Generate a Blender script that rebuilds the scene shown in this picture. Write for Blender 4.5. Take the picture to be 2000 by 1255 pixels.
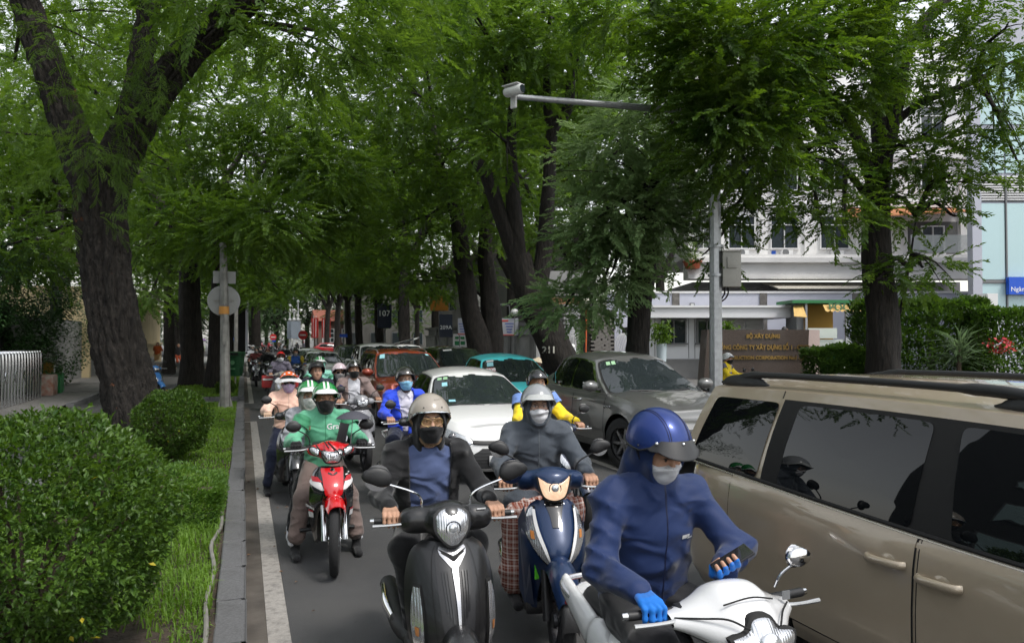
import bpy, bmesh, math, random
import numpy as np
from mathutils import Vector, Matrix
from mathutils.bvhtree import BVHTree
R = math.radians
rng = np.random.default_rng(11); random.seed(11)
for _o in list(bpy.data.objects): bpy.data.objects.remove(_o)
SC = bpy.context.scene; COL = SC.collection

# ---------------- camera, sky, sun, exposure ----------------
FPX = 1500.0                      # focal length in photograph pixels (27 mm on 36 mm)
YAW, PITCH, CAMH = math.atan(524/1500), math.atan(33/1500), 1.95
cam_d = bpy.data.cameras.new('camera'); cam = bpy.data.objects.new('camera', cam_d); COL.objects.link(cam)
cam.location = (0, 0, CAMH); cam.rotation_euler = (R(90)+PITCH, 0, -YAW)
cam_d.sensor_width = 36; cam_d.lens = 27.0; cam_d.clip_start = .05; cam_d.clip_end = 3000
SC.camera = cam
SUN_EL, SUN_AZ = R(58), R(150)    # azimuth measured clockwise from +Y: behind the camera, to its right
W = bpy.data.worlds.new('World'); SC.world = W; W.use_nodes = True
_n = W.node_tree.nodes; _l = W.node_tree.links; _n.clear()
_sky = _n.new('ShaderNodeTexSky'); _sky.sky_type = 'NISHITA'; _sky.sun_disc = False
_sky.sun_elevation = SUN_EL; _sky.sun_rotation = SUN_AZ; _sky.air_density = 1.6; _sky.dust_density = 1.5; _sky.ozone_density = 1.0
_hs = _n.new('ShaderNodeHueSaturation'); _hs.inputs['Saturation'].default_value = .22   # milky overcast
_bg = _n.new('ShaderNodeBackground'); _bg.inputs['Strength'].default_value = .15
_out = _n.new('ShaderNodeOutputWorld')
_l.new(_sky.outputs[0], _hs.inputs['Color']); _l.new(_hs.outputs[0], _bg.inputs[0]); _l.new(_bg.outputs[0], _out.inputs[0])
_sd = bpy.data.lights.new('sun', 'SUN'); _sd.energy = 1.5; _sd.angle = R(12); _sd.color = (1, .96, .9)
_so = bpy.data.objects.new('sun', _sd); COL.objects.link(_so)
_so.rotation_euler = Vector((-math.sin(SUN_AZ)*math.cos(SUN_EL), -math.cos(SUN_AZ)*math.cos(SUN_EL), -math.sin(SUN_EL))).to_track_quat('-Z', 'Y').to_euler()
SC.view_settings.view_transform = 'Standard'; SC.view_settings.look = 'None'
SC.view_settings.exposure = 0.75; SC.view_settings.gamma = 1.0; SC.view_settings.use_curve_mapping = False
SC.render.engine = 'CYCLES'
cy = SC.cycles; cy.use_denoising = True; cy.max_bounces = 7; cy.diffuse_bounces = 4; cy.glossy_bounces = 3
cy.transmission_bounces = 4; cy.transparent_max_bounces = 6; cy.caustics_reflective = False; cy.caustics_refractive = False
cy.use_adaptive_sampling = True; cy.adaptive_threshold = .02; cy.sample_clamp_indirect = 6
try: cy.denoiser = 'OPENIMAGEDENOISE'; cy.denoising_prefilter = 'FAST'
except Exception: pass

_CM = Matrix.Translation(cam.location) @ cam.rotation_euler.to_matrix().to_4x4()
def dp(px, py, d):                # point at depth d along the line of sight through a photograph pixel (used to survey the place)
    return _CM @ Vector(((px-1000)/FPX*d, (627.5-py)/FPX*d, -d))
def gp(px, py, z=0.0):            # point of that line of sight at height z
    o = Vector(cam.location); v = dp(px, py, 1)-o
    return o+v*((z-o.z)/v.z)
def pxd(px, d):                   # plan position of an image column at depth d
    p = dp(px, 660, d); return (p.x, p.y)

# ---------------- materials ----------------
def C(r, g, b):
    f = lambda c: (c/255/12.92) if c <= 10.3 else ((c/255+.055)/1.055)**2.4
    return (f(r), f(g), f(b))
MATS = {}
def M(name, col=(.5,.5,.5), rough=.5, metal=0, var=0, vs=4, bump=0, bs=60, coat=0, spec=.5, emit=0, ecol=None, col2=None, vdet=4, sheen=0, stretch=None, leaf=0, trans=0, alpha=1, bdist=.004):
    if name in MATS: return MATS[name]
    m = bpy.data.materials.new(name); m.use_nodes = True; MATS[name] = m
    nt = m.node_tree; b = nt.nodes['Principled BSDF']
    b.inputs['Base Color'].default_value = (*col, 1); b.inputs['Roughness'].default_value = rough
    b.inputs['Metallic'].default_value = metal; b.inputs['Specular IOR Level'].default_value = spec
    b.inputs['Coat Weight'].default_value = coat; b.inputs['Coat Roughness'].default_value = .04
    if sheen: b.inputs['Sheen Weight'].default_value = sheen
    if trans: b.inputs['Transmission Weight'].default_value = trans
    if alpha < 1: b.inputs['Alpha'].default_value = alpha
    if emit: b.inputs['Emission Color'].default_value = (*(ecol or col), 1); b.inputs['Emission Strength'].default_value = emit
    if var or bump or col2:
        tc = nt.nodes.new('ShaderNodeTexCoord'); src = tc.outputs['Object']
        if stretch:
            mp = nt.nodes.new('ShaderNodeMapping'); mp.inputs['Scale'].default_value = stretch
            nt.links.new(src, mp.inputs[0]); src = mp.outputs[0]
    if var or col2:
        no = nt.nodes.new('ShaderNodeTexNoise'); no.inputs['Scale'].default_value = vs; no.inputs['Detail'].default_value = vdet
        nt.links.new(src, no.inputs['Vector'])
        cr = nt.nodes.new('ShaderNodeValToRGB'); e = cr.color_ramp.elements
        c1 = col2 or tuple(min(1, c*(1+var)) for c in col); c0 = col if col2 else tuple(c*(1-var) for c in col)
        e[0].position = .32; e[1].position = .68; e[0].color = (*c0, 1); e[1].color = (*c1, 1)
        nt.links.new(no.outputs['Fac'], cr.inputs[0]); nt.links.new(cr.outputs[0], b.inputs['Base Color'])
    if bump:
        n2 = nt.nodes.new('ShaderNodeTexNoise'); n2.inputs['Scale'].default_value = bs; n2.inputs['Detail'].default_value = 5
        nt.links.new(src, n2.inputs['Vector'])
        bp = nt.nodes.new('ShaderNodeBump'); bp.inputs['Strength'].default_value = bump; bp.inputs['Distance'].default_value = bdist
        nt.links.new(n2.outputs['Fac'], bp.inputs['Height']); nt.links.new(bp.outputs[0], b.inputs['Normal'])
    return m
def leafmat(name, c0, c1, tr=.5, rough=.45, vs=1.2):
    if name in MATS: return MATS[name]
    m = bpy.data.materials.new(name); m.use_nodes = True; MATS[name] = m
    nt = m.node_tree; nt.nodes.clear(); N = nt.nodes.new; L = nt.links.new
    tc = N('ShaderNodeTexCoord'); no = N('ShaderNodeTexNoise'); no.inputs['Scale'].default_value = vs; no.inputs['Detail'].default_value = 6
    L(tc.outputs['Object'], no.inputs['Vector'])
    cr = N('ShaderNodeValToRGB'); e = cr.color_ramp.elements
    e[0].position = .3; e[1].position = .7; e[0].color = (*c0, 1); e[1].color = (*c1, 1)
    L(no.outputs['Fac'], cr.inputs[0])
    p = N('ShaderNodeBsdfPrincipled'); p.inputs['Roughness'].default_value = rough; p.inputs['Specular IOR Level'].default_value = .35
    L(cr.outputs[0], p.inputs['Base Color'])
    t = N('ShaderNodeBsdfTranslucent'); hs = N('ShaderNodeHueSaturation'); hs.inputs['Hue'].default_value = .485; hs.inputs['Saturation'].default_value = 1.15; hs.inputs['Value'].default_value = 1.7
    L(cr.outputs[0], hs.inputs['Color']); L(hs.outputs[0], t.inputs[0])
    mx = N('ShaderNodeMixShader'); mx.inputs[0].default_value = tr; o = N('ShaderNodeOutputMaterial')
    L(p.outputs[0], mx.inputs[1]); L(t.outputs[0], mx.inputs[2]); L(mx.outputs[0], o.inputs[0])
    return m

# ---------------- objects ----------------
def tag(o, label=None, cat=None, group=None, kind=None):
    if label: o['label'] = label
    if cat: o['category'] = cat
    if group: o['group'] = group
    if kind: o['kind'] = kind
    return o
def thing(name, label, cat, loc=(0,0,0), rz=0, group=None, s=1.0):
    o = bpy.data.objects.new(name, None); COL.objects.link(o); o.empty_display_size = .1
    o.location = loc; o.rotation_euler = (0, 0, rz); o.scale = (s, s, s)
    return tag(o, label, cat, group)
def link(name, me, mat=None, parent=None, loc=None, rz=None):
    o = bpy.data.objects.new(name, me); COL.objects.link(o)
    if mat is not None and len(me.materials) == 0: me.materials.append(mat)
    if parent is not None: o.parent = parent
    if loc is not None: o.location = loc
    if rz is not None: o.rotation_euler = (0, 0, rz)
    return o
def npmesh(name, V, F, smooth=True, sharp=None):
    V = np.asarray(V, dtype=np.float32); F = np.asarray(F, dtype=np.int32)
    me = bpy.data.meshes.new(name); k = F.shape[1]
    me.vertices.add(len(V)); me.vertices.foreach_set('co', V.ravel())
    me.loops.add(F.size); me.loops.foreach_set('vertex_index', F.ravel())
    me.polygons.add(len(F)); me.polygons.foreach_set('loop_start', np.arange(0, F.size, k, dtype=np.int32))
    me.polygons.foreach_set('use_smooth', np.full(len(F), smooth, dtype=bool))
    me.update(calc_edges=True); me.validate()
    if smooth and sharp: me.set_sharp_from_angle(angle=R(sharp))
    return me
def catmull(pts, n):                # smooth curve through control rows (k x m array) sampled n times
    P = np.asarray(pts, float)
    if P.ndim == 1: P = P[:, None]
    k = len(P); t = np.linspace(0, k-1, n); i = np.clip(t.astype(int), 0, k-2); u = (t-i)[:, None]
    g = lambda j: P[np.clip(j, 0, k-1)]
    p0, p1, p2, p3 = g(i-1), g(i), g(i+1), g(i+2)
    p0 = np.where((i == 0)[:, None], 2*p1-p2, p0); p3 = np.where((i == k-2)[:, None], 2*p2-p1, p3)
    return .5*((2*p1)+(-p0+p2)*u+(2*p0-5*p1+4*p2-p3)*u*u+(-p0+3*p1-3*p2+p3)*u**3)
class MB:
    def __init__(s): s.v = []; s.f = []
    def raw(s, V, F):
        o = len(s.v); s.v += [tuple(map(float, p)) for p in V]; s.f += [tuple(int(i)+o for i in f) for f in F]; return s
    def box(s, c, d, rz=0, bev=0, rx=0, ry=0):
        bm = bmesh.new(); bmesh.ops.create_cube(bm, size=1)
        for v in bm.verts: v.co = Vector((v.co.x*d[0], v.co.y*d[1], v.co.z*d[2]))
        if bev: bmesh.ops.bevel(bm, geom=list(bm.edges), offset=bev, segments=2, affect='EDGES', profile=.6)
        m = Matrix.Translation(c) @ Matrix.Rotation(rz, 4, 'Z') @ Matrix.Rotation(ry, 4, 'Y') @ Matrix.Rotation(rx, 4, 'X')
        bm.verts.index_update()
        s.raw([m @ v.co for v in bm.verts], [[v.index for v in f.verts] for f in bm.faces]); bm.free(); return s
    def grid(s, P, cu=False, cv=False, flip=False):
        P = np.asarray(P, float); n, m = P.shape[:2]; F = []
        for i in range(n if cu else n-1):
            for j in range(m if cv else m-1):
                a, b, c, d = i*m+j, ((i+1) % n)*m+j, ((i+1) % n)*m+(j+1) % m, i*m+(j+1) % m
                F.append((d, c, b, a) if flip else (a, b, c, d))
        return s.raw(P.reshape(-1, 3), F)
    def tube(s, pts, r, n=10, cap=True, smooth=0, flat=None):
        P = np.asarray(pts, float); r = np.full(len(P), r, float) if np.isscalar(r) else np.asarray(r, float)
        if smooth: P2 = catmull(np.c_[P, r], smooth); P, r = P2[:, :3], P2[:, 3]
        T = np.gradient(P, axis=0); T /= np.linalg.norm(T, axis=1)[:, None]+1e-12
        up = np.array([0, 0, 1.]) if abs(T[0][2]) < .9 else np.array([1., 0, 0])
        a = np.arange(n)*2*math.pi/n; rows = []; x = np.cross(T[0], up)
        for i in range(len(P)):
            x = x-T[i]*np.dot(x, T[i]); x /= np.linalg.norm(x)+1e-12; y = np.cross(T[i], x)
            fx, fy = flat or (1, 1)
            rows.append(P[i]+r[i]*(np.cos(a)[:, None]*x*fx+np.sin(a)[:, None]*y*fy))
        o = len(s.v); s.grid(np.array(rows), cv=True)
        if cap: k = len(P); s.f.append(tuple(o+i for i in range(n))); s.f.append(tuple(o+(k-1)*n+i for i in reversed(range(n))))
        return s
    def lathe(s, prof, n=24, o=(0,0,0), axis='z', a0=0, a1=2*math.pi, sy=1.0):
        full = abs(a1-a0-2*math.pi) < 1e-6; k = n if full else n+1
        a = a0+(a1-a0)*np.arange(k)/n; prof = np.asarray(prof, float); P = np.zeros((k, len(prof), 3))
        c, sn = np.cos(a)[:, None], np.sin(a)[:, None]*sy; rr, h = prof[:, 0][None], prof[:, 1][None]
        if axis == 'z': P[..., 0], P[..., 1], P[..., 2] = rr*c, rr*sn, h
        elif axis == 'x': P[..., 0], P[..., 1], P[..., 2] = h, rr*c, rr*sn
        else: P[..., 0], P[..., 1], P[..., 2] = rr*sn, h, rr*c
        return s.grid(P+np.asarray(o, float), cu=full)
    def ell(s, c, r, n=16, m=10):
        t = np.linspace(0, math.pi, m); P = []
        for j in range(n):
            a = 2*math.pi*j/n; P.append(np.c_[r[0]*np.sin(t)*math.cos(a), r[1]*np.sin(t)*math.sin(a), r[2]*np.cos(t)]+np.asarray(c))
        return s.grid(np.array(P), cu=True, flip=True)
    def prism(s, poly, z0, z1, M4=None):   # extruded outline: poly in xy, height z
        n = len(poly); V = [(x, y, z0) for x, y in poly]+[(x, y, z1) for x, y in poly]
        if M4 is not None: V = [M4 @ Vector(v) for v in V]
        F = [tuple(reversed(range(n))), tuple(range(n, 2*n))]+[(i, (i+1) % n, n+(i+1) % n, n+i) for i in range(n)]
        return s.raw(V, F)
    def mesh(s, name='m', smooth=True, sharp=40):
        me = bpy.data.meshes.new(name); me.from_pydata(s.v, [], s.f); me.update()
        if smooth:
            me.polygons.foreach_set('use_smooth', [True]*len(me.polygons))
            if sharp: me.set_sharp_from_angle(angle=R(sharp))
        return me
    def build(s, name, mat, parent=None, loc=None, rz=None, smooth=True, sharp=40):
        return link(name, s.mesh(name, smooth, sharp), mat, parent, loc, rz)
XZ = Matrix(((1,0,0,0),(0,0,-1,0),(0,1,0,0),(0,0,0,1)))      # draws xy outlines upright, facing -y
def textdata(txt, size=1, depth=.0, align='CENTER', bold=0, sx=1.0):
    cu = bpy.data.curves.new('t', 'FONT'); cu.body = txt; cu.size = size; cu.extrude = depth; cu.align_x = align; cu.align_y = 'CENTER'; cu.offset = bold; cu.resolution_u = 2
    o = bpy.data.objects.new('t', cu); COL.objects.link(o); bpy.context.view_layer.update()
    me = bpy.data.meshes.new_from_object(o.evaluated_get(bpy.context.evaluated_depsgraph_get()))
    V = [Vector((v.co.x*sx, v.co.y, v.co.z)) for v in me.vertices]; F = [tuple(p.vertices) for p in me.polygons]
    bpy.data.objects.remove(o); bpy.data.curves.remove(cu); bpy.data.meshes.remove(me); return V, F
def text(name, txt, size, mat, parent, M4, depth=.002, **k):
    V, F = textdata(txt, size, depth, **k); mb = MB().raw([M4 @ v for v in V], F)
    return mb.build(name, mat, parent, smooth=False)
def kids(o): return [c for c in bpy.data.objects if c.parent == o]
def clone(o, parent=None, tree=None):
    tree = tree or {}
    c = o.copy(); COL.objects.link(c); c.parent = parent
    for ch in o.children: clone(ch, c)
    return c

# ---------------- distance fields polygonised with surface nets ----------------
def snet(f, lo, hi, h):
    lo = np.asarray(lo, float); n = np.ceil((np.asarray(hi, float)-lo)/h).astype(int)+2
    g = [lo[i]+h*np.arange(n[i]) for i in range(3)]
    P = np.stack(np.meshgrid(*g, indexing='ij'), -1).reshape(-1, 3).astype(np.float32)
    D = np.concatenate([f(P[i:i+200000]) for i in range(0, len(P), 200000)]).reshape(n)
    S = D < 0; c8 = [(a, b, c) for a in (0, 1) for b in (0, 1) for c in (0, 1)]
    sl = lambda A, o: A[o[0]:n[0]-1+o[0], o[1]:n[1]-1+o[1], o[2]:n[2]-1+o[2]]
    cnt = sum(sl(S, o).astype(np.int8) for o in c8); act = (cnt > 0) & (cnt < 8)
    idx = np.full(act.shape, -1, np.int64); ii = np.argwhere(act); idx[act] = np.arange(len(ii))
    acc = np.zeros((len(ii), 3)); num = np.zeros(len(ii))
    for o in c8:
        for ax in range(3):
            if o[ax]: continue
            o2 = list(o); o2[ax] = 1
            a = D[ii[:, 0]+o[0], ii[:, 1]+o[1], ii[:, 2]+o[2]]; b = D[ii[:, 0]+o2[0], ii[:, 1]+o2[1], ii[:, 2]+o2[2]]
            m = (a < 0) != (b < 0); t = np.where(m, a/np.where(m, a-b, 1), 0)
            q = np.tile(np.array(o, float), (len(ii), 1)); q[:, ax] = t
            acc[m] += q[m]; num[m] += 1
    V = lo+h*(ii+acc/num[:, None]); F = []
    for ax in range(3):
        b, c = [(1, 2), (2, 0), (0, 1)][ax]
        s0 = [slice(None)]*3; s1 = [slice(None)]*3; s0[ax] = slice(0, -1); s1[ax] = slice(1, None)
        ch = S[tuple(s0)] != S[tuple(s1)]; e = np.argwhere(ch)
        e = e[(e[:, b] > 0) & (e[:, c] > 0) & (e[:, b] < n[b]-1) & (e[:, c] < n[c]-1)]
        ins = S[e[:, 0], e[:, 1], e[:, 2]]
        def cell(db, dc): q = e.copy(); q[:, b] += db; q[:, c] += dc; return idx[q[:, 0], q[:, 1], q[:, 2]]
        q = np.stack([cell(-1, -1), cell(0, -1), cell(0, 0), cell(-1, 0)], 1)
        q[~ins] = q[~ins][:, ::-1]; F.append(q)
    F = np.concatenate(F); F = F[(F >= 0).all(1)]
    return V, F
A_ = lambda *p: np.asarray(p, np.float32)
def cap(a, b, ra, rb=None, fl=None):      # tapered capsule, fl = (axis vector, factor) flattens across that axis
    a = np.asarray(a, np.float32); b = np.asarray(b, np.float32); rb = ra if rb is None else rb
    def f(P):
        Q = P-a; d = b-a
        t = np.clip(Q @ d/max(1e-9, d @ d), 0, 1); E = Q-t[:, None]*d
        if fl: ax = np.asarray(fl[0], np.float32); E = E+np.outer(E @ ax, ax)*(fl[1]-1)
        return np.sqrt((E*E).sum(1))-(ra+(rb-ra)*t)
    f.bb = (np.minimum(a, b)-max(ra, rb), np.maximum(a, b)+max(ra, rb)); return f
def elp(c, r):
    c = np.asarray(c, np.float32); r = np.asarray(r, np.float32)
    def f(P):
        q = (P-c)/r; k0 = np.sqrt((q*q).sum(1)); k1 = np.sqrt(((q/r)**2).sum(1)); return k0*(k0-1)/(k1+1e-9)
    f.bb = (c-r, c+r); return f
def ring(c, rx, ry, r, tilt=0):
    c = np.asarray(c, np.float32)
    def f(P):
        q = P-c; z = q[:, 2]-tilt*q[:, 1]; k = np.sqrt((q[:, 0]/rx)**2+(q[:, 1]/ry)**2)
        return np.sqrt(((k-1)*min(rx, ry))**2+z*z)-r
    f.bb = (c-A_(rx+r, ry+r, r+abs(tilt)*ry), c+A_(rx+r, ry+r, r+abs(tilt)*ry)); return f
def smin(a, b, k):
    h = np.clip(.5+.5*(b-a)/k, 0, 1); return b+(a-b)*h-k*h*(1-h)
def blend(fs, k):
    def f(P):
        d = fs[0](P)
        for g in fs[1:]: d = smin(d, g(P), k)
        return d
    f.bb = (np.min([g.bb[0] for g in fs], 0), np.max([g.bb[1] for g in fs], 0)); return f
def sdf_mesh(name, f, h, pad=.03, fix=None):
    V, F = snet(f, f.bb[0]-pad, f.bb[1]+pad, h)
    return npmesh(name, V, F)
def fold(P, amp, s=1.0, seed=0):          # cloth folds: crossing sets of soft ridges that fade in and out
    x, y, z = P[:, 0]*s+seed, P[:, 1]*s, P[:, 2]*s; rg = lambda q: 1-np.abs(np.sin(q))
    w = rg(17*z+11*x+2.2*np.sin(6*x+4*z+seed)+4*y)**2*(.5+.5*np.sin(7*x-5*z+seed*3))+rg(15*x-12*z+2.6*np.sin(5*z+3*x)+6*y+seed)**2*(.5+.5*np.sin(6*z+8*y+seed))+.6*rg(33*z-9*x+3*np.sin(9*x+seed)+12*y)**2*(.5+.5*np.sin(11*x+7*z+seed*5))
    return -amp*(w-.35)
# ---------------- ground, road, kerbs, markings ----------------
def sheet(name, x0, x1, y0, y1, z, mat, nx=1, ny=1):
    P = np.zeros((nx+1, ny+1, 3)); P[..., 0] = np.linspace(x0, x1, nx+1)[:, None]; P[..., 1] = np.linspace(y0, y1, ny+1)[None]; P[..., 2] = z
    return tag(MB().grid(P).build(name, mat, smooth=False), kind='structure')
asph = M('asphalt', (.05,.05,.051), .82, var=.16, vs=.55, bump=.55, bs=240, vdet=8)
def layered(m, c2, scale, lo, hi, fac=.5):   # a second, finer or larger wear pattern over a colour
    nt = m.node_tree; b = nt.nodes['Principled BSDF']; src = b.inputs['Base Color'].links[0].from_socket
    tc = nt.nodes.new('ShaderNodeTexCoord'); no = nt.nodes.new('ShaderNodeTexNoise'); no.inputs['Scale'].default_value = scale; no.inputs['Detail'].default_value = 7; no.inputs['Roughness'].default_value = .65
    nt.links.new(tc.outputs['Object'], no.inputs[0]); mr = nt.nodes.new('ShaderNodeMapRange'); mr.inputs[1].default_value = lo; mr.inputs[2].default_value = hi; mr.inputs[4].default_value = fac
    nt.links.new(no.outputs['Fac'], mr.inputs[0]); mx = nt.nodes.new('ShaderNodeMix'); mx.data_type = 'RGBA'
    nt.links.new(mr.outputs[0], mx.inputs[0]); nt.links.new(src, mx.inputs[6]); mx.inputs[7].default_value = (*c2, 1)
    nt.links.new(mx.outputs[2], b.inputs['Base Color'])
layered(asph, (.09,.088,.085), 120, .55, .75, .55); layered(asph, (.03,.03,.031), 2.2, .5, .8, .6); layered(asph, (.075,.072,.068), .5, .45, .65, .5); layered(asph, (.02,.02,.02), 9, .66, .72, .6)
gutter_m = M('gutter_concrete', (.09,.078,.066), .9, var=.35, vs=3, bump=.5, bs=90); layered(gutter_m, (.035,.03,.026), 1.3, .45, .7, .7)
paint_m = M('road_paint', (.31,.29,.265), .75, var=.12, vs=30, bump=.4, bs=200); layered(paint_m, (.1,.095,.09), 14, .48, .7, .85); layered(paint_m, (.2,.19,.18), 90, .5, .62, .6)
granite = M('kerb_granite', (.105,.105,.108), .8, var=.2, vs=70, bump=.5, bs=150); layered(granite, (.045,.044,.042), 6, .55, .75, .55); layered(granite, (.16,.155,.15), 160, .58, .66, .5)
soil_m = M('soil', (.05,.036,.026), .95, var=.4, vs=9, bump=1, bs=25, bdist=.02)
pave_m = M('pavement_concrete', (.13,.125,.12), .85, var=.15, vs=6, bump=.3, bs=60); layered(pave_m, (.09,.085,.08), 2.5, .5, .7, .5)
sheet('ground', -900, 900, -500, 1600, -.012, M('far_ground', (.11,.108,.1), .9, var=.2, vs=.1))
sheet('road', .03, 8.3, -14, 66, 0, asph)
sheet('road', -9, 46, 66.004, 92, -.002, M('asphalt_tinted_daylit', (.2,.198,.19), .85, var=.1, vs=.4))  # same asphalt, paler: the open crossing's bright daylight is put into the colour
sheet('road', .5, 10, 92.004, 400, -.003, asph)
sheet('service_lane', -4.4, -2.5, -14, 66, -.001, asph)
sheet('gutter', .032, .165, -14, 23.2, .004, gutter_m); sheet('gutter', .032, .165, 24.9, 66, .004, gutter_m)
def line(x0, x1, y0, y1, z=.008): return sheet('lane_marking', x0, x1, y0, y1, z, paint_m)
line(.162, .305, 2.0, 18.9); line(.162, .305, 24.3, 40); line(.162, .305, 42, 65)
sheet('lane_marking', .03, .3, 18.9, 19.04, .0085, paint_m); sheet('lane_marking', .03, .16, 24.3, 24.45, .0085, paint_m)
for y in np.arange(4.3, 64, 6.0): line(2.03, 2.17, y-2.4, y)
for y in np.arange(12, 64, 6.0): line(5.2, 5.34, y-2.4, y)
for y0 in (67.6, 70.0, 73.5): 
    for x in np.arange(.8, 14, 2.4): sheet('lane_marking', x, x+1.3, y0, y0+.35, .006, paint_m)
for x in np.arange(1, 8, .9): sheet('lane_marking', x, x+.45, 60, 62.4, .008, paint_m)
mb = MB(); mb.raw([(1.2,26,.008),(1.5,26,.008),(1.5,28,.008),(1.2,28,.008),(.95,26.2,.009),(1.35,24.9,.009),(1.75,26.2,.009)], [(0,1,2,3),(4,5,6)])
tag(mb.build('lane_marking', paint_m, smooth=False), kind='structure')
# median strip: soil bed, kerb stones one by one
def bed(y0, y1):
    n = int((y1-y0)*3); P = np.zeros((9, n, 3)); P[..., 0] = np.linspace(-2.3, -.15, 9)[:, None]; P[..., 1] = np.linspace(y0, y1, n)[None]
    P[..., 2] = .145+.02*np.sin(P[..., 0]*7+P[..., 1]*3)+.02*np.sin(P[..., 1]*5.3)
    return tag(MB().grid(P).build('planting_bed', soil_m), kind='structure')
beds = [bed(-3, 23.1), bed(25.2, 66)]
def stone_mesh(k):
    bm = bmesh.new(); bmesh.ops.create_cube(bm, size=1)
    for v in bm.verts: v.co = Vector((v.co.x*.19, v.co.y*.786, v.co.z*.24))
    es = [e for e in bm.edges if e.verts[0].co.z > 0 and e.verts[1].co.z > 0]
    bmesh.ops.bevel(bm, geom=es, offset=.008, segments=1, affect='EDGES')
    es = [e for e in bm.edges if all(v.co.z > .1 and v.co.x > .085 for v in e.verts) and abs(e.verts[0].co.y-e.verts[1].co.y) > .5]
    bmesh.ops.bevel(bm, geom=es, offset=.03, segments=3, affect='EDGES')
    for v in bm.verts: v.co += Vector((random.uniform(-1, 1), random.uniform(-1, 1), random.uniform(-1, 1)))*.0025
    me = bpy.data.meshes.new('kerb_stone'); bm.to_mesh(me); bm.free(); me.materials.append(granite)
    me.polygons.foreach_set('use_smooth', [True]*len(me.polygons)); me.set_sharp_from_angle(angle=R(30)); return me
SM = [stone_mesh(k) for k in range(6)]
def kerb(x, y0, y1, rot=0, parent=None, far=False):
    k = tag(bpy.data.objects.new('kerb', None), kind='structure'); COL.objects.link(k)
    y = y0
    while y < y1-.05:
        o = link('kerb_stone', random.choice(SM), None, k, (x+random.gauss(0, .004), y+.395, .06+random.gauss(0, .003)), rot+random.gauss(0, .004)); y += .796
    return k
kerb(-.065, 1.6, 23.1); kerb(-.065, 25.1, 64.5); kerb(-2.4, 4, 23); kerb(-2.4, 25.2, 50); 
kerb(8.42, 10, 46, math.pi); kerb(-4.5, 24, 66, 0)
k = tag(bpy.data.objects.new('kerb', None), kind='structure'); COL.objects.link(k)
for yy in (23.2, 25.0):
    for i, x in enumerate((-.55, -1.35, -2.05)): link('kerb_stone', SM[i], None, k, (x, yy, .058), R(90 if yy > 24 else -90))
sheet('pavement', 8.52, 60, -5, 66, .145, pave_m); sheet('pavement', -6.6, -4.6, 3, 66, .13, pave_m)
sheet('pavement', -60, -6.6, 3, 66, .128, pave_m); sheet('pavement', 10, 60, 92.2, 130, .12, pave_m); sheet('pavement', -60, .4, 92.2, 400, .12, pave_m)
# pavement slabs seen on the left footway
sl = tag(bpy.data.objects.new('footway', None), kind='structure'); COL.objects.link(sl)
slm = MB().box((0,0,0), (.97,.97,.03), bev=.006).mesh('paving_slab'); slm.materials.append(pave_m)
for y in np.arange(30, 62, 1.0):
    for x in (-6.05, -5.05): link('paving_slab', slm, None, sl, (x, y, .135+random.uniform(0, .004)))
# garden hose lying along the kerb
hp = [(-.30, 2.6, .19), (-.27, 4.0, .19), (-.2, 4.8, .2), (-.225, 5.6, .19), (-.2, 6.3, .2), (-.245, 7.0, .21), (-.185, 7.6, .22), (-.19, 8.1, .24)]
tag(MB().tube(hp, .016, 8, smooth=60).build('garden_hose', M('hose_grey', (.2,.19,.17), .6, var=.2, vs=10)), 'grey hose lying along the inside of the kerb', 'hose')
# ---------------- vegetation ----------------
def rot_to(Z, up, rs):               # frames whose x axis follows Z (n x 3)
    X = Z/np.linalg.norm(Z, axis=1)[:, None]; U = up-X*(X*up).sum(1)[:, None]; U /= np.linalg.norm(U, axis=1)[:, None]+1e-9
    return np.stack([X, np.cross(U, X), U], 2)
def frond(l, w, fine, rs):           # one compound leaf along +x, drooping; returns verts, quads
    V = []; F = []
    if fine:
        k = 6
        for i in range(k):
            x = l*(.16+.8*i/(k-1)); z = -.25*x*x/l; ll = w*(.75+.4*math.sin(math.pi*(i+.7)/k)); a = .95-.2*i/k
            for s in (-1, 1):
                dx, dy = math.cos(a)*ll, s*math.sin(a)*ll; nx, ny = -dy*.22*s, dx*.22*s; o = len(V)
                V += [(x, 0, z), (x+dx*.5+nx*.9, dy*.5+ny*.9, z+.1*ll), (x+dx, dy, z-.15*ll), (x+dx*.5-nx*.9, dy*.5-ny*.9, z+.1*ll)]; F.append((o, o+1, o+2, o+3))
    else:
        V = [(0, 0, -.03*l), (.45*l, w*.5, .03*l), (l, 0, -.14*l), (.45*l, -w*.5, .03*l)]; F = [(0, 3, 2, 1)]
    return np.array(V, float), np.array(F)
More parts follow.
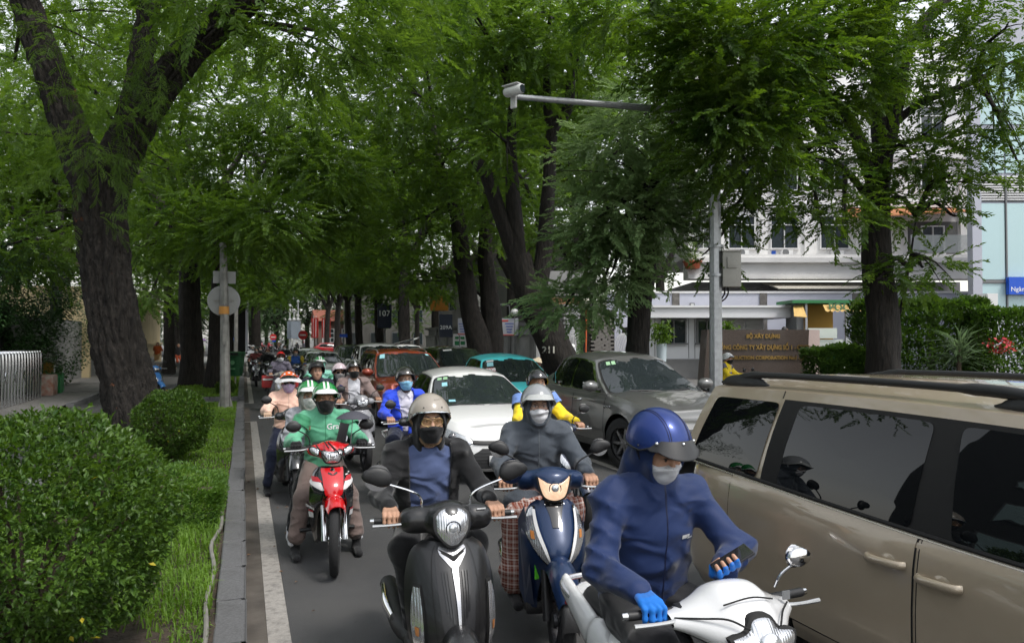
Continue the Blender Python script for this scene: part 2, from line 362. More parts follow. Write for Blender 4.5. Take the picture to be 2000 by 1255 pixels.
def spray(L, nl, ll, lw, fine=False, seed=0):
    rs = np.random.default_rng(seed); V = []; F = []; o = 0
    for i in range(nl):
        t = (i+.6)/nl; x = L*t; z = -.11*L*t*t; s = 1 if i % 2 else -1
        v, f = frond(ll*rs.uniform(.75, 1.2)*(1-.25*t), lw*rs.uniform(.8, 1.2), fine, rs)
        a = s*rs.uniform(.7, 1.25)*(1-.55*t); dr = rs.uniform(-.3, .38); ca, sa = math.cos(a), math.sin(a)
        ro = rs.uniform(-.6, .6); y2, z2 = v[:, 1]*math.cos(ro)-v[:, 2]*math.sin(ro), v[:, 1]*math.sin(ro)+v[:, 2]*math.cos(ro)
        x1 = v[:, 0]*math.cos(dr)+z2*math.sin(dr); z1 = -v[:, 0]*math.sin(dr)+z2*math.cos(dr)
        V.append(np.c_[x+x1*ca-y2*sa, x1*sa+y2*ca, z+z1]); F.append(f+o); o += len(v)
    n = 3; t = np.linspace(0, 1, n); w = .006*(1-t*.7)          # the twig itself
    V.append(np.concatenate([np.c_[L*t, w, -.11*L*t*t], np.c_[L*t, -w, -.11*L*t*t]])); F.append(np.array([(i, i+1, n+i+1, n+i) for i in range(n-1)])+o)
    return np.concatenate(V), np.concatenate(F)
SPR = [spray(.72, 26, .13, .051, False, s) for s in range(5)]
SPRF = [spray(.6, 13, .17, .034, True, s+20) for s in range(4)]
SPRB = [spray(1.25, 26, .24, .09, False, s+40) for s in range(3)]
CR = np.array([math.cos(YAW), -math.sin(YAW), 0]); CF = np.array([math.sin(YAW), math.cos(YAW), 0])
def scatter(pos, dirs, tmpl, s0=.8, s1=1.25, rs=rng):
    n = len(pos); k = rs.integers(0, len(tmpl), n); up = np.tile([0, 0, 1.], (n, 1))+rs.normal(0, .25, (n, 3))
    Fm = rot_to(dirs, up, rs)*rs.uniform(s0, s1, n)[:, None, None]; VV = []; FF = []; o = 0
    for j, (v, f) in enumerate(tmpl):
        m = k == j; c = m.sum()
        if not c: continue
        q = np.einsum('nij,vj->nvi', Fm[m], v)+pos[m][:, None]
        VV.append(q.reshape(-1, 3)); FF.append((f[None]+(np.arange(c)*len(v))[:, None, None]+o).reshape(-1, 4)); o += c*len(v)
    return np.concatenate(VV), np.concatenate(FF)
def crown_pts(lumps, rs=rng, droop=.1, shell=.4):
    P = []; D = []
    for (c, r, n) in lumps:
        n = int(n*.92); d = rs.normal(0, 1, (n, 3)); d /= np.linalg.norm(d, axis=1)[:, None]
        rad = rs.uniform(shell, 1.0, n)**.7*(1+.16*np.sin(d[:, 0]*5+c[0])*np.sin(d[:, 2]*6+c[2])); q = d*rad[:, None]*np.asarray(r)
        P.append(np.asarray(c)+q[:, :1]*CR+q[:, 1:2]*CF+np.c_[np.zeros((n, 2)), q[:, 2]])
        e = d[:, :1]*CR+d[:, 1:2]*CF+np.c_[np.zeros((n, 2)), d[:, 2]*.45]
        D.append(e+rs.normal(0, .5, (n, 3))*np.array([1, 1, .6])-np.array([0, 0, droop]))
    return np.concatenate(P), np.concatenate(D)
bark = M('bark', (.008,.006,.005), .95, bump=1.0, bs=9, stretch=(3, 3, .8), bdist=.09, col2=(.04,.033,.028), vs=7)
layered(bark, (.09,.077,.067), 8, .56, .72, .7); layered(bark, (.2,.075,.032), 2.4, .66, .7, .85)
bark2 = M('bark_dark', (.007,.006,.005), .95, bump=1.0, bs=8, stretch=(3, 3, .6), bdist=.06, col2=(.026,.021,.017), vs=6)
leaf_a = leafmat('leaf_tamarind', (.042,.092,.016), (.128,.215,.042))
leaf_b = leafmat('leaf_grey_green', (.11,.18,.07), (.23,.33,.145), tr=.35)
leaf_d = leafmat('leaf_dark', (.028,.07,.012), (.1,.17,.028))
leaf_far = leafmat('leaf_far', (.035,.075,.03), (.08,.13,.055))
def limb(mb, pts, r, n=14, rough=.06, sm=None):
    P = catmull(np.c_[np.asarray(pts, float), np.asarray(r, float)], sm or len(pts)*7); c, rr = P[:, :3], P[:, 3]
    T = np.gradient(c, axis=0); T /= np.linalg.norm(T, axis=1)[:, None]; a = np.arange(n)*2*math.pi/n; rows = []; x = np.array([1., .1, 0])
    for i in range(len(c)):
        x = x-T[i]*np.dot(x, T[i]); x /= np.linalg.norm(x); y = np.cross(T[i], x)
        k = rr[i]*(1+rough*(1.3*np.sin(a*2+c[i, 2]*.9)*np.sin(c[i, 2]*1.7+a)+np.sin(a*3+c[i, 2]*1.3)+.7*np.sin(a*7-c[i, 2]*2.1+c[i, 0])+.5*np.sin(a*11+c[i, 2]*5)))
        if n >= 40:
            zz = c[i, 2]; q = np.abs(np.sin(a*8+.9*np.sin(zz*2.1+a*2)+zz*.5))*.6+np.abs(np.sin(a*13-1.1*np.sin(zz*3.3+a*3)-zz*.7))*.4; blk_ = np.abs(np.sin(zz*7+2.5*np.sin(a*5+zz*1.3)+1.5*np.sin(a*9)))
            k = k+.075*(q-.5)+.03*(blk_-.5)+rng.normal(0, .005, n)
        rows.append(c[i]+k[:, None]*(np.cos(a)[:, None]*x+np.sin(a)[:, None]*y))
    mb.grid(np.array(rows), cv=True)
def tree(name, label, limbs, lumps, tmpl=SPR, leaf=None, bk=None, group='street trees', s0=.8, s1=1.25, tw=40, droop=.1, shell=.4, fine=None, root=True, trunk_n=16):
    leaf = leaf or leaf_a; bk = bk or bark2
    b = limbs[0][0][0]; o = np.array([b[0], b[1], 0.])
    t = thing(name, label, 'tree', tuple(o), 0, group)
    mb = MB()
    for k, (pts, r) in enumerate(limbs): limb(mb, [np.array(p)-o for p in pts], r, trunk_n if k == 0 else max(8, trunk_n-6), sm=len(pts)*(26 if trunk_n > 50 else 7))
    tips = [np.array(p[-1]) for p, r in limbs]+[np.array(p[len(p)//2]) for p, r in limbs[1:]]
    for (c, r, n) in lumps:             # boughs that carry the clumps
        c = np.asarray(c); d = min(tips, key=lambda q: np.linalg.norm(q-c)); 
        if np.linalg.norm(d-c) < 9:
            m = (d+c)/2+np.array([0, 0, .3]); limb(mb, [d-o, m-o, c-o, c+(c-d)*.15-o], [.07, .05, .03, .012], 5, .03, 9)
            for q in range(3):
                e = c+(rng.normal(0, 1, 3)*np.asarray(r)*.55); limb(mb, [m-o, (m+e)/2+np.array([0, 0, .15])-o, e-o], [.028, .018, .006], 4, .02, 5)
    mb.build('trunk', bk, t, sharp=None)
    if tmpl is SPRB: far_crown(t, o[0], o[1], lumps, leaf); return t
    P, D = crown_pts(lumps, droop=droop, shell=shell); V, F = scatter(P-o, D, tmpl, s0, s1)
    if fine is not None:
        P2, D2 = crown_pts(fine, droop=.55, shell=.2); V2, F2 = scatter(P2-o, D2, SPRF, .8, 1.4); F = np.concatenate([F, F2+len(V)]); V = np.concatenate([V, V2])
    link('crown', npmesh('crown', V, F, smooth=False), leaf, t)
    return t
def L(px, py, d, rx, ry, rz, n): return (np.array(dp(px, py, d)), (rx, ry, rz), n)
def Q(d, *pp): return [tuple(dp(x, y, d)) for x, y in pp]
# the big near tree in the median
d = 13.2
g1 = gp(272, 868, .15); 
tree('tamarind_tree', 'massive rough-barked forked tree behind the clipped round shrub in the median',
  [([(g1.x, g1.y, .05)]+Q(d, (248, 760), (228, 660), (212, 540), (200, 420), (188, 330)), [.47, .41, .375, .36, .37, .345]),
   (Q(d, (185, 370), (135, 250), (100, 150), (55, 20), (10, -130), (-60, -300)), [.28, .25, .225, .2, .165, .1]),
   (Q(d, (205, 400), (235, 300), (290, 200), (370, 100), (480, 5), (600, -90), (720, -190)), [.31, .3, .26, .23, .195, .155, .1]),
   (Q(d+.3, (225, 320), (260, 190), (285, 60), (305, -90), (320, -250)), [.19, .17, .15, .13, .07])],
  [L(40, -120, 12, 3.0, 3, 1.0, 150), L(330, -230, 12.5, 3.4, 3.2, 1.3, 220), L(760, -180, 13, 3.2, 3, 1.3, 200), L(620, 60, 13.5, 1.5, 1.2, .75, 170), L(520, -60, 11, 2.4, 2.2, .9, 190), L(740, 10, 15, 1.6, 2, .9, 160),
   L(640, -330, 9, 4, 3, 1, 160), L(30, 110, 14.6, 1.4, 1.0, 1.4, 130), L(420, 30, 15.5, 1.7, 1.2, .9, 150)],
  bk=bark, trunk_n=90, fine=[L(150, 290, 12.4, .8, .25, .55, 34), L(250, 180, 12.6, .5, .3, .9, 24), L(105, 90, 12.5, .5, .3, .8, 20), L(310, 130, 12.5, .35, .3, .6, 14), L(205, 260, 12.4, .35, .2, 1.0, 16), L(165, 420, 12.6, .55, .2, .35, 9), L(270, 40, 12.5, .7, .4, .5, 26)])
# the two trunks behind it
FARC = {}
def far_crown(t, x, y, lumps, leaf):     # distant trees share three crown meshes, turned and scaled to their clumps
    k = (len(FARC) if len(FARC) < 6 else random.randrange(6)); key = (leaf.name, k % 3)
    if key not in FARC:
        q = [(np.array([rng.normal(0, .33), rng.normal(0, .3), rng.normal(0, .3)]), (.62, .6, .5), 105) for _ in range(5)]; P, D = crown_pts(q); V, F = scatter(P*4, D, SPRB, .62, .95); V /= 4
        FARC[key] = npmesh('crown', V, F, smooth=False); FARC[key].materials.append(leaf)
    for i, (c, r, n) in enumerate(lumps[:3]):
        o = link('crown', FARC[key], None, t, tuple(np.asarray(c)-np.array([x, y, 0])), rng.uniform(0, 6)); o.scale = (r[0]*1.15, r[0]*1.15, r[2]*1.25)
def mtree(px, d, w, label, lumps, lean=0, leaf=None, z1=5.2, fork=True, **k):
    x, y = pxd(px, d); b = (x, y, .05); u = (x+lean*.5, y, z1*.5); f = (x+lean, y, z1)
    lm = [([b, (x+lean*.15, y, z1*.2), u, f], [w*1.35, w*1.05, w, w*.9])]
    if fork: lm += [([f, (f[0]-.9, y+.2, z1+1.6), (f[0]-2.2, y+.5, z1+3.6)], [w*.8, w*.55, w*.2]), ([f, (f[0]+.7, y-.3, z1+1.8), (f[0]+1.9, y-.6, z1+4.0)], [w*.8, w*.55, w*.2]), ([f, (f[0]+.1, y+.6, z1+2.4), (f[0]-.2, y+1, z1+4.8)], [w*.7, w*.45, w*.2])]
    return tree('tamarind_tree', label, lm, lumps, leaf=leaf, **k)
mtree(375, 29.5, .4, 'straight dark tree with a pale number on its trunk in the median', 
  [L(330, 400, 27, 2.6, 2.4, 1.9, 420), L(300, 300, 24, 1.8, 1.6, 1.5, 240), L(480, 330, 24, 2.3, 2, 1.8, 480), L(560, 250, 23, 2.0, 1.8, 1.5, 400), L(420, 470, 26, 2.0, 1.6, 1.1, 260), L(640, 330, 22.5, 1.5, 1.5, 1.1, 320), L(560, 430, 23, 1.9, 1.5, 1.2, 380), L(60, 420, 24, 2.0, 2, 2.4, 330), L(20, 260, 24, 1.8, 2, 1.8, 330), L(90, 200, 26, 1.6, 2, 1.8, 260), L(10, 480, 22, 1.4, 1.4, 1.2, 200), L(240, 560, 36, 2.2, 2, 1.6, 200), L(280, 480, 25, 1.0, 1.5, 1.2, 110), L(420, 190, 22, 1.8, 1.6, 1.0, 170), L(680, 420, 24, 1.0, 1.2, .8, 160), L(430, 455, 20.5, .9, .6, .6, 110), L(140, 110, 21, 1.8, 1.4, 1.3, 190), L(340, 90, 20, 1.5, 1.2, 1.0, 150), L(560, 170, 19, 1.3, 1.2, .8, 150), L(520, 420, 20, 1.3, .9, .8, 190), L(350, 430, 21, 1.0, .8, .9, 130)], lean=-.1)
mtree(418, 28, .29, 'thinner leaning dark tree just left of the galvanised sign post', 
  [L(480, 500, 30, 1.8, 2.2, 1.4, 300), L(640, 500, 28, 1.6, 2, 1.0, 220), L(540, 560, 34, 1.3, 2.5, .8, 140), L(700, 330, 30, 2.2, 2.5, 2.4, 300), L(300, 560, 33, 1.6, 2, 1.2, 180)], lean=.25)
# right-hand row
twin = [(Q(29, (948, 742), (938, 680), (918, 600), (905, 510), (890, 410)), [.62, .5, .36, .33, .26]), (Q(29.3, (957, 735), (962, 660), (958, 590), (950, 500), (955, 380)), [.5, .42, .36, .32, .26]), (Q(29, (890, 415), (860, 330), (845, 230)), [.26, .2, .08]), (Q(29, (955, 385), (985, 300), (1010, 200)), [.26, .2, .08])]
tree('tamarind_tree', 'twin-stemmed tree in front of the baluster wall', twin,
  [L(830, 430, 29, 2.6, 2.4, 2.0, 420), L(780, 330, 27, 2.2, 2, 2.0, 400), L(800, 180, 25, 2.4, 2, 2.0, 460), L(900, 290, 27, 2.0, 2, 2.0, 360), L(820, 50, 24, 2.2, 2, 1.8, 330), L(840, 540, 31, 2.6, 2, .9, 260), L(950, 420, 31, 1.6, 2, 1.6, 230), L(720, 480, 32, 1.6, 2.2, 1.6, 240), L(960, 150, 25, 1.6, 1.6, 1.6, 260)], leaf=leaf_a)
t211 = [(Q(22, (1135, 800), (1105, 730), (1066, 640), (1035, 575), (1012, 500)), [.62, .5, .46, .42, .34]), (Q(22, (1020, 530), (985, 440), (950, 345), (925, 310)), [.25, .22, .2, .14]), (Q(22, (1014, 510), (1005, 420), (998, 330), (1000, 200)), [.26, .23, .18, .1]), (Q(22, (1045, 590), (1064, 490), (1070, 380), (1078, 260), (1110, 205), (1118, 60)), [.3, .24, .2, .17, .15, .07]), (Q(22, (1078, 270), (1068, 190), (1070, 70)), [.15, .12, .06])]
T211 = tree('tamarind_tree', 'leaning dark tree with 211 painted on its trunk', t211,
  [L(980, 120, 21, 1.9, 1.8, 1.5, 380), L(930, 30, 20, 1.9, 1.8, 1.2, 300), L(1080, 40, 20, 1.8, 1.8, 1.3, 330), L(1040, 210, 24, 1.8, 1.6, 1.2, 280), L(980, 270, 20, 1.0, 1.0, .9, 120), L(960, 380, 25, 1.4, 1.2, 1.2, 180), L(1130, 130, 22, 1.2, 1.4, 1.4, 220), L(1040, 400, 27, 1.4, 1, 1.6, 200)], trunk_n=18)
tree('tamarind_tree', 'grey-green leafy tree with a straight trunk beside the camera pole', 
  [(Q(18.2, (1241, 822), (1244, 700), (1249, 600), (1262, 490), (1268, 380)), [.36, .28, .27, .3, .24]), (Q(18.2, (1266, 420), (1235, 330), (1215, 240)), [.2, .14, .05]), (Q(18.2, (1268, 400), (1300, 300), (1320, 200)), [.2, .14, .05])],
  [L(1200, 300, 17, .95, 1, .9, 170), L(1270, 230, 17, 1.1, 1, .8, 180), L(1180, 410, 17, .9, 1, .9, 180), L(1260, 400, 16.6, 1.1, .9, 1.0, 230), L(1200, 520, 17.2, .9, .9, .6, 130), L(1310, 330, 17.6, 1.0, 1, .8, 160), L(1110, 590, 18, .85, .9, .45, 120), L(1170, 570, 18, .7, .9, .5, 90), L(1320, 470, 17.4, .5, .6, .7, 50), L(1140, 470, 17.2, .5, .7, .6, 90)], leaf=leaf_b, droop=.12)
t8 = [(Q(18, (1728, 830), (1727, 720), (1724, 620), (1712, 500), (1712, 390), (1722, 300)), [.42, .38, .36, .32, .28, .26]), (Q(18, (1722, 310), (1745, 210), (1765, 110), (1800, 50), (1880, -30), (1960, -90)), [.22, .2, .18, .15, .11, .06]), (Q(18, (1722, 300), (1715, 180), (1725, 60), (1735, -80)), [.2, .18, .16, .1]), (Q(18, (1712, 370), (1660, 240), (1590, 190), (1500, 175), (1380, 160)), [.16, .14, .11, .08, .04]), (Q(18, (1735, 250), (1800, 200), (1900, 160), (1980, 120)), [.1, .09, .07, .04]), (Q(18, (1738, 650), (1760, 600), (1775, 520), (1790, 420)), [.05, .04, .03, .015]), (Q(18, (1716, 420), (1650, 330), (1570, 300)), [.09, .07, .03])]
tree('tamarind_tree', 'wide dark spreading tree rising behind the gold minivan beside the hedge', t8,
  [L(1450, 90, 13.8, 1.7, 1.5, 1.0, 420), L(1560, 30, 15, 1.7, 1.5, .9, 400), L(1400, 105, 13.8, 1.0, 1.0, .7, 220), L(1640, 130, 15.5, 1.3, 1.3, .9, 280), L(1440, 215, 13.6, 1.05, 1.0, .65, 230), L(1520, 210, 15.5, 1.4, 1.3, .7, 280), L(1450, 300, 14, 1.2, .7, .5, 170), L(1560, 370, 16, .9, .9, .55, 70), L(1420, 380, 16, .6, .6, .5, 46), L(1820, 110, 17, 1.3, 1.3, .9, 150), L(1930, 180, 17, 1.0, 1.2, 1.0, 130), L(1880, 290, 17, 1.1, 1, .6, 90), L(1960, 60, 16, 1.0, 1.2, .8, 110), L(1780, 0, 16, 1.6, 1.3, .7, 160), L(1640, 300, 17, .9, .8, .5, 60), L(1730, 400, 17.4, .9, .6, .5, 46), L(1800, 520, 17.6, .9, .6, .5, 60), L(1720, 540, 17.5, .5, .4, .4, 30), L(1860, 420, 17.5, .5, .5, .4, 22), L(1260, -10, 14, 1.3, 1.3, .75, 220), L(1980, 300, 17, .4, .6, .5, 30), L(1470, 395, 16, .9, .6, .4, 44), L(1600, 420, 16, .6, .5, .4, 24), L(1850, 345, 17, 1.0, .6, .5, 75), L(1650, 400, 16.5, .7, .5, .45, 50), L(1780, 300, 17, .9, .6, .5, 60), L(1400, 470, 16, .4, .4, .6, 26)], leaf=leaf_d, trunk_n=18)
# rows running away on both sides, and the wood beyond the crossing
far_specs = [(742, 53, 9), (702, 62, 9), (683, 68, 9), (657, 78, 9), (637, 88, 9), (790, 45, 9)]
for i, (px, d, _) in enumerate(far_specs):
    h = 420-(d-45)*2
    mtree(px, d, .3, f'{["slender","stout","bare-stemmed","dark","thin","leaning"][i]} dark tree of the receding right-hand row, {["second","third","fourth","fifth","sixth and last","first"][i]} after the twin-stemmed tree',
      [L(px-20, 470, d-2, 3.4, 4, 2.6, 260), L(px+30, 350, d-3, 3.4, 4, 3.0, 240), L(px-10, 540, d-1, 3, 3, 1.6, 150)], lean=random.uniform(-.4, .3), tmpl=SPRB, s0=.6, s1=.9, group='trees of the receding right-hand row', trunk_n=10)
for i, (px, d) in enumerate(((445, 42), (452, 54), (462, 62))):
    mtree(px, d, .27, ['trunk in the median right behind the green litter bin', 'median tree midway to the crossing', 'last median tree before the crossing'][i],
      [L(px+20, 500, d-2, 3.2, 4, 2.2, 240), L(px-60, 420, d-3, 3.6, 4, 3.0, 240), L(px+60, 560, d-1, 2.4, 3, 1.2, 120), L(px+90, 400, d-2, 3, 4, 2.6, 200)], tmpl=SPRB, s0=.6, s1=.9, group='trees of the median further on', trunk_n=10)
for i, (px, d, h, lab) in enumerate(((540, 118, 610, 'pale round-crowned tree at the end of the avenue'), (470, 125, 600, 'dark tree beyond the crossing on the left'), (600, 128, 590, 'dark tree beyond the crossing on the right'), (500, 150, 585, 'hazy tall tree at the far end of the avenue'), (700, 120, 560, 'broad tree behind the red banners'), (520, 170, 625, 'hazy tree low in the middle of the far avenue'), (560, 140, 618, 'green tree right of the far avenue'), (490, 136, 612, 'green tree left of the far avenue'), (440, 100, 600, 'low green tree left of the crossing'), (620, 135, 610, 'green tree behind the lamp columns'), (385, 96, 590, 'green tree closing the view past the service lane'))):
    mtree(px, d, .4, lab, [L(px, h, d, 5, 5, 3.4, 300), L(px+20, h-60, d, 6, 5, 5, 300), L(px-40, h-130, d+5, 7, 5, 6, 260)], tmpl=SPRB, leaf=leaf_far, s0=.9, s1=1.4, group='trees beyond the crossing', trunk_n=8, z1=4)
for i, (px, d, pyc, lab) in enumerate(((120, 60, 380, 'tree standing behind the creeper-covered gate wall'), (300, 75, 380, 'tree behind the cream building'), (1000, 42, 380, 'dark tree behind the baluster wall'), (850, 60, 340, 'dark tree in the garden behind the shop sign'), (1150, 50, 300, 'tall tree behind the guardhouse roof'), (345, 84, 520, 'low dark tree closing the service lane'), (20, 45, 430, 'dark tree above the concertina gate'), (745, 98, 540, 'dark tree past the crossing behind the right-hand row'), (815, 92, 500, 'dark tree past the crossing left of the twin-stemmed tree'), (180, 48, 330, 'leafy tree seen past the left of the massive trunk'))):
    mtree(px, d, .3, lab, [L(px, pyc+60, d, 5, 3, 3, 300), L(px-60, pyc-40, d, 5, 3, 4, 300), L(px+60, pyc-60, d, 5, 3, 4, 300)], tmpl=SPRB, leaf=leaf_d, s0=.6, s1=1, group='garden trees', trunk_n=8)
for i, (px, d, py, lab) in enumerate(((110, 40, 170, 'tall tree filling the view behind the left limb of the massive tree'), (330, 42, 200, 'tall tree behind the straight numbered tree'), (500, 48, 330, 'tall median tree behind the galvanised post'), (790, 38, 120, 'tall tree rising behind the twin-stemmed tree'), (950, 36, 60, 'tall tree above the notice boards'), (1130, 40, 120, 'tall tree behind the leaning tree'), (1290, 44, 60, 'tall tree rising above the office building'))):
    mtree(px, d, .28, lab, [L(px, py, d, 3.6, 3, 3.0, 300), L(px-70, py+120, d+1, 3.2, 3, 2.6, 300), L(px+60, py-110, d+1, 3.4, 3, 2.8, 300)], tmpl=SPRB, leaf=leaf_a, group='tall trees behind the front row', trunk_n=8)
# ---------- clipped shrubs, hedges, creeper, grass ----------
def leafquad(l, w):
    return (np.array([(0,0,-.04*l), (.5*l, w*.5, .05*l), (l, 0, -.12*l), (.5*l, -w*.5, .05*l)]), np.array([(0, 3, 2, 1)]))
LQ = [leafquad(.036, .021), leafquad(.03, .018), leafquad(.042, .024)]
def cloud(name, P, D, tmpl, mat, parent, s0=.7, s1=1.3, kind=None):
    V, F = scatter(P, D, tmpl, s0, s1); o = link(name, npmesh(name, V, F, smooth=False), mat, parent)
    if kind: o['kind'] = kind
    return o
shrub_leaf = leafmat('leaf_shrub', (.028,.07,.012), (.095,.17,.026), tr=.3, rough=.35, vs=14)
shrub_yellow = leafmat('leaf_yellow', (.35,.3,.02), (.5,.42,.04), tr=.3)
twig_m = M('twig', (.06,.042,.03), .9, var=.3, vs=30)
def shrub(label, x, y, z0, r, n, tmpl=LQ, sq=.88, stem=.25):
    t = thing('clipped_shrub', label, 'shrub', (x, y, .15), 0, 'clipped round shrubs'); c = np.array([0, 0, z0-.15])
    d = rng.normal(0, 1, (n, 3)); d /= np.linalg.norm(d, axis=1)[:, None]
    lump = 1+.05*np.sin(d[:, 0]*7+d[:, 2]*5)+.05*np.sin(d[:, 1]*9-d[:, 2]*7+2)-.10*np.clip(np.sin(d[:, 0]*11+1)*np.sin(d[:, 2]*10)*np.sin(d[:, 1]*9+1), 0, 1)*2
    rad = lump*np.where(rng.random(n) < .8, rng.normal(.97, .03, n), rng.uniform(.55, .95, n)); P = d*rad[:, None]*np.array([r, r, r*sq])+c
    keep = P[:, 2] > .03; P, d = P[keep], d[keep]
    cloud('foliage', P, d*.6+rng.normal(0, .6, P.shape)+np.array([0, 0, .25]), tmpl, shrub_leaf, t)
    k = rng.integers(0, len(P), 26); cloud('yellow_leaves', P[k]+d[k]*.02, d[k]+rng.normal(0, .4, (len(k), 3)), tmpl, shrub_yellow, t, 1, 1.4)
    mb = MB(); mb.tube([(0, 0, -.06), (.02, 0, stem*.5), (-.01, .02, stem)], [.045, .035, .03], 8)
    for i in range(26):
        q = d[rng.integers(0, len(d))]*np.array([r, r, r*sq])*rng.uniform(.75, 1.03)+c; q[2] = max(q[2], .12)
        mb.tube([(0, 0, stem*.6), tuple(q*.45+np.array([0, 0, stem*.5])), tuple(q)], [.017, .01, .004], 5, smooth=8)
    mb.build('branches', twig_m, t); return t
shrub('large clipped round shrub in the left foreground', -1.13, 4.95, 0.87, .74, 32000, stem=.3)
shrub('smaller clipped round shrub against the big tree', -.98, 12.2, .72, .53, 14000, [leafquad(.042, .026), leafquad(.035, .022)], stem=.22)
shrub('low clipped shrub at the foot of the galvanised post', -.55, 26.6, .34, .3, 2500, [leafquad(.05, .03)], stem=.1)
hedge_leaf = leafmat('leaf_hedge', (.045,.11,.016), (.12,.22,.04), tr=.35, vs=6)
def hedge(name, label, c, size, n, tmpl, mat, rz=0, flowers=0, group=None):
    t = thing(name, label, 'hedge', c, rz, group); n3 = rng.random((n, 3))-.5; ax = rng.integers(0, 7, n)
    for i, (a, s) in enumerate(((0, -.5), (0, .5), (1, -.5), (1, -.5), (1, -.5), (1, -.5), (2, .5))): m = ax == i; n3[m, a] = s*rng.uniform(.82, 1.03, m.sum())
    P = n3*np.array(size); P += .05*np.sin(P[:, ::-1]*5+1)+.03*np.sin(P[:, [1, 2, 0]]*11); P[:, 2] += size[2]/2; D = n3*np.array([1, 1, 1.4])+rng.normal(0, .35, (n, 3))+np.array([0, 0, .3])
    cloud('foliage', P, D, tmpl, mat, t)
    mb = MB()
    for i in range(int(size[0]*6)):
        x = rng.uniform(-.47, .47)*size[0]; y = rng.uniform(-.4, .4)*size[1]; mb.tube([(x, y, 0), (x+.1*rng.normal(), y, size[2]*.5), (x+.15*rng.normal(), y, size[2]*.95)], [.02, .014, .006], 5)
    mb.build('branches', twig_m, t)['kind'] = 'stuff'
    if flowers:
        k = np.where(P[:, 2] > size[2]*.86)[0][:flowers]; cloud('flowers', P[k]+np.array([0, 0, .03]), D[k], [leafquad(.06, .05)], M('white_petal', (.8,.8,.78), .6), t, kind='stuff')
    return t
hedge('low_hedge', 'low box hedge across the grass between the two round shrubs', (-.84, 8.55, .14), (1.2, 1.3, .38), 12000, [leafquad(.034, .022), leafquad(.027, .018)], hedge_leaf)
def blades(x0, x1, y0, y1, n, l0, l1, w, mask=None):
    P = np.c_[rng.uniform(x0, x1, n), rng.uniform(y0, y1, n), np.full(n, .15)]
    if mask is not None: P = P[mask(P)]
    n = len(P); a = rng.uniform(0, 2*math.pi, n); l = rng.uniform(l0, l1, n)*(.8+.3*np.sin(P[:, 0]*5)*np.sin(P[:, 1]*4)); b = rng.uniform(.25, .9, n); h = np.c_[np.cos(a), np.sin(a), np.zeros(n)]; sd = np.c_[-np.sin(a), np.cos(a), np.zeros(n)]*(w*rng.uniform(.7, 1.2, n))[:, None]
    up = np.array([0, 0, 1.]); p1 = P+h*(l*b*.35)[:, None]+up*(l*.6)[:, None]; p2 = P+h*(l*b)[:, None]+up*(l*(.95-.5*b))[:, None]
    V = np.stack([P-sd, P+sd, p1+sd*.8, p1-sd*.8, p2], 1); i = np.arange(n)[:, None]*5
    return V.reshape(-1, 3), np.concatenate([i+np.array([[0, 1, 2, 3]]), i+np.array([[3, 2, 4, 4]])])
grass_m = leafmat('grass_blade', (.085,.17,.022), (.2,.34,.055), tr=.4, rough=.5, vs=3)
bare = lambda P: (((P[:, 0]+1.0)/.75)**2+((P[:, 1]-4.6)/1.0)**2 > rng.uniform(.5, 1.2, len(P))) & (((P[:, 0]+1.9)/.9)**2+((P[:, 1]-13.2)/1.2)**2 > .8)
vs = [blades(-2.3, -.19, 2.2, 8.2, 20000, .07, .19, .005, bare), blades(-2.3, -.17, 8.0, 23, 30000, .05, .11, .0085, bare), blades(-2.3, -.17, 25.3, 45, 9000, .07, .13, .018)]
o = 0; VV = []; FF = []
for v, f in vs: VV.append(v); FF.append(f+o); o += len(v)
F4 = np.concatenate(FF); tri = F4[F4[:, 2] == F4[:, 3]][:, :3]; qd = F4[F4[:, 2] != F4[:, 3]]
gm = npmesh('grass', np.concatenate(VV), np.concatenate([tri, qd[:, [0, 1, 2]], qd[:, [0, 2, 3]]]), smooth=False)
tag(link('grass', gm, grass_m), 'bright green grass growing in the median strip', 'grass', kind='stuff')
# fallen leaves in the gutter and on the soil
lv = M('dry_leaf', (.16,.08,.035), .8, var=.4, vs=40)
P = np.c_[rng.uniform(.03, .5, 60)**1.0, rng.uniform(3.2, 20, 60), np.full(60, .016)]; P = np.concatenate([P, np.c_[rng.uniform(-1.7, -.2, 50), rng.uniform(3.6, 6, 50), np.full(50, .18)]])
tag(cloud('fallen_leaves', P, np.c_[rng.normal(0, 1, (len(P), 2)), np.full(len(P), .05)], [leafquad(.05, .025), leafquad(.035, .015)], lv, None), 'scattered dry leaves in the gutter and on bare soil', 'leaves', kind='stuff')
# ---------------- buildings, walls, street furniture ----------------
white_w = M('white_render', (.74,.73,.72), .8, var=.07, vs=.7, bump=.15, bs=40); layered(white_w, (.42,.41,.4), 1.1, .55, .8, .35)
lav_w = M('lavender_white_paint', (.58,.59,.68), .8, var=.05, vs=.8)
cream_w = M('cream_render', (.42,.34,.2), .9, var=.1, vs=.6, bump=.2, bs=30); layered(cream_w, (.2,.15,.09), .5, .52, .75, .5)
grey_w = M('grey_render', (.2,.2,.2), .9, var=.2, vs=.7, bump=.2, bs=30); layered(grey_w, (.1,.1,.095), .9, .5, .72, .5)
pane_m = M('window_pane', (.03,.04,.045), .04, spec=.8); pane_b = M('frosted_blue_pane', (.42,.58,.6), .25, spec=.6, var=.04, vs=.3)
frame_w = M('white_frame', (.7,.7,.7), .5); frame_g = M('grey_frame', (.16,.165,.17), .5); dark_m = M('dark_gap', (.012,.012,.013), .9)
steel = M('galvanised_steel', (.36,.37,.38), .45, metal=.75, var=.12, vs=12, bump=.1, bs=60); slate_m = M('slate_stone', (.15,.14,.13), .9, var=.4, vs=3, bump=.6, bs=30)
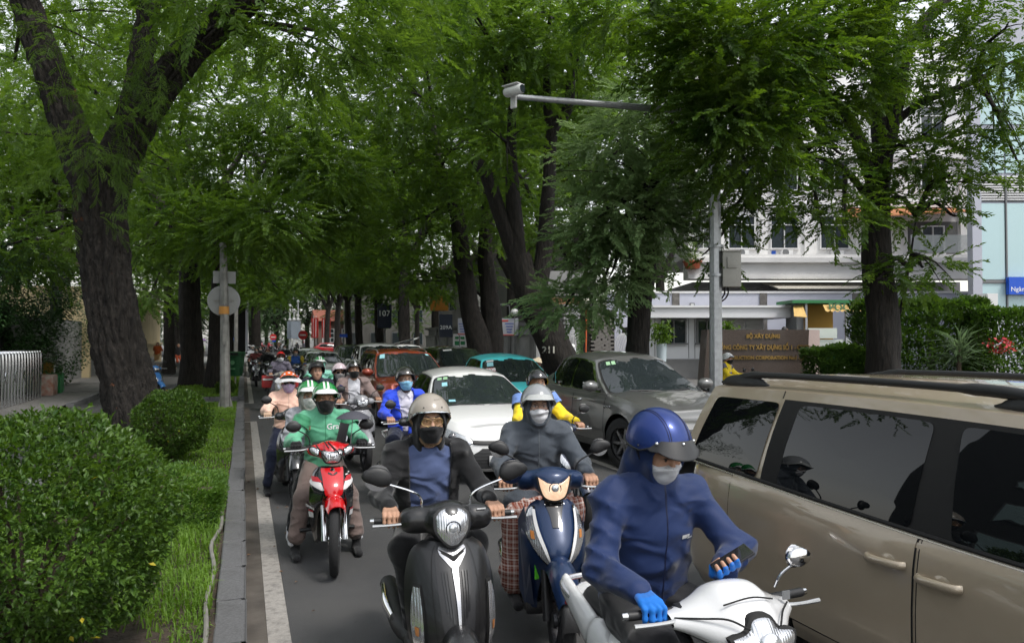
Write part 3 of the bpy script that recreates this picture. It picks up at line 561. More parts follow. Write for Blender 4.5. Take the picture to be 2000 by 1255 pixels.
wbrick_m = M('white_brick', (.42,.42,.43), .8, var=.15, vs=2.5, bump=.3, bs=50); mortar = M('mortar', (.16,.155,.15), .95)
class FR:                          # a building front square to the line of sight: px, py on the photograph become metres on its face
    def __init__(s, name, label, cat, px, d, group=None, z=0, turn=0):
        x, y = pxd(px, d); s.px, s.d = px, d; s.t = thing(name, label, cat, (x, y, 0), -YAW+turn, group)
    def x(s, px): return (px-s.px)/FPX*s.d
    def z(s, py): return CAMH+(660-py)/FPX*s.d
    def box(s, name, px0, px1, py0, py1, y0, y1, mat, par=None, bev=0):
        x0, x1 = s.x(px0), s.x(px1); za, zb = s.z(py1), s.z(py0)
        return MB().box(((x0+x1)/2, (y0+y1)/2, (za+zb)/2), (x1-x0, y1-y0, zb-za), bev=bev).build(name, mat, par or s.t, smooth=bool(bev))
    def window(s, px0, px1, py0, py1, fm=None, n=2, y=-.05, pm=None, transom=None, par=None):
        x0, x1, za, zb = s.x(px0), s.x(px1), s.z(py1), s.z(py0); f = .07; mb = MB()
        mb.box(((x0+x1)/2, y-.02, zb-f/2), (x1-x0, .14, f)).box(((x0+x1)/2, y-.03, za+f/2), (x1-x0+.1, .2, f))
        for i in range(n+1): mb.box((x0+f/2+(x1-x0-f)*i/n, y-.022, (za+zb)/2), (f*(1 if i in (0, n) else .7), .12, zb-za-2*f))
        if transom: mb.box(((x0+x1)/2, y-.024, za+(zb-za)*transom), (x1-x0-2*f, .1, .05))
        w = mb.build('window', fm or frame_w, par or s.t, smooth=False)
        for i in range(n):
            a = x0+f+(x1-x0-f)*i/n; b = x0+(x1-x0-f)*(i+1)/n
            MB().box(((a+b)/2, y+.02, (za+zb)/2), (b-a, .02, zb-za-2*f)).build('pane', pm or pane_m, w, smooth=False)
        return w
# --- white office building
B = FR('office_building', 'white office building with a wide balcony band behind the trees', 'building', 1600, 48)
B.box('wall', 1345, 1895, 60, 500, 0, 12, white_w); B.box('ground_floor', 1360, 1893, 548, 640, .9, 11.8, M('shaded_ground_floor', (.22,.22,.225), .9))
mb = MB()
for k, (o, za, zb) in enumerate(((1.3, 500, 507), (1.55, 507, 516), (1.2, 516, 538), (1.4, 538, 547))):
    x0, x1 = B.x(1335)-.0, B.x(1890); mb.box(((x0+x1)/2, -o/2, (B.z(za)+B.z(zb))/2), (x1-x0, o, B.z(za)-B.z(zb)))
mb.build('balcony_band', white_w, B.t, smooth=False)
for px in (1400, 1490, 1580, 1680, 1755, 1885): B.box('pilaster', px-9, px+9, 300, 500, -.18, .01, white_w)
for py in (395, 300, 190): B.box('cornice', 1345, 1893, py, py+10, -.3, -.001, white_w)
for a, b in ((1358, 1390), (1422, 1476), (1505, 1560), (1602, 1660)): B.window(a, b, 420, 486, n=2, transom=.72)
for a, b in ((1422, 1476), (1505, 1560), (1602, 1660), (1800, 1850)): B.window(a, b, 312, 372, n=2, transom=.7)
for a, b in ((1505, 1560), (1602, 1660), (1700, 1750), (1800, 1850), (1422, 1476)): B.window(a, b, 205, 270, n=2, transom=.7)
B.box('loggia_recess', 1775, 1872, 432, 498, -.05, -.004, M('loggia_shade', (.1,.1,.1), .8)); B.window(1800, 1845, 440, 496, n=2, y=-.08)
x0, x1 = B.x(1650), B.x(1870)
MB().raw([(x0, -.02, B.z(405)), (x1, -.02, B.z(405)), (x1, -1.5, B.z(418)), (x0, -1.5, B.z(430)), (x0, -.02, B.z(407)), (x1, -.02, B.z(407)), (x1, -1.5, B.z(420)), (x0, -1.5, B.z(432))], [(0,1,2,3),(7,6,5,4),(3,2,6,7),(0,3,7,4),(1,5,6,2)]).build('awning', M('terracotta_awning', (.42,.17,.07), .8, var=.15, vs=3), B.t, smooth=False)
B.box('glass_railing', 1760, 1876, 463, 497, -1.3, -1.27, M('railing_glass', (.5,.54,.54), .1, alpha=.45)); B.box('plaque', 1508, 1516, 489, 496, -.05, -.003, M('blue_plaque', C(40,90,190), .5))
mb = MB(); xa, xb = B.x(1497), B.x(1700)
mb.raw([(xa, -2.2, B.z(566)), (xb, -2.2, B.z(566)), (xb, .8, B.z(549)), (xa, .8, B.z(549)), (xa, -2.2, B.z(568)), (xb, -2.2, B.z(568)), (xb, .8, B.z(551)), (xa, .8, B.z(551))], [(0,1,2,3),(7,6,5,4),(0,4,5,1),(0,3,7,4)]); mb.build('canopy', M('cream_sheet', (.55,.52,.45), .6), B.t, smooth=False)
pt = FR('potted_plant', 'terracotta pot with a palm-like plant on the white balcony ledge', 'plant', 1353, 46.4)
MB().lathe([(0, 0), (.42, 0), (.55, .38), (.6, .4), (.6, .46), (.5, .46), (0, .42)], 16, (0, 0, pt.z(524))).build('pot', M('terracotta', (.38,.09,.04), .7), pt.t)
zz = pt.z(512); n = 90; cloud('leaves', np.c_[rng.normal(0, .1, (n, 2)), np.full(n, zz)+rng.uniform(0, 1.2, n)], np.c_[rng.normal(0, 1, (n, 2)), rng.uniform(.1, 1, n)], [leafquad(.7, .09)], leaf_a, pt.t)
for px in (1448, 1533, 1632): 
    ac = B.box('air_conditioner', px-11, px+11, 489, 499, -.55, -.2, frame_w, bev=.03); MB().lathe([(0, 0), (.2, 0), (.21, .02)], 18, (B.x(px)-.1, -.57, B.z(494)), 'y').build('fan_grille', frame_g, ac)
# --- compound wall with slate piers
Wl = FR('compound_wall', 'long pale lavender compound wall with slate piers behind the guardhouse', 'wall', 1540, 41)
Wl.box('wall', 1186, 1905, 572, 735, 0, .25, lav_w); Wl.box('coping', 1184, 1907, 568, 572, -.06, .31, white_w)
for px in (1320, 1491, 1672, 1818): Wl.box('pier', px-7, px+7, 571.5, 735, -.08, .27, slate_m)
# --- guardhouse
G = FR('guardhouse', 'low white guardhouse with sliding windows and louvred panels behind the stone sign', 'guardhouse', 1400, 35)
G.box('roof_canopy', 1258, 1537, 602, 621, -1.3, 4, M('white_cladding', (.66,.66,.68), .5)); G.box('roof_edge', 1254, 1541, 598, 602, -1.4, 4.1, frame_w)
G.box('wall', 1268, 1492, 621, 735, 0, 3.5, M('white_panel', (.7,.71,.74), .4)); G.box('plinth', 1262, 1500, 700, 745, -.25, -.001, grey_w)
for a, b in ((1291, 1340), (1360, 1400)): G.window(a, b, 622, 672, fm=frame_g, n=2, y=-.05)
for a in (1279, 1345, 1357, 1405): G.box('panel_joint', a-.6, a+.6, 622, 699, -.012, -.002, frame_g)
for k, (a, b) in enumerate(((1420, 1454), (1456, 1490))):
    p = G.box('louvre_panel', a, b, 620, 645, -.06, -.02, M('louvre_white', (.55,.55,.54), .6))
    for py in np.arange(622, 645, 2.6): MB().box(((G.x(a)+G.x(b))/2, -.08, G.z(py)), (G.x(b)-G.x(a)-.06, .05, .025), rx=R(30)).build('slat', M('louvre_white'), p, smooth=False)
for px, lab in ((1292, 'leafy pot plant on a white pedestal left of the guardhouse window'), (1420, 'leafy shrub in a pot at the guardhouse louvres')):
    t = FR('potted_plant', lab, 'plant', px, 33.5, 'guardhouse plants')
    MB().lathe([(0, t.z(705)), (.2, t.z(705)), (.24, t.z(672)), (.26, t.z(670)), (0, t.z(671))], 14).build('pedestal', M('pale_blue_pot', (.5,.58,.62), .5), t.t)
    n = 300; cloud('leaves', np.c_[rng.normal(0, .22, (n, 2)), rng.uniform(t.z(668), t.z(630), n)], rng.normal(0, 1, (n, 3)), [leafquad(.22, .12)], leaf_a, t.t)
FL = FR('floodlight', 'small square floodlight on the pale compound wall', 'lamp', 1351, 40.9); FL.box('housing', 1347, 1356, 591, 598, -.12, 0, frame_g); FL.box('lens', 1348.5, 1354.5, 592.5, 597, -.125, -.121, frame_w)
# --- folded gate made of white hoops
HG = FR('folding_gate', 'folded white hoop gate with black tips beside the slate pier', 'gate', 1216, 31)
for i in range(9):
    x = HG.x(1197+i*3.2); z0, z1 = HG.z(705), HG.z(648+abs(i-8)*.2)
    pts = [(x, -.2*i, z0), (x+.02, -.2*i, z0+.5), (x+.18, -.2*i, z0+.95), (HG.x(1216+i*.9), -.2*i, z1)]
    h = MB().tube(pts, .022, 8, smooth=16).build('hoop', frame_w, HG.t); MB().tube([pts[-1], (pts[-1][0]+.02, pts[-1][1], z1+.22)], [.03, .022], 8).build('tip', dark_m, h)
# --- stone sign
S = FR('stone_sign', 'dark granite sign wall with gilt Vietnamese lettering', 'sign', 1490, 24)
gran = M('sign_granite', (.075,.056,.047), .35, var=.25, vs=20, coat=.15); layered(gran, (.13,.11,.095), 60, .6, .7, .5)
x0, x1, x2, x3 = S.x(1372), S.x(1574), S.x(1382), S.x(1580); za, zb = .15, S.z(643)
MB().raw([(x0, 0, za), (x1, 0, za), (x3, 0, zb), (x2, 0, zb), (x0, .8, za), (x1+.75, .8, za), (x3+.65, .8, zb), (x2, .8, zb)], [(0,1,2,3),(3,2,6,7),(0,3,7,4),(4,7,6,5),(0,4,5,1)]).build('slab', gran, S.t, smooth=False)
MB().raw([(x1+.004, -.004, za), (x1+.755, .8, za), (x3+.655, .8, zb+.002), (x3+.004, -.004, zb+.002)], [(0,1,2,3)]).build('end_face', M('pink_granite', (.4,.31,.28), .6, var=.15, vs=40), S.t, smooth=False)
gilt = M('gilt_letters', (.42,.27,.09), .3, metal=.9)
for txt, px, py, sz, sx in (('BỘ XÂY DỰNG', 1490, 656, .17, .9), ('TỔNG CÔNG TY XÂY DỰNG SỐ 1 - CTCP', 1490, 678, .2, .76), ('CONSTRUCTION CORPORATION No1 - JSC', 1490, 698, .155, .9)):
    text('lettering', txt, sz, gilt, S.t, Matrix.Translation((S.x(px), -.02, S.z(py))) @ XZ, .016, bold=.006, sx=sx)
# --- juice kiosk
K = FR('kiosk', 'green and yellow food kiosk with a scalloped awning lettered POCO', 'kiosk', 1590, 33)
kg = M('kiosk_green', (.02,.16,.05), .5); ky = M('awning_yellow', (.55,.36,.12), .75, var=.1, vs=4); kw = M('kiosk_yellow_wall', (.4,.22,.03), .7)
K.box('back_wall', 1570, 1650, 590, 665, 1.2, 1.3, kw); K.box('side_wall', 1556, 1570, 590, 700, 0, 1.3, frame_g); K.box('counter', 1572, 1660, 662, 676, -.1, .5, M('counter_pale', (.55,.6,.55), .5)); K.box('counter_base', 1573, 1659, 676, 720, 0, .4, kg); K.box('counter_rail', 1573, 1662, 676, 681, -.14, -.101, M('rail_red', (.25,.04,.03), .5))
K.box('roof', 1540, 1668, 586, 592, -.5, 1.5, kg); K.box('post', 1648, 1652, 592, 700, -.2, -.1, steel); K.box('post', 1570, 1574, 592, 700, -.2, -.1, steel)
K.box('menu_board', 1576, 1632, 640, 660, -.16, -.12, M('menu_pale', (.6,.66,.6), .5))
mb = MB(); a, b = K.x(1594), K.x(1668); n = 24; P = np.zeros((n*2+1, 2, 3))
for i in range(2*n+1): xx = a+(b-a)*i/(2*n); P[i, 0] = (xx, -.75, K.z(596)); P[i, 1] = (xx, -1.0, K.z(607)-.06*abs(math.sin(i*math.pi/6)))
mb.grid(P); mb.build('valance', ky, K.t, smooth=False); text('lettering', 'POCO', .46, M('kiosk_letter_green', (.03,.1,.03), .6), K.t, Matrix.Translation((K.x(1630), -.93, K.z(601.5))) @ Matrix.Rotation(R(-14), 4, 'X') @ XZ, .006, bold=.014, sx=.95)
MB().raw([(K.x(1548), -.1, K.z(596)), (K.x(1566), -.1, K.z(594)), (K.x(1552), -1.4, K.z(620)), (K.x(1528), -1.4, K.z(618)), (K.x(1548), -.1, K.z(597)), (K.x(1566), -.1, K.z(595)), (K.x(1552), -1.4, K.z(621)), (K.x(1528), -1.4, K.z(619))], [(0,1,2,3),(7,6,5,4),(3,2,6,7),(0,3,7,4),(1,5,6,2)]).build('side_awning', ky, K.t, smooth=False)
# --- bank building at the right edge
D = FR('bank_building', 'pale bank building with tall frosted panes and louvres at the right edge', 'building', 1950, 31)
MB().prism([(D.x(1893), .02), (D.x(2200), .02), (D.x(2200)+9, 12), (6.3, 12)], .1, D.z(-60)).build('wall', M('lilac_panel', (.4,.41,.47), .5), D.t, smooth=False) 
for a in (1912, 1968, 2024, 2080):
    for py0, py1 in ((396, 545), (553, 602), (250, 336), (90, 240)): D.box('pane', a, a+52, py0, py1, -.04, 0, pane_b)
    lv_ = D.box('louvre_grille', a, a+52, 342, 392, -.02, 0, dark_m)
    for py in np.arange(344, 392, 5): MB().box(((D.x(a)+D.x(a+52))/2, -.05, D.z(py)), (D.x(52+a)-D.x(a)-.04, .07, .045), rx=R(35)).build('slat', frame_w, lv_, smooth=False)
for a in (1910, 1966.5, 2022): D.box('mullion', a-1.2, a+1.4, 342, 604, -.09, .01, frame_g)
D.box('mullion', 1911, 2140, 546, 552, -.091, .01, frame_g)
D.box('corner_pier', 1892, 1910, -60, 735, -.35, .01, M('lilac_panel'))
sg = D.box('sign_board', 1963, 2100, 541, 575, -.3, -.1, M('bank_blue', C(22,80,190), .4)); text('lettering', 'Ngân hàng Qu', .26, M('sign_white', (.85,.85,.85), .5), sg, Matrix.Translation((D.x(1966), -.305, D.z(565))) @ XZ, .004, align='LEFT')
E = FR('sign_pillar', 'grey and white pillar bearing a diamond emblem above the hedge', 'sign', 1915, 22)
E.box('front_block', 1897, 1930, 574, 735, -.02, .5, M('pillar_grey', (.36,.37,.37), .6)); E.box('side_block', 1930, 1951, 572, 735, .02, .5, frame_w)
ex, ez = E.x(1914), E.z(588)
def diamond(r, y, m, nm): return MB().raw([(ex, y, ez+r), (ex-r*.95, y, ez), (ex, y, ez-r), (ex+r*.95, y, ez), (ex, y+.01, ez+r), (ex-r*.95, y+.01, ez), (ex, y+.01, ez-r), (ex+r*.95, y+.01, ez)], [(0,1,2,3),(0,4,5,1),(1,5,6,2),(2,6,7,3),(3,7,4,0)]).build(nm, m, E.t, smooth=False)
diamond(.165, -.034, M('emblem_red', (.3,.03,.03), .5), 'emblem_border'); diamond(.145, -.04, frame_w, 'emblem_field')
MB().raw([(ex-.055, -.045, ez-.055), (ex+.03, -.045, ez-.055), (ex+.03, -.045, ez+.1), (ex-.01, -.045, ez+.1)], [(0,1,2,3)]).build('emblem_tower', kg, E.t); MB().raw([(ex-.085, -.046, ez-.058), (ex, -.046, ez-.14), (ex+.085, -.046, ez-.058)], [(0,1,2)]).build('emblem_point', M('emblem_red'), E.t)
hl = leafmat('leaf_tall_hedge', (.03,.075,.012), (.08,.15,.03), tr=.35, vs=2)
for nm, lab, pa, pb, py, d, n, fl in (('tall_hedge', 'tall flowering hedge behind the dark spreading tree', 1674, 1905, 590, 21.5, 22000, 260), ('tall_hedge', 'lower stretch of flowering hedge below the bank sign', 1905, 2080, 607, 20.5, 11000, 160), ('trimmed_hedge', 'small trimmed hedge at the right end of the stone sign', 1583, 1690, 682, 19.5, 9000, 0)):
    x, y = pxd((pa+pb)/2, d); h = CAMH+(660-py)/FPX*d-.15; hedge(nm, lab, (x, y, .15), ((pb-pa)/FPX*d, 1.0, h), n, [leafquad(.13, .075), leafquad(.1, .06)], hl, -YAW, fl)
Y = FR('yucca', 'spiky yucca in front of the flowering hedge', 'plant', 1872, 19.6)
n = 150; zz = rng.uniform(Y.z(712), Y.z(668), n); cloud('leaves', np.c_[rng.normal(0, .05, (n, 2)), zz], np.c_[rng.normal(0, .7, (n, 2)), rng.uniform(-.2, 1, n)], [leafquad(.75, .05)], leafmat('leaf_yucca', (.06,.1,.05), (.11,.16,.08)), Y.t); MB().tube([(0, 0, .1), (0, 0, Y.z(665))], [.07, .05], 8).build('stem', twig_m, Y.t)
rf = FR('flowering_shrub', 'shrub with red blossoms at the right end of the hedge', 'shrub', 1958, 19.5); n = 120; cloud('blossoms', np.c_[rng.normal(0, .16, (n, 2)), rng.uniform(rf.z(688), rf.z(662), n)], rng.normal(0, 1, (n, 3)), [leafquad(.09, .07)], M('red_petal', (.45,.03,.04), .6), rf.t)
n = 500; cloud('foliage', np.c_[rng.normal(0, .3, (n, 2)), rng.uniform(.2, rf.z(668), n)], rng.normal(0, 1, (n, 3)), [leafquad(.1, .05)], hl, rf.t)
# --- camera pole
x, y = pxd(1398, 15.2); P = thing('camera_pole', 'galvanised octagonal pole with a long arm reaching over the road', 'pole', (x, y, .1))
MB().tube([(0, 0, 0), (0, 0, 6.6)], [.135, .1], 8).build('post', steel, P, sharp=20); ae = dp(1003, 189, 13.9); az = 6.42
MB().tube([(0, 0, az-.1), (ae.x-x, ae.y-y, ae.z-.1)], [.075, .05], 12).build('arm', steel, P)
for z in (3.35, 3.92): MB().lathe([(.135, -.025), (.15, -.025), (.15, .025), (.135, .025)], 12, (0, 0, z-.1-.15)).build('clamp', steel, P)
MB().box((0, 0, .02), (.42, .42, .04)).build('base_plate', steel, P, smooth=False)
cb = thing('control_cabinet', 'grey control cabinet strapped to the camera pole', 'cabinet', (x, y, 0), -YAW); s15 = 1500/15.2; Z = lambda py: CAMH+(660-py)/s15
MB().box((.29, 0, (Z(492)+Z(560))/2), (.36, .3, Z(492)-Z(560)), bev=.012).build('case', M('cabinet_grey', (.3,.29,.26), .5, var=.06, vs=4), cb); MB().box((.285, -.165, Z(513)), (.19, .04, .22), bev=.008).build('cover', M('cabinet_grey'), cb); MB().box((.29, 0, Z(490.5)), (.4, .34, .025)).build('lid', M('cabinet_grey'), cb, smooth=False)
for dx in (.17, .24): MB().tube([(dx, 0, Z(559)), (dx+.01, 0, Z(572)), (dx-.05, .02, Z(583)), (.08, .04, Z(590))], .016, 8, smooth=14).build('cable', dark_m, cb)
cc = thing('traffic_camera', 'white bullet camera at the end of the pole arm', 'camera', (ae.x, ae.y, ae.z-.02), R(30))
MB().box((-.02, -.02, 0), (.05, .12, .4), bev=.01).build('bracket', frame_w, cc); MB().lathe([(0, -.3), (.075, -.3), (.09, -.27), (.09, .06), (.07, .1), (0, .1)], 18, (-.13, -.02, .07), 'y').build('housing', frame_w, cc); MB().lathe([(0, -.302), (.072, -.305), (.072, -.295)], 18, (-.13, -.02, .07), 'y').build('lens', pane_m, cc); MB().box((-.13, -.1, .168), (.21, .36, .015), bev=.004).build('sunshield', frame_w, cc)
# --- galvanised sign post in the median
q = gp(440, 796, .15); P = thing('sign_post', 'galvanised tapering post carrying road signs seen from behind', 'pole', (q.x, q.y, .13)); dpo = 22.4; s = FPX/dpo
pm = M('weathered_galvanised', (.24,.235,.22), .6, metal=.5, var=.25, vs=5)
MB().tube([(0, 0, 0), (-.03, 0, 2.2), (-.09, 0, 4.3)], [.14, .11, .085], 8).build('post', pm, P, sharp=20); MB().raw([(-.05,-.03,.05),(.2,-.03,0),(.05,-.03,.6),(-.05,.03,.05),(.2,.03,0),(.05,.03,.6)], [(0,1,2),(5,4,3),(0,3,4,1),(1,4,5,2)]).build('rib', pm, P, smooth=False)
MB().raw([(.05,-.03,.05),(-.2,-.03,0),(-.05,-.03,.6),(.05,.03,.05),(-.2,.03,0),(-.05,.03,.6)], [(2,1,0),(3,4,5),(1,4,3,0),(2,5,4,1)]).build('rib', pm, P, smooth=False); MB().box((-.03, -.13, 1.9), (.09, .05, .5)).build('conduit_box', pm, P, smooth=False); MB().lathe([(.125, 0), (.128, 0), (.122, .2), (.119, .2)], 10, (-.05, 0, 2.45)).build('sticker', M('orange_sticker', (.55,.25,.05), .6), P)
zc = CAMH+(660-594)/s-.13; sb = M('sign_back', (.25,.255,.25), .45, metal=.4, var=.08, vs=3)
for z, w in ((zc, 'round_sign'),): MB().lathe([(0, 0), (.4, 0), (.41, .012), (.4, .02), (0, .02)], 32, (-.06, .16, z), 'y').build(w, sb, P); MB().box((-.06, .14, z), (.5, .03, .04)).build('bracket', pm, P, smooth=False)
MB().box((-.05, .16, CAMH+(660-553)/s-.13), (.56, .015, .32)).build('plate_sign', sb, P, smooth=False)
def bin_(px, py, d, w, h, m, lab):
    x, y = pxd(px, d); t = thing('litter_bin', lab, 'litter bin', (x, y, .14), -YAW); z0 = .35
    P = []
    for z, k in ((z0, .8), (z0+h*.8, 1.0), (z0+h*.82, 1.08), (z0+h*.84, 1.08)): P.append([(a*w*k/2, b*w*.8*k/2, z) for a, b in ((-1,-.85),(-.85,-1),(.85,-1),(1,-.85),(1,.85),(.85,1),(-.85,1),(-1,.85))])
    MB().grid(np.array(P), cv=True).raw(P[-1], [tuple(range(8))]).build('body', m, t); MB().box((0, 0, z0+h*.84+.07), (w*1.05, w*.85, .15), bev=.05).build('lid', m, t); MB().box((0, -w*.43, z0+h*.84+.06), (w*.7, .03, .08)).build('opening', dark_m, t, smooth=False); MB().tube([(0, .05, 0), (0, .05, z0)], .04, 8).build('post', steel, t); MB().lathe([(0, 0), (w*.14, 0), (w*.14, .004)], 16, (0, -w*.41, z0+h*.55), 'y').build('mark', M('bin_mark', (.12,.3,.15), .6), t); MB().box((0, -w*.395, z0+h*.3), (w*.35, .006, .05)).build('mark', M('bin_mark'), t, smooth=False)
bin_(459, 735, 30, .62, .95, M('bin_green', (.012,.09,.03), .45, var=.1, vs=5), 'green wheeled litter bin on a post in the median')
bin_(454, 712, 36, .55, .8, M('bin_red', (.35,.06,.03), .5), 'red litter bin behind the green one')
# --- left side: cream building, wall, creeper, gate
cb_ = thing('cream_building', 'cream rendered building with a tiled roof along the left footway', 'building', (-6.7, 59, .13))
MB().box((-4, 0, 2.3), (8, 25, 4.6)).build('wall', cream_w, cb_, smooth=False); MB().box((.06, 0, .6), (.12, 25, 1.5)).build('plinth', cream_w, cb_, smooth=False); MB().box((.1, 0, 1.4), (.24, 25.1, .12)).build('ledge', cream_w, cb_, smooth=False)
MB().raw([(.7, -12.9, 4.5), (.7, 12.9, 4.5), (-4, 12.9, 6.8), (-4, -12.9, 6.8), (.7, -12.9, 4.7), (.7, 12.9, 4.7), (-4, 12.9, 7), (-4, -12.9, 7)], [(4,5,6,7),(3,2,1,0),(0,1,5,4),(0,4,7,3)]).build('roof', M('roof_tile', (.09,.06,.05), .9, var=.3, vs=3), cb_, smooth=False)
for y in (-12, -6, 0, 6, 12): MB().box((.09, y, .62), (.1, .35, 1.6)).build('pilaster', cream_w, cb_, smooth=False)
po = thing('wall_poster', 'framed pale poster with a red motif on the cream wall', 'poster', (-6.55, 49.2, 0)); MB().box((0, 0, 2.4), (.05, 2.6, 1.7)).build('panel', M('poster_pale', (.4,.42,.46), .5), po, smooth=False); MB().box((.03, .65, 2.4), (.03, 1.0, 1.5)).build('sheet', frame_w, po, smooth=False); MB().raw([(.05, .65, 1.85), (.05, .35, 2.2), (.05, .4, 2.55), (.05, .65, 2.95), (.05, .9, 2.55), (.05, .95, 2.2)], [range(6)]).build('motif', M('poster_red', (.4,.05,.04), .6), po, smooth=False); MB().box((.03, 0, 1.6), (.04, 2.6, .12)).build('caption_strip', M('poster_red'), po, smooth=False)
wl = thing('wall_lamp', 'dark street-lamp head on the cream wall', 'lamp', (-6.6, 50, 3.9)); MB().tube([(0, 0, 0), (.5, 0, .35), (1.0, 0, .4)], [.04, .04, .03], 8, smooth=10).build('bracket', frame_g, wl); MB().ell((1.25, 0, .4), (.42, .17, .09)).build('head', frame_g, wl)
MB().box((.15, .3, -.55), (.3, 1.6, .25)).build('air_vent', grey_w, wl, smooth=False)
def bars(name, label, cat, x, y0, y1, h, step, mat, r=.02, rails=(.15, .9), z=.13):
    t = thing(name, label, cat, (x, y0, z)); n = int((y1-y0)/step); bm_ = MB().tube([(0, 0, 0), (0, 0, h)], r, 6).mesh('bar'); bm_.materials.append(mat)
    for i in range(n+1): link('bar', bm_, None, t, (0, i*step, 0))
    for k in rails: MB().box((0, (y1-y0)/2, h*k), (.05, y1-y0, .05)).build('rail', mat, t, smooth=False)
    return t
bars('metal_gate', 'pale barred gate beyond the cream building', 'gate', -6.4, 72, 78, 2.3, .25, frame_w, .05)
gw = thing('garden_wall', 'grey concrete wall with a cream pillar behind the creeper', 'wall', (-7.2, 35, .13)); MB().box((0, 0, 1.3), (.3, 20, 2.6)).build('wall', grey_w, gw, smooth=False); MB().box((.3, 5.2, 1.5), (.35, .35, 3.0)).build('pillar', cream_w, gw, smooth=False)
cp = thing('creeper', 'dense dark creeper spilling over the wall at the left edge', 'plant', (-7, 27, .13))
lum = [((-.3, -2, 3.2), (1.3, 2.2, 1.6), 6400), ((.2, 1.5, 2.8), (1.0, 2.2, 1.9), 6800), ((.3, 3.5, 3.6), (1.1, 1.8, 1.5), 4600), ((.4, 2.0, 1.0), (.7, 1.5, 1.0), 2400), ((-1.5, 0, 4.6), (2.6, 4, 1.3), 5000), ((.3, -.2, 1.6), (.6, 1.0, 1.2), 1700), ((.4, 5.5, 2.0), (.9, 2.2, 1.9), 3600)]
Pc, Dc = crown_pts([(np.array(c), r, n) for c, r, n in lum], droop=.2, shell=.6); cloud('foliage', Pc, Dc, [leafquad(.12, .08), leafquad(.1, .06), leafquad(.09, .06)], leafmat('leaf_creeper', (.018,.05,.014), (.045,.1,.03), tr=.2, rough=.3, vs=2), cp)
mb = MB(); [mb.tube([(-.2, y, 0), (-.1, y+.2, 1.4), (0, y+.1, 3)], [.07, .05, .03], 6) for y in (.5,)]; mb.build('stems', twig_m, cp)
rg = thing('retractable_gate', 'shiny stainless concertina gate at the left edge', 'gate', (-6.2, 18.5, .15)); chrome = M('stainless', (.55,.56,.57), .18, metal=1)
def hoop(): 
    return MB().tube([(-.35, 0, 0), (-.35, 0, 1.25), (-.25, 0, 1.4), (.25, 0, 1.4), (.35, 0, 1.25), (.35, 0, 0)], .03, 6, smooth=22).mesh('hoop')
hm = hoop(); hm.materials.append(chrome); xm = MB(); 
for z in (.75,): xm.tube([(.36, 0, z-.16), (.36, .3, z+.16)], .02, 6).tube([(.37, 0, z+.16), (.37, .3, z-.16)], .02, 6)
xm = xm.mesh('lattice'); xm.materials.append(chrome)
for i in range(29): link('hoop', hm, None, rg, (0, i*.3, 0)); l_ = None if i % 3 else link('lattice', xm, None, rg, (0, i*.3, 0)); 
sp = thing('speckled_panel', 'white speckled panel beside the barred fence at the left edge', 'panel', (-7.1, 22.6, .13)); mb_ = M('speckled_white', (.65,.65,.68), .6); layered_ok = MB().box((0, 0, 1.6), (.1, 4.4, 1.2)).build('board', mb_, sp, smooth=False)
nt = mb_.node_tree; vo = nt.nodes.new('ShaderNodeTexVoronoi'); vo.inputs['Scale'].default_value = 7; tc = nt.nodes.new('ShaderNodeTexCoord'); nt.links.new(tc.outputs['Object'], vo.inputs[0]); cr = nt.nodes.new('ShaderNodeValToRGB'); cr.color_ramp.elements[0].position = .2; cr.color_ramp.elements[0].color = (.08,.08,.09,1); cr.color_ramp.elements[1].position = .28; cr.color_ramp.elements[1].color = (.65,.65,.68,1); nt.links.new(vo.outputs['Distance'], cr.inputs[0]); nt.links.new(cr.outputs[0], nt.nodes['Principled BSDF'].inputs['Base Color'])
MB().box((0, -2, .5), (.08, .1, 1.0)).build('leg', frame_g, sp, smooth=False); MB().box((0, 2, .5), (.08, .1, 1.0)).build('leg', frame_g, sp, smooth=False)
bars('barred_fence', 'black barred fence under the creeper at the left edge', 'fence', -7.0, 25.0, 28.4, 2.9, .22, dark_m, .03)
ub = thing('yellow_box', 'small yellow meter box below the creeper', 'box', (-6.3, 30.2, .13)); MB().box((0, 0, .75), (.3, .35, .5), bev=.02).build('case', M('box_yellow', (.3,.16,.02), .6), ub); MB().box((.16, 0, .75), (.02, .18, .32)).build('label_plate', frame_w, ub, smooth=False); MB().box((0, 0, .25), (.1, .1, .5)).build('post', frame_g, ub, smooth=False)
cbx = thing('concrete_block', 'rough concrete block with reddish stains beside the concertina gate', 'block', (-6.0, 28.2, .13)); MB().box((0, 0, .33), (.6, .7, .66), bev=.05).build('block', M('stained_concrete', (.3,.28,.25), .9, var=.2, vs=6, col2=(.25,.1,.06)), cbx); MB().box((.0, 1.2, .3), (.5, .6, .6), rx=R(12)).build('green_board', kg, cbx, smooth=False)
# --- right side: baluster wall, brick piers, boards, lamps
bw = thing('baluster_wall', 'grey garden wall topped with balusters behind the parked traffic', 'wall', (13, 0, .145)); pbm = MB().lathe([(.06, 0), (.09, .02), (.06, .06), (.085, .2), (.05, .36), (.075, .42), (.085, .46)], 8).mesh('baluster'); pale_c = M('pale_concrete', (.3,.3,.3), .85, var=.15, vs=2); pbm.materials.append(pale_c)
MB().box((0, 45, .95), (.2, 23, 1.9)).build('wall', pale_c, bw, smooth=False); MB().box((0, 45, 2.5), (.34, 23, .16)).build('rail', grey_w, bw, smooth=False); MB().box((0, 45, 1.95), (.3, 23, .12)).build('rail', grey_w, bw, smooth=False)
for y in np.arange(34, 56.4, 3.2): MB().box((0, y, 1.3), (.36, .36, 2.62)).build('post', grey_w, bw, smooth=False)
for y in np.arange(34.2, 56, .26): link('baluster', pbm, None, bw, (0, y, 2.0))
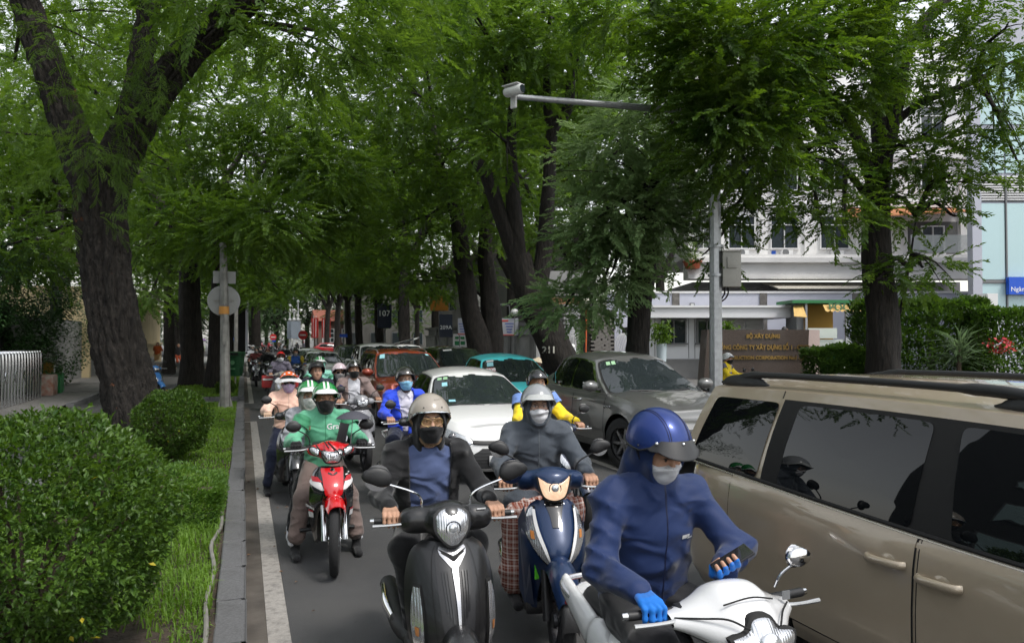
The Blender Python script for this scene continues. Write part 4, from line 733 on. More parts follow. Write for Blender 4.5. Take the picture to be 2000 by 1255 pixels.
def brick_pier(name, label, x, y, w, h, bm_, mm, bl, bh, jit):
    t = thing(name, label, 'pier', (x, y, .145), 0); MB().box((0, 0, h/2), (w-.02, w-.02, h)).build('core', mm, t, smooth=False); ms = []
    for k in range(3): m_ = MB().box((0, 0, 0), (bl*(1+.25*(k-1)*jit), .05, bh-.012)).mesh('brick'); m_.materials.append(bm_); ms.append(m_)
    z = bh/2; row = 0
    while z < h:
        for face in range(2):
            a = -w/2+(bl/2 if row % 2 else 0)
            while a < w/2-.01:
                b = min(a+bl, w/2); c = (max(a, -w/2)+b)/2; 
                if b-max(a, -w/2) > bl*.6: link('brick', ms[random.randrange(3) if jit else 1], None, t, (c, -w/2+random.uniform(-.012, .012)*jit, z) if face == 0 else (-w/2+random.uniform(-.012, .012)*jit, c, z), 0 if face == 0 else R(90))
                a += bl
        z += bh; row += 1
    return t
x, y = pxd(1110, 33); p1 = brick_pier('brick_pier', 'white brick gate pier with a flat cap', x, y, .75, 3.1, wbrick_m, mortar, .25, .1, 0); MB().box((0, 0, 3.2), (1.0, 1.0, .18), bev=.03).build('cap', pale_c, p1)
x, y = pxd(1167, 30); p2 = brick_pier('stone_pier', 'dark stacked-slate pier between the gate and the lavender wall', x, y, 1.0, 2.9, slate_m, dark_m, .28, .075, 1)
x, y = pxd(1140, 32.4); t = thing('iron_gate', 'half-open white iron gate between brick and slate piers', 'gate', (x, y, .145), -YAW)
for i in range(9): MB().tube([(-.45+i*.1, .1*math.sin(i), 0), (-.45+i*.1, .1*math.sin(i), 2.0)], .016, 6).build('bar', frame_w, t)
for z in (.3, 1.1, 1.9): MB().box((-.05, 0, z), (.95, .04, .05)).build('rail', frame_w, t, smooth=False)
x, y = pxd(1143, 29); t = thing('marker_pole', 'thin orange pole leaning at the gate', 'pole', (x, y, .145)); MB().tube([(0, 0, 0), (.05, 0, 2.9)], .035, 8).build('pole', M('orange_pole', (.5,.1,.03), .5), t)
for i, (px, py, d, lab) in enumerate(((935, 612, 42, 'round white lamp globe left of the twin-stemmed tree'), (969, 613, 40, 'cream lamp globe on a curved arm'), (1005, 610, 38, 'round white lamp globe above the baluster wall'), (1144, 588, 31, 'round white lamp globe above the iron gate'))):
    q = dp(px, py, d); t = thing('globe_lamp', lab, 'lamp', (q.x, q.y, 0)); MB().ell((0, 0, q.z), (.2, .2, .2)).build('globe', M(f'globe_{i%2}', (.5,.47,.4) if i == 1 else (.6,.6,.6), .3), t); MB().tube([(0, 0, .14), (0, 0, q.z-.18)] if i != 1 else [(.75, 0, .14), (.75, 0, q.z+.1), (.6, 0, q.z+.45), (.25, 0, q.z+.5), (0, 0, q.z+.2)], .03, 8, smooth=0 if i != 1 else 20).build('stem', frame_g, t)
def board(lab, px, py, d, w, h, mat, lines, zleg=True):
    q = dp(px, py, d); t = thing('notice_board', lab, 'sign', (q.x, q.y, 0), -YAW); MB().box((0, 0, q.z), (w, .06, h)).build('panel', mat, t, smooth=False)
    for (tx, dz, sz, m_) in lines: text('lettering', tx, sz, m_, t, Matrix.Translation((0, -.034, q.z+dz)) @ XZ, .003)
    for s_ in (-1, 1): MB().tube([(s_*w*.42, .03, .14), (s_*w*.42, .03, q.z-h/2)], .03, 6).build('leg', grey_w, t)
    return t
bt = M('board_blue_text', (.05,.08,.3), .6); rt = M('board_red_text', (.45,.05,.04), .6); wt = M('sign_white')
for lab, px, d in (('grey notice board with a red heading right of the twin-stemmed tree', 983, 38), ('grey notice board with a red heading left of the twin-stemmed tree', 914, 42)):
    t = board(lab, px, 638, d, 1.5 if px > 950 else 1.1, .85 if px > 950 else .95, M('board_grey', (.32,.33,.36), .6), []); q = dp(px, 638, d)
    MB().box((0, -.035, q.z+.3), (.5, .01, .08)).build('heading', rt, t, smooth=False); MB().box((0, -.036, q.z-.4), (1.1, .01, .05)).build('heading', rt, t, smooth=False)
    for r_ in range(4):
        for s_ in (-1, 1): MB().box((s_*.3, -.035, q.z+.16-r_*.14), (.42-.06*r_, .01, .05)).build('text_line', bt, t, smooth=False)
board('navy house-number board reading 209A', 871, 636, 44, .75, 1.3, M('board_navy', (.02,.028,.05), .5), [('209A', -.1, .32, wt)])
t = board('white panel with green marks on the garden wall', 898, 665, 43, .75, .75, frame_w, []); q = dp(898, 665, 43); gt = M('green_text', (.02,.2,.07), .6)
for (x_, z_, w_, h_) in ((-.16, .16, .2, .14), (.15, .15, .22, .13), (-.15, -.14, .26, .24), (.17, -.13, .25, .2)): MB().box((x_, -.034, q.z+z_), (w_, .01, h_)).build('green_mark', gt, t, smooth=False)
q = dp(751, 617, 47); t = thing('shop_sign', 'dark blue rounded shop sign with the number 107', 'sign', (q.x, q.y, 0), -YAW); MB().box((0, 0, q.z), (.85, .3, 1.5), bev=.1).build('panel', M('sign_navy', (.006,.012,.032), .5), t); text('lettering', '107', .5, wt, t, Matrix.Translation((0, -.16, q.z+.15)) @ XZ, .004); MB().tube([(0, .1, .1), (0, .1, q.z-.7)], .06, 8).build('post', grey_w, t)
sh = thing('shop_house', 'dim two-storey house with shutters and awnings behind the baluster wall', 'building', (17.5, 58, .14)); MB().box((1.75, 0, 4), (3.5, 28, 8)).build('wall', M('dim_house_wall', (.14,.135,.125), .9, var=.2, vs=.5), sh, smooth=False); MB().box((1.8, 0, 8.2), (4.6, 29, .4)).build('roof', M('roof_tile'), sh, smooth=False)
for y in np.arange(-12, 13, 4.0):
    for z in (1.6, 5.2): w = MB().box((-.03, y, z), (.1, 1.6, 2.0)).build('window', frame_g, sh, smooth=False); MB().box((-.09, y, z), (.03, 1.4, 1.8)).build('pane', pane_m, w, smooth=False)
x, y = pxd(1118, 31.5); t = thing('shop_awning', 'brown corrugated awning above the brick pier', 'awning', (x, y, 0), -YAW); z0 = CAMH+(660-588)/FPX*31.5
n = 40; P = np.zeros((n, 2, 3)); P[:, 0] = [(-.9+1.6*i/(n-1), 0, z0+.15+.012*math.sin(i*2)) for i in range(n)]; P[:, 1] = [(-.9+1.6*i/(n-1), -.5, z0-.12+.012*math.sin(i*2)) for i in range(n)]
MB().grid(P).build('sheet', M('awning_brown', (.16,.07,.03), .8), t); [MB().tube([(s_, 0, .14), (s_, 0, z0+.1)], .04, 6).build('post', grey_w, t) for s_ in (-.85, .65)]; MB().box((-.1, .02, z0+.75), (1.9, .1, 1.0)).build('fascia', pale_c, t, smooth=False)
q = dp(858, 592, 46); t = thing('hanging_sign', 'orange sign glimpsed through the leaves', 'sign', (q.x, q.y, 0), -YAW); MB().box((0, 0, q.z), (1.1, .1, .9)).build('panel', M('orange_panel', (.5,.2,.02), .6), t, smooth=False); MB().tube([(0, .1, .1), (0, .1, q.z)], .05, 6).build('post', grey_w, t)
# --- beyond the crossing
rb = thing('corner_building', 'brown corner building with barred windows beyond the crossing', 'building', (15.5, 116, .12)); MB().box((0, 0, 2.2), (11, 8, 4.4)).build('wall', M('brown_wall', (.16,.1,.08), .9, var=.15, vs=.5), rb, smooth=False); MB().raw([(-6, -4.6, 4.3), (6, -4.6, 4.3), (6, 0, 6), (-6, 0, 6), (-6, 4.6, 4.3), (6, 4.6, 4.3)], [(0,1,2,3),(3,2,5,4),(0,3,4),(1,5,2)]).build('roof', M('red_roof', (.25,.09,.06), .9), rb, smooth=False)
for x in np.arange(-4.1, 5, 2.7): w = MB().box((x, -4.03, 2.2), (1.7, .1, 2.0)).build('window', frame_w, rb, smooth=False); [MB().box((x+dx, -4.09, 2.2+dz), (.42, .03, .52)).build('pane', pane_m, w, smooth=False) for dx in (-.52, 0, .52) for dz in (-.6, .05, .68)]
for i, (px, d) in enumerate(((612, 101), (617, 100.5), (632, 101), (641, 101))):
    x, y = pxd(px, d); t = thing('banner', ['left', 'second', 'third', 'right'][i]+'most tall red banner beyond the crossing' if i in (0, 3) else ['', 'second', 'third'][i]+' tall red banner from the left beyond the crossing', 'banner', (x, y, .12), -YAW, 'red banners'); MB().box((0, 0, 3.2), (.62 if i % 2 else .5, .06, 2.6)).build('cloth', M('banner_red', (.6,.035,.03), .7), t, smooth=False); MB().tube([(0, .06, 0), (0, .06, 4.8)], .05, 6).build('pole', frame_w, t); MB().box((.0, -.04, 3.2), (.1, .02, 2.4)).build('stripe', frame_w, t, smooth=False)
for i, (px, d, h) in enumerate(((566, 98, 6.0), (574, 97, 5.4), (582, 97, 6.5))):
    x, y = pxd(px, d); t = thing('lamp_column', ['left', 'middle', 'right'][i]+' one of three pale ornamental lamp columns at the crossing', 'lamp', (x, y, .12), -YAW, 'ornamental lamp columns'); MB().tube([(0, 0, 0), (0, 0, h)], [.13, .06], 8).build('post', frame_w, t); MB().box((0, 0, 2.9), (.6, .3, 2.2)).build('banner_panel', M('panel_bluegrey', (.3,.34,.4), .5), t, smooth=False); MB().ell((0, 0, h), (.2, .2, .2), 10, 6).build('globe', frame_w, t); MB().ell((0, 0, 4.2), (.24, .24, .2), 10, 6).build('finial', frame_w, t)
def noentry(px, py, d, lab):
    q = dp(px, py, d); t = thing('no_entry_sign', lab, 'sign', (q.x, q.y, 0), -YAW); MB().lathe([(0, 0), (.38, 0), (.38, .02), (0, .02)], 20, (0, 0, q.z), 'y').build('disc', M('sign_red', (.6,.03,.03), .5), t); MB().box((0, -.012, q.z), (.5, .02, .12)).build('bar', frame_w, t, smooth=False); MB().tube([(0, .04, 0), (0, .04, q.z)], .045, 6).build('post', frame_g, t); return t, q
noentry(591.5, 654, 62, 'no-entry sign on a post near the red banners'); t, q = noentry(533.5, 658, 88, 'no-entry sign with a blue plate on the far side'); MB().box((.1, 0, q.z-.45), (.4, .02, .2)).build('plate', M('bank_blue'), t, smooth=False)
q = dp(671, 655, 60); t = thing('street_name_plate', 'small blue street plate on a post among the right-hand trunks', 'sign', (q.x, q.y, 0), -YAW); MB().box((0, 0, q.z), (.6, .03, .25)).build('plate', M('bank_blue'), t, smooth=False); MB().tube([(0, .04, 0), (0, .04, q.z)], .04, 6).build('post', frame_g, t)
x, y = pxd(471, 43); t = thing('display_board', 'slim roadside display board seen edge-on with a glowing white face', 'sign', (x, y, .14), R(-6)); MB().box((0, 0, 2.6), (.5, .14, 3.3)).build('cabinet', dark_m, t, smooth=False); MB().box((.3, -.02, 2.6), (.12, .3, 3.3)).build('screen_edge', M('screen_white', (.7,.7,.8), .4), t, smooth=False); MB().tube([(0, 0, 0), (0, 0, 1)], .08, 8).build('post', steel, t)
x, y = pxd(461, 37); t = thing('light_pole', 'grey metal light pole behind the litter bins', 'pole', (x, y, .14)); MB().tube([(0, 0, 0), (0, 0, 7)], [.11, .07], 10).build('post', pm, t); MB().tube([(0, 0, 6.8), (.7, 0, 7.2), (1.6, 0, 7.3)], .04, 8, smooth=10).build('arm', pm, t)
q = dp(451, 655, 52); t = thing('led_sign', 'small glowing blue LED sign behind the trunks', 'sign', (q.x, q.y, 0), -YAW); MB().box((0, 0, q.z), (.6, .12, 1.6)).build('case', dark_m, t, smooth=False); MB().box((.0, -.065, q.z-.3), (.4, .02, .22)).build('lit_panel', M('led_blue', (.05,.15,.9), .5, emit=1.5), t, smooth=False); MB().box((.0, -.065, q.z+.05), (.2, .02, .2)).build('lit_panel', M('led_blue'), t, smooth=False); MB().tube([(0, 0, .1), (0, 0, q.z-.8)], .06, 6).build('post', grey_w, t)
bm2 = tag(hedge('clipped_hedge', 'clipped hedge block under the trunks near the crossing', pxd(628, 58)+(.14,), (3.5, 1.2, .7), 1500, [leafquad(.16, .1)], hl, 0), None)


# --- office block across the service lane, beyond the left edge of the view (mirrored in the minivan's windows)
ob = thing('office_block', 'long grey office block facing the minivan, mirrored in its windows', 'building', (-17, 0, .12)); MB().box((0, 3, 6.5), (8, 30, 13)).build('wall', M('dark_cladding', (.05,.05,.052), .7), ob, smooth=False)
for z in (2.2, 5.4, 8.6, 11.4):
    for y in np.arange(-10, 17, 3.0): w = MB().box((4.02, y, z), (.1, 2.5, 1.7)).build('window', frame_g, ob, smooth=False); MB().box((4.08, y, z), (.04, 2.3, 1.5)).build('pane', pane_b, w, smooth=False)

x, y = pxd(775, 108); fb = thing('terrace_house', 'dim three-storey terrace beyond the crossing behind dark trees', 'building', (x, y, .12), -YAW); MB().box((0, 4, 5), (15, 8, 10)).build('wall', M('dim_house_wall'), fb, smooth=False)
for xx in np.arange(-6, 7, 3.0):
    for z in (1.8, 5.0, 8.2): w = MB().box((xx, -.04, z), (1.4, .1, 1.8)).build('window', frame_g, fb, smooth=False); MB().box((xx, -.1, z), (1.2, .03, 1.6)).build('pane', pane_m, w, smooth=False)
# ---------------- cars ----------------
def lampmat():
    m = M('lamp_reflector', (.6,.61,.63), .12, metal=.75, coat=1); nt = m.node_tree; N = nt.nodes.new; tc = N('ShaderNodeTexCoord'); w = N('ShaderNodeTexWave'); w.bands_direction = 'X'; w.inputs['Scale'].default_value = 26; w.inputs['Distortion'].default_value = .6; nt.links.new(tc.outputs['Object'], w.inputs[0]); b = nt.nodes['Principled BSDF']
    bp = N('ShaderNodeBump'); bp.inputs['Strength'].default_value = .22; bp.inputs['Distance'].default_value = .008; nt.links.new(w.outputs['Fac'], bp.inputs['Height']); nt.links.new(bp.outputs[0], b.inputs['Normal']); return m
tyre_m = M('tyre_rubber', (.014,.014,.015), .85, bump=.2, bs=80); rim_m = M('alloy', (.42,.42,.43), .3, metal=.9); blk_pl = M('black_plastic', (.012,.012,.013), .5, bump=.1, bs=300)
glass_m = M('tinted_glass', (.004,.005,.006), .012, spec=.5); glass_w = M('windscreen_glass', (.02,.026,.028), .012, spec=.6)
chrome_m = M('chrome', (.75,.75,.76), .08, metal=1); reflec = lampmat(); amber = M('amber_lens', (.5,.2,.06), .2, coat=1); red_lens = M('red_lens', (.4,.02,.02), .15, coat=1); gap_m = M('panel_gap', (.006,.006,.006), .8); white_pl = M('plate_white', (.6,.6,.6), .5)
def paint(name, col, metal=.0, rough=.35, flake=0):
    return M(name, col, rough, metal=metal, coat=1.0, spec=.5, var=.03, vs=2)
def add_wheel(t, x, y, r, w, rz=0, spokes=10, rim=rim_m, s=1):
    me = MB().lathe([(r*.62, -w/2), (r*.9, -w/2), (r*.985, -w*.4), (r, -w*.25), (r, w*.25), (r*.985, w*.4), (r*.9, w/2), (r*.62, w/2)], 32, axis='x').mesh('tyre')
    o = link('wheel', me, tyre_m, t, (x, y, r), rz); f = s*w*.36
    mb = MB().lathe([(r*.66, f*.2), (r*.66, f), (r*.6, f), (r*.58, f*.3), (r*.57, -f)], 28, axis='x')
    for i in range(spokes):
        a = 2*math.pi*i/spokes; ca, sa = math.cos(a), math.sin(a); k = r*.045
        mb.raw([(f*.95, -sa*k*1.4, ca*k*1.4), (f*.95, sa*k*1.4, -ca*k*1.4), (f, ca*r*.61+sa*k, sa*r*.61-ca*k), (f, ca*r*.61-sa*k, sa*r*.61+ca*k), (f*.4, -sa*k, ca*k), (f*.4, sa*k, -ca*k), (f*.5, ca*r*.6+sa*k, sa*r*.6-ca*k), (f*.5, ca*r*.6-sa*k, sa*r*.6+ca*k)], [(0,1,2,3), (1,5,6,2), (3,7,4,0)])
    mb.lathe([(0, f*1.05), (r*.12, f*1.02), (r*.13, f*.3)], 12, axis='x'); mb.build('rim', rim, o); MB().lathe([(0, f*.12), (r*.6, f*.12)], 20, axis='x').build('brake', dark_m, o); return o
def car(name, label, S, loc, rz, P, group='traffic'):
    t = thing(name, label, S.get('cat', 'car'), (*loc, 0), rz, group)
    hl, hw, H, n = S['hl'], S['hw'], S['H'], S.get('n', 6); zb = S.get('zb', .2)
    fi = np.linspace(0, math.pi, 4000); X = hw*np.abs(np.sin(fi))**(2/n); Y = -hl*np.sign(np.cos(fi))*np.abs(np.cos(fi))**(2/n)
    if 'bow' in S: Y = Y-S['bow']*(1-(X/hw)**2)*(Y < 0)
    sl = np.r_[0, np.cumsum(np.hypot(np.diff(X), np.diff(Y)))]; TOT = sl[-1]
    ty, tz = np.array(S['top']).T; yd = np.linspace(ty[0], ty[-1], 200); zd = catmull(np.c_[ty, tz], 400); 
    ztop = lambda y: np.interp(y, np.maximum.accumulate(zd[:, 0]), zd[:, 1])
    pf = np.array(S.get('pf', [(0,.10),(.12,.02),(.3,0),(.5,.015),(.75,.06),(.92,.15),(1,.24)])).T; ps = np.array(S.get('ps', [(0,.07),(.12,.03),(.35,.0),(.6,.0),(.85,.02),(.95,.045),(1,.075)])).T; pr = np.array(S.get('pr', [(0,.12),(.12,.02),(.4,0),(.7,.02),(.92,.06),(1,.12)])).T
    def wall(m, tt, off=0.0, sg=1):
        m = np.asarray(m, float); tt = np.asarray(tt, float); s_ = np.abs(m); x = np.interp(s_, sl, X); y = np.interp(s_, sl, Y); e = .02
        tx = np.interp(s_+e, sl, X)-np.interp(s_-e, sl, X); tyy = np.interp(s_+e, sl, Y)-np.interp(s_-e, sl, Y); q = np.hypot(tx, tyy)+1e-9; nx, ny = tyy/q, -tx/q
        wf = np.clip(-ny, 0, 1)**1.2; wr = np.clip(ny, 0, 1)**1.2; ws = np.clip(1-wf-wr, 0, 1)
        ins = wf*np.interp(tt, *pf)+wr*np.interp(tt, *pr)+ws*np.interp(tt, *ps)
        cr = S.get('crease', .0)*0; ins = ins+ws*cr*np.exp(-((tt-.66)/.05)**2)-ws*cr*.6*np.exp(-((tt-.75)/.04)**2)
        z = zb+(ztop(y)-zb)*tt
        if 'flare' in S:
            for yc in S['wy']: ins = ins-ws*S['flare']*np.exp(-((y-yc)/.38)**2-((z-S['wr']*1.5)/.35)**2)
        x2 = x-nx*(ins-off); y2 = y-ny*(ins-off); sgn = np.where(m < 0, -1, 1)*sg
        return np.stack([x2*sgn, y2, z], -1)
    na, nt_ = S.get('res', (120, 20)); ms = np.linspace(0, TOT, na); tt = np.linspace(0, 1, nt_); mm, tg = np.meshgrid(ms, tt, indexing='ij')
    mb = MB()
    for sg in (1, -1):
        Pw = wall(mm, tg, 0, 1); Pw[..., 0] *= sg; keep = np.ones((na-1, nt_-1), bool); Ra = S['wr']+.055
        for yc in S['wy']:
            side = np.abs(Pw[..., 0]) > hw*.78; dd = np.hypot(Pw[..., 1]-yc, Pw[..., 2]-S['wr']); ins_ = (dd < Ra) & side
            keep &= ~(ins_[:-1, :-1] & ins_[1:, :-1] & ins_[:-1, 1:] & ins_[1:, 1:])
            sn = side & (dd < Ra+.0) & (dd > Ra-.12); k = np.where(sn, Ra/np.maximum(dd, 1e-6), 1)
            Pw[..., 1] = yc+(Pw[..., 1]-yc)*k; Pw[..., 2] = np.where(sn, np.maximum(zb, S['wr']+(Pw[..., 2]-S['wr'])*k), Pw[..., 2])
        ij = np.argwhere(keep); m_ = nt_; F = [(i*m_+j, (i+1)*m_+j, (i+1)*m_+j+1, i*m_+j+1) for i, j in ij]
        if sg < 0: F = [f[::-1] for f in F]
        mb.raw(Pw.reshape(-1, 3), F)
        ed = Pw[:, -1]; e = np.linspace(0, 1, 9)[None, :, None]; De = ed[:, None]*np.array([1, 1, 1.])*1.0; De = np.repeat(De, 9, 1); De[..., 0] = ed[:, None, 0]*(1-e[..., 0])
        cw = S.get('crown', .05)*np.clip(np.abs(ed[:, 0])/hw, 0, 1); De[..., 2] += cw[:, None]*(1-(1-e[..., 0])**2)
        if 'hood_rib' in S: xx = np.abs(De[..., 0])/hw; De[..., 2] += S['hood_rib']*(np.exp(-((xx-.55)/.12)**2))*np.clip((-De[..., 1]-hl*.3)/(.3*hl), 0, 1)*np.clip((hl+De[..., 1])/.4, 0, 1)
        mb.grid(De, flip=sg < 0)
    mb.build('body', P, t, sharp=35)
    MB().box((0, 0, .42), (hw*1.62, hl*1.8, .42)).build('underbody', dark_m, t, smooth=False)
    hi = 'res' in S
    def wpatch(nm, rows, mat, off=.006, sg=1, par=None, nu=14, nv=10):
        if not hi: nu, nv = max(2, int(nu*.6)), max(2, int(nv*.6))
        R_ = np.asarray(rows, float); c = catmull(R_, nv) if len(R_) > 2 else R_[0]+(R_[1]-R_[0])*np.linspace(0, 1, nv)[:, None]
        u = np.linspace(0, 1, nu); m = c[:, 1:2]+(c[:, 2:3]-c[:, 1:2])*u; tv = np.repeat(c[:, :1], nu, 1); G = wall(m, tv, off); G[..., 0] *= sg
        return MB().grid(G, flip=(sg < 0)).build(nm, mat, par or t)
    m_of = lambda y: float(np.interp(y, Y, sl))
    # greenhouse
    g = S['gh']; yA, yAt, yC, yCt = g['yA'], g['yAt'], g['yC'], g['yCt']; xb, xt = g.get('xb', hw-.07), g['xt']; zt_ = g.get('zt', H-.07); rise = g.get('rise', lambda y: 0.)
    def gs(y, tv, off=0, sg=1):
        y = np.asarray(y, float); tv = np.asarray(tv, float); zb0 = ztop(y)-.015; cv = g.get('arc', .03)
        yy = (y-(yAt+yCt)/2)/max(.1, (yCt-yAt)/2); zt2 = zt_-g.get('drop', .03)*np.clip(np.abs(yy), 0, 1.6)**2-g.get('rdrop', 0)*np.clip(yy, 0, 2)**2
        taper = 1-g.get('taper', .03)*np.clip(yy, 0, 1.5)**2
        x = (xb+(xt-xb)*tv)*taper+cv*4*tv*(1-tv); z = zb0+(zt2-zb0)*tv; nrm = np.array([.93, 0, .36])
        return np.stack([(x+off*nrm[0])*sg, y, z+off*nrm[2]], -1)
    def sidequad(y0, y1, t0, t1, n_=18, m_=9, rnd=0, off=0, sg=1):      # y0(t), y1(t) given at t=0 and t=1
        if rnd:
            th = np.linspace(0, 2*math.pi, 49)[:-1]; sup = lambda c: np.sign(c)*np.abs(c)**(2/rnd); rr = np.linspace(0, 1, 5)
            u = .5+.5*np.outer(rr, sup(np.cos(th))); v = .5+.5*np.outer(rr, sup(np.sin(th)))
        else: u, v = np.meshgrid(np.linspace(0, 1, n_), np.linspace(0, 1, m_), indexing='ij')
        tv = t0+(t1-t0)*v; a = y0[0]+(y0[1]-y0[0])*tv; b = y1[0]+(y1[1]-y1[0])*tv
        return gs(a+(b-a)*u, tv, off, sg)
    gb = MB()
    for sg in (1, -1): gb.grid(sidequad((yA, yAt), (yC, yCt), 0, 1, 40, 10, sg=sg), flip=sg > 0)
    def ends(front, u, tv, off=0):
        u = np.asarray(u, float); tv = np.asarray(tv, float); a, b = (yA, yAt) if front else (yC, yCt); bw_ = g.get('bowf', .22) if front else g.get('bowr', .12); s_ = -1 if front else 1
        q = gs(np.full(u.shape, a), tv); yl = a+(b-a)*tv; e = gs(yl, tv); cz = g.get('cz', .02)
        y = yl+s_*bw_*(1-u*u)*(1-.45*tv)+s_*off*.8; x = e[..., 0]*u; z = e[..., 2]+(1-u*u)*(cz*(1-tv)+g.get('rc', .05)*tv)+off*.5
        return np.stack([x, y, z], -1)
    KU = 49 if hi else 37
    u, v = np.meshgrid(np.linspace(-1, 1, KU), np.linspace(0, 1, 11), indexing='ij')
    gb.grid(ends(True, u, v), flip=False); gb.grid(ends(False, u, v), flip=True)
    fe, re = ends(True, np.linspace(-1, 1, KU), np.ones(KU)), ends(False, np.linspace(-1, 1, KU), np.ones(KU)); ns = 20; rows = []
    uu = np.linspace(-1, 1, KU)
    for i in range(ns):
        k = i/(ns-1); yl = yAt+(yCt-yAt)*k; e = gs(np.array([yl]), np.array([1.]))[0]; y = fe[:, 1]*(1-k)+re[:, 1]*k; rr = fe[:, 2]*(1-k)+re[:, 2]*k
        base = np.interp(k, [0, 1], [0, 1]); edge = e[2]; z = edge+(1-np.abs(uu)**2.4)*(g.get('rc', .05)+(H-zt_-g.get('rc', .05))*np.sin(math.pi*np.clip(k*.9+.05, 0, 1))**.6); x = uu*e[0]
        if i in (0, ns-1): y, z = (fe if i == 0 else re)[:, 1], (fe if i == 0 else re)[:, 2]
        rows.append(np.c_[x, y, z])
    gb.grid(np.array(rows), flip=False)
    gb.build('roof', P, t, sharp=50)
    T0, T1 = g.get('t0', .07), g.get('t1', .9)
    uw = g.get('uw', .93); th = np.linspace(0, 2*math.pi, 65)[:-1]; sup = lambda c: np.sign(c)*np.abs(c)**(2/14); rr = np.linspace(0, 1, 9)
    for fr, nm, gm in ((True, 'windscreen', S.get('ws', glass_w)), (False, 'rear_window', glass_m)):
        u = uw*np.outer(rr, sup(np.cos(th))); v = .5+.5*np.outer(rr, sup(np.sin(th))); G = ends(fr, u, (g.get('wt0', .03) if fr else .12)+(.925-(g.get('wt0', .03) if fr else .12))*v, .014); MB().grid(G, cv=True, flip=not fr).build(nm, gm, t)
        if fr: u2 = (uw+.035)*np.outer(rr, sup(np.cos(th))); G2 = ends(fr, u2, -.01+.965*v, .007); MB().grid(G2, cv=True, flip=not fr).build('windscreen_seal', gap_m, t)
    for sg in (1, -1):
        if g.get('surround'): a, b = g['surround']; MB().grid(sidequad(a, b, T0-.035, T1+.04, 40, 6, off=.0025, sg=sg), flip=sg > 0).build('window_surround', g.get('smat', gap_m), t)
        for w in g['win']:
            if len(w) == 2: w = (w[0], w[1], T0, T1)
            MB().grid(sidequad(*w, rnd=g.get('rnd', 12), off=.007, sg=sg), cv=True, flip=sg < 0).build('side_window', glass_m, t)
    # wheels
    for yc in S['wy']:
        for sg in (1, -1): add_wheel(t, sg*(hw-S.get('ww', .2)/2-.035), yc, S['wr'], S.get('ww', .2), 0 if not (S.get('steer') and yc < 0) else S['steer'], S.get('spk', 10), S.get('rimm', rim_m), s=sg)
    # panel joints and doors
    for sg in (1, -1):
        for (y0, y1, ts) in S.get('doors', []):
            lo = [(tq, m_of(y0), m_of(y1)) for tq in (.13, .5, .96)]
            wpatch('door_gap', [(tq, m_of(y0)-.006, m_of(y1)+.006) for tq in (.125, .5, .985)], gap_m, .0025, sg, nu=30, nv=14); dr = wpatch('door', [(tq, m_of(y0)+.003, m_of(y1)-.003) for tq in (.135, .5, .98)], P, .005, sg, nu=30, nv=22)
            if ts:
                hy, ht = ts; c = wall(np.array([m_of(hy)]), np.array([ht]), .0)[0]; c[0] *= sg
                if S.get('bowl'): MB().ell((c[0]-sg*.02, c[1]-.01, c[2]), (.03, .085, .05), 20, 12).build('handle_bowl', P, dr)
                MB().tube([(c[0]+sg*.0, c[1]-.115, c[2]+.004), (c[0]+sg*.032, c[1]-.085, c[2]+.003), (c[0]+sg*.04, c[1], c[2]), (c[0]+sg*.034, c[1]+.09, c[2]-.004), (c[0], c[1]+.12, c[2]-.006)], .016, 10, smooth=24, flat=(1, 1.25)).build('handle', S.get('hmat', P), dr)
    if S.get('mirror', True):
        ym = yA+.22; zm = float(ztop(ym))+.08; xm = hw+.09
        for sg in (1, -1):
            f = blend([elp((sg*xm, ym, zm+.03), (.13, .09, .085)), elp((sg*(xm-.04), ym+.03, zm+.02), (.1, .07, .08))], .04); o = link('door_mirror', sdf_mesh('door_mirror', f, .016 if hi else .025), S.get('mm', P), t); MB().box((sg*(hw-.02), ym+.01, zm-.03), (.16, .05, .04), bev=.012).build('mirror_foot', blk_pl, o); MB().box((sg*xm, ym+.085, zm+.03), (.17, .012, .11), bev=.004).build('mirror_glass', chrome_m, o)
    for sg in (-1, 1):
        a = ends(True, np.array([sg*.05, sg*.3, sg*.62]), np.array([.045, .07, .085]), .026); MB().tube(a, .009, 6, smooth=8).build('wiper', blk_pl, t)
    S['_w'], S['_t'], S['_e'], S['_g'], S['_m'] = wpatch, t, ends, gs, m_of; S['_wall'] = wall
    return t
def stick(S, u, tv, w, h, mat, nm='sticker'):      # paper sticker inside the windscreen, following the glass
    uu, vv = np.meshgrid(np.linspace(u-w, u+w, 4), np.linspace(tv-h, tv+h, 4), indexing='ij'); return MB().grid(S['_e'](True, uu, vv, .019)).build(nm, mat, S['_t'])
stk_b = M('sticker_blue', C(150,205,215), .6); stk_g = M('sticker_green', C(150,190,150), .6)
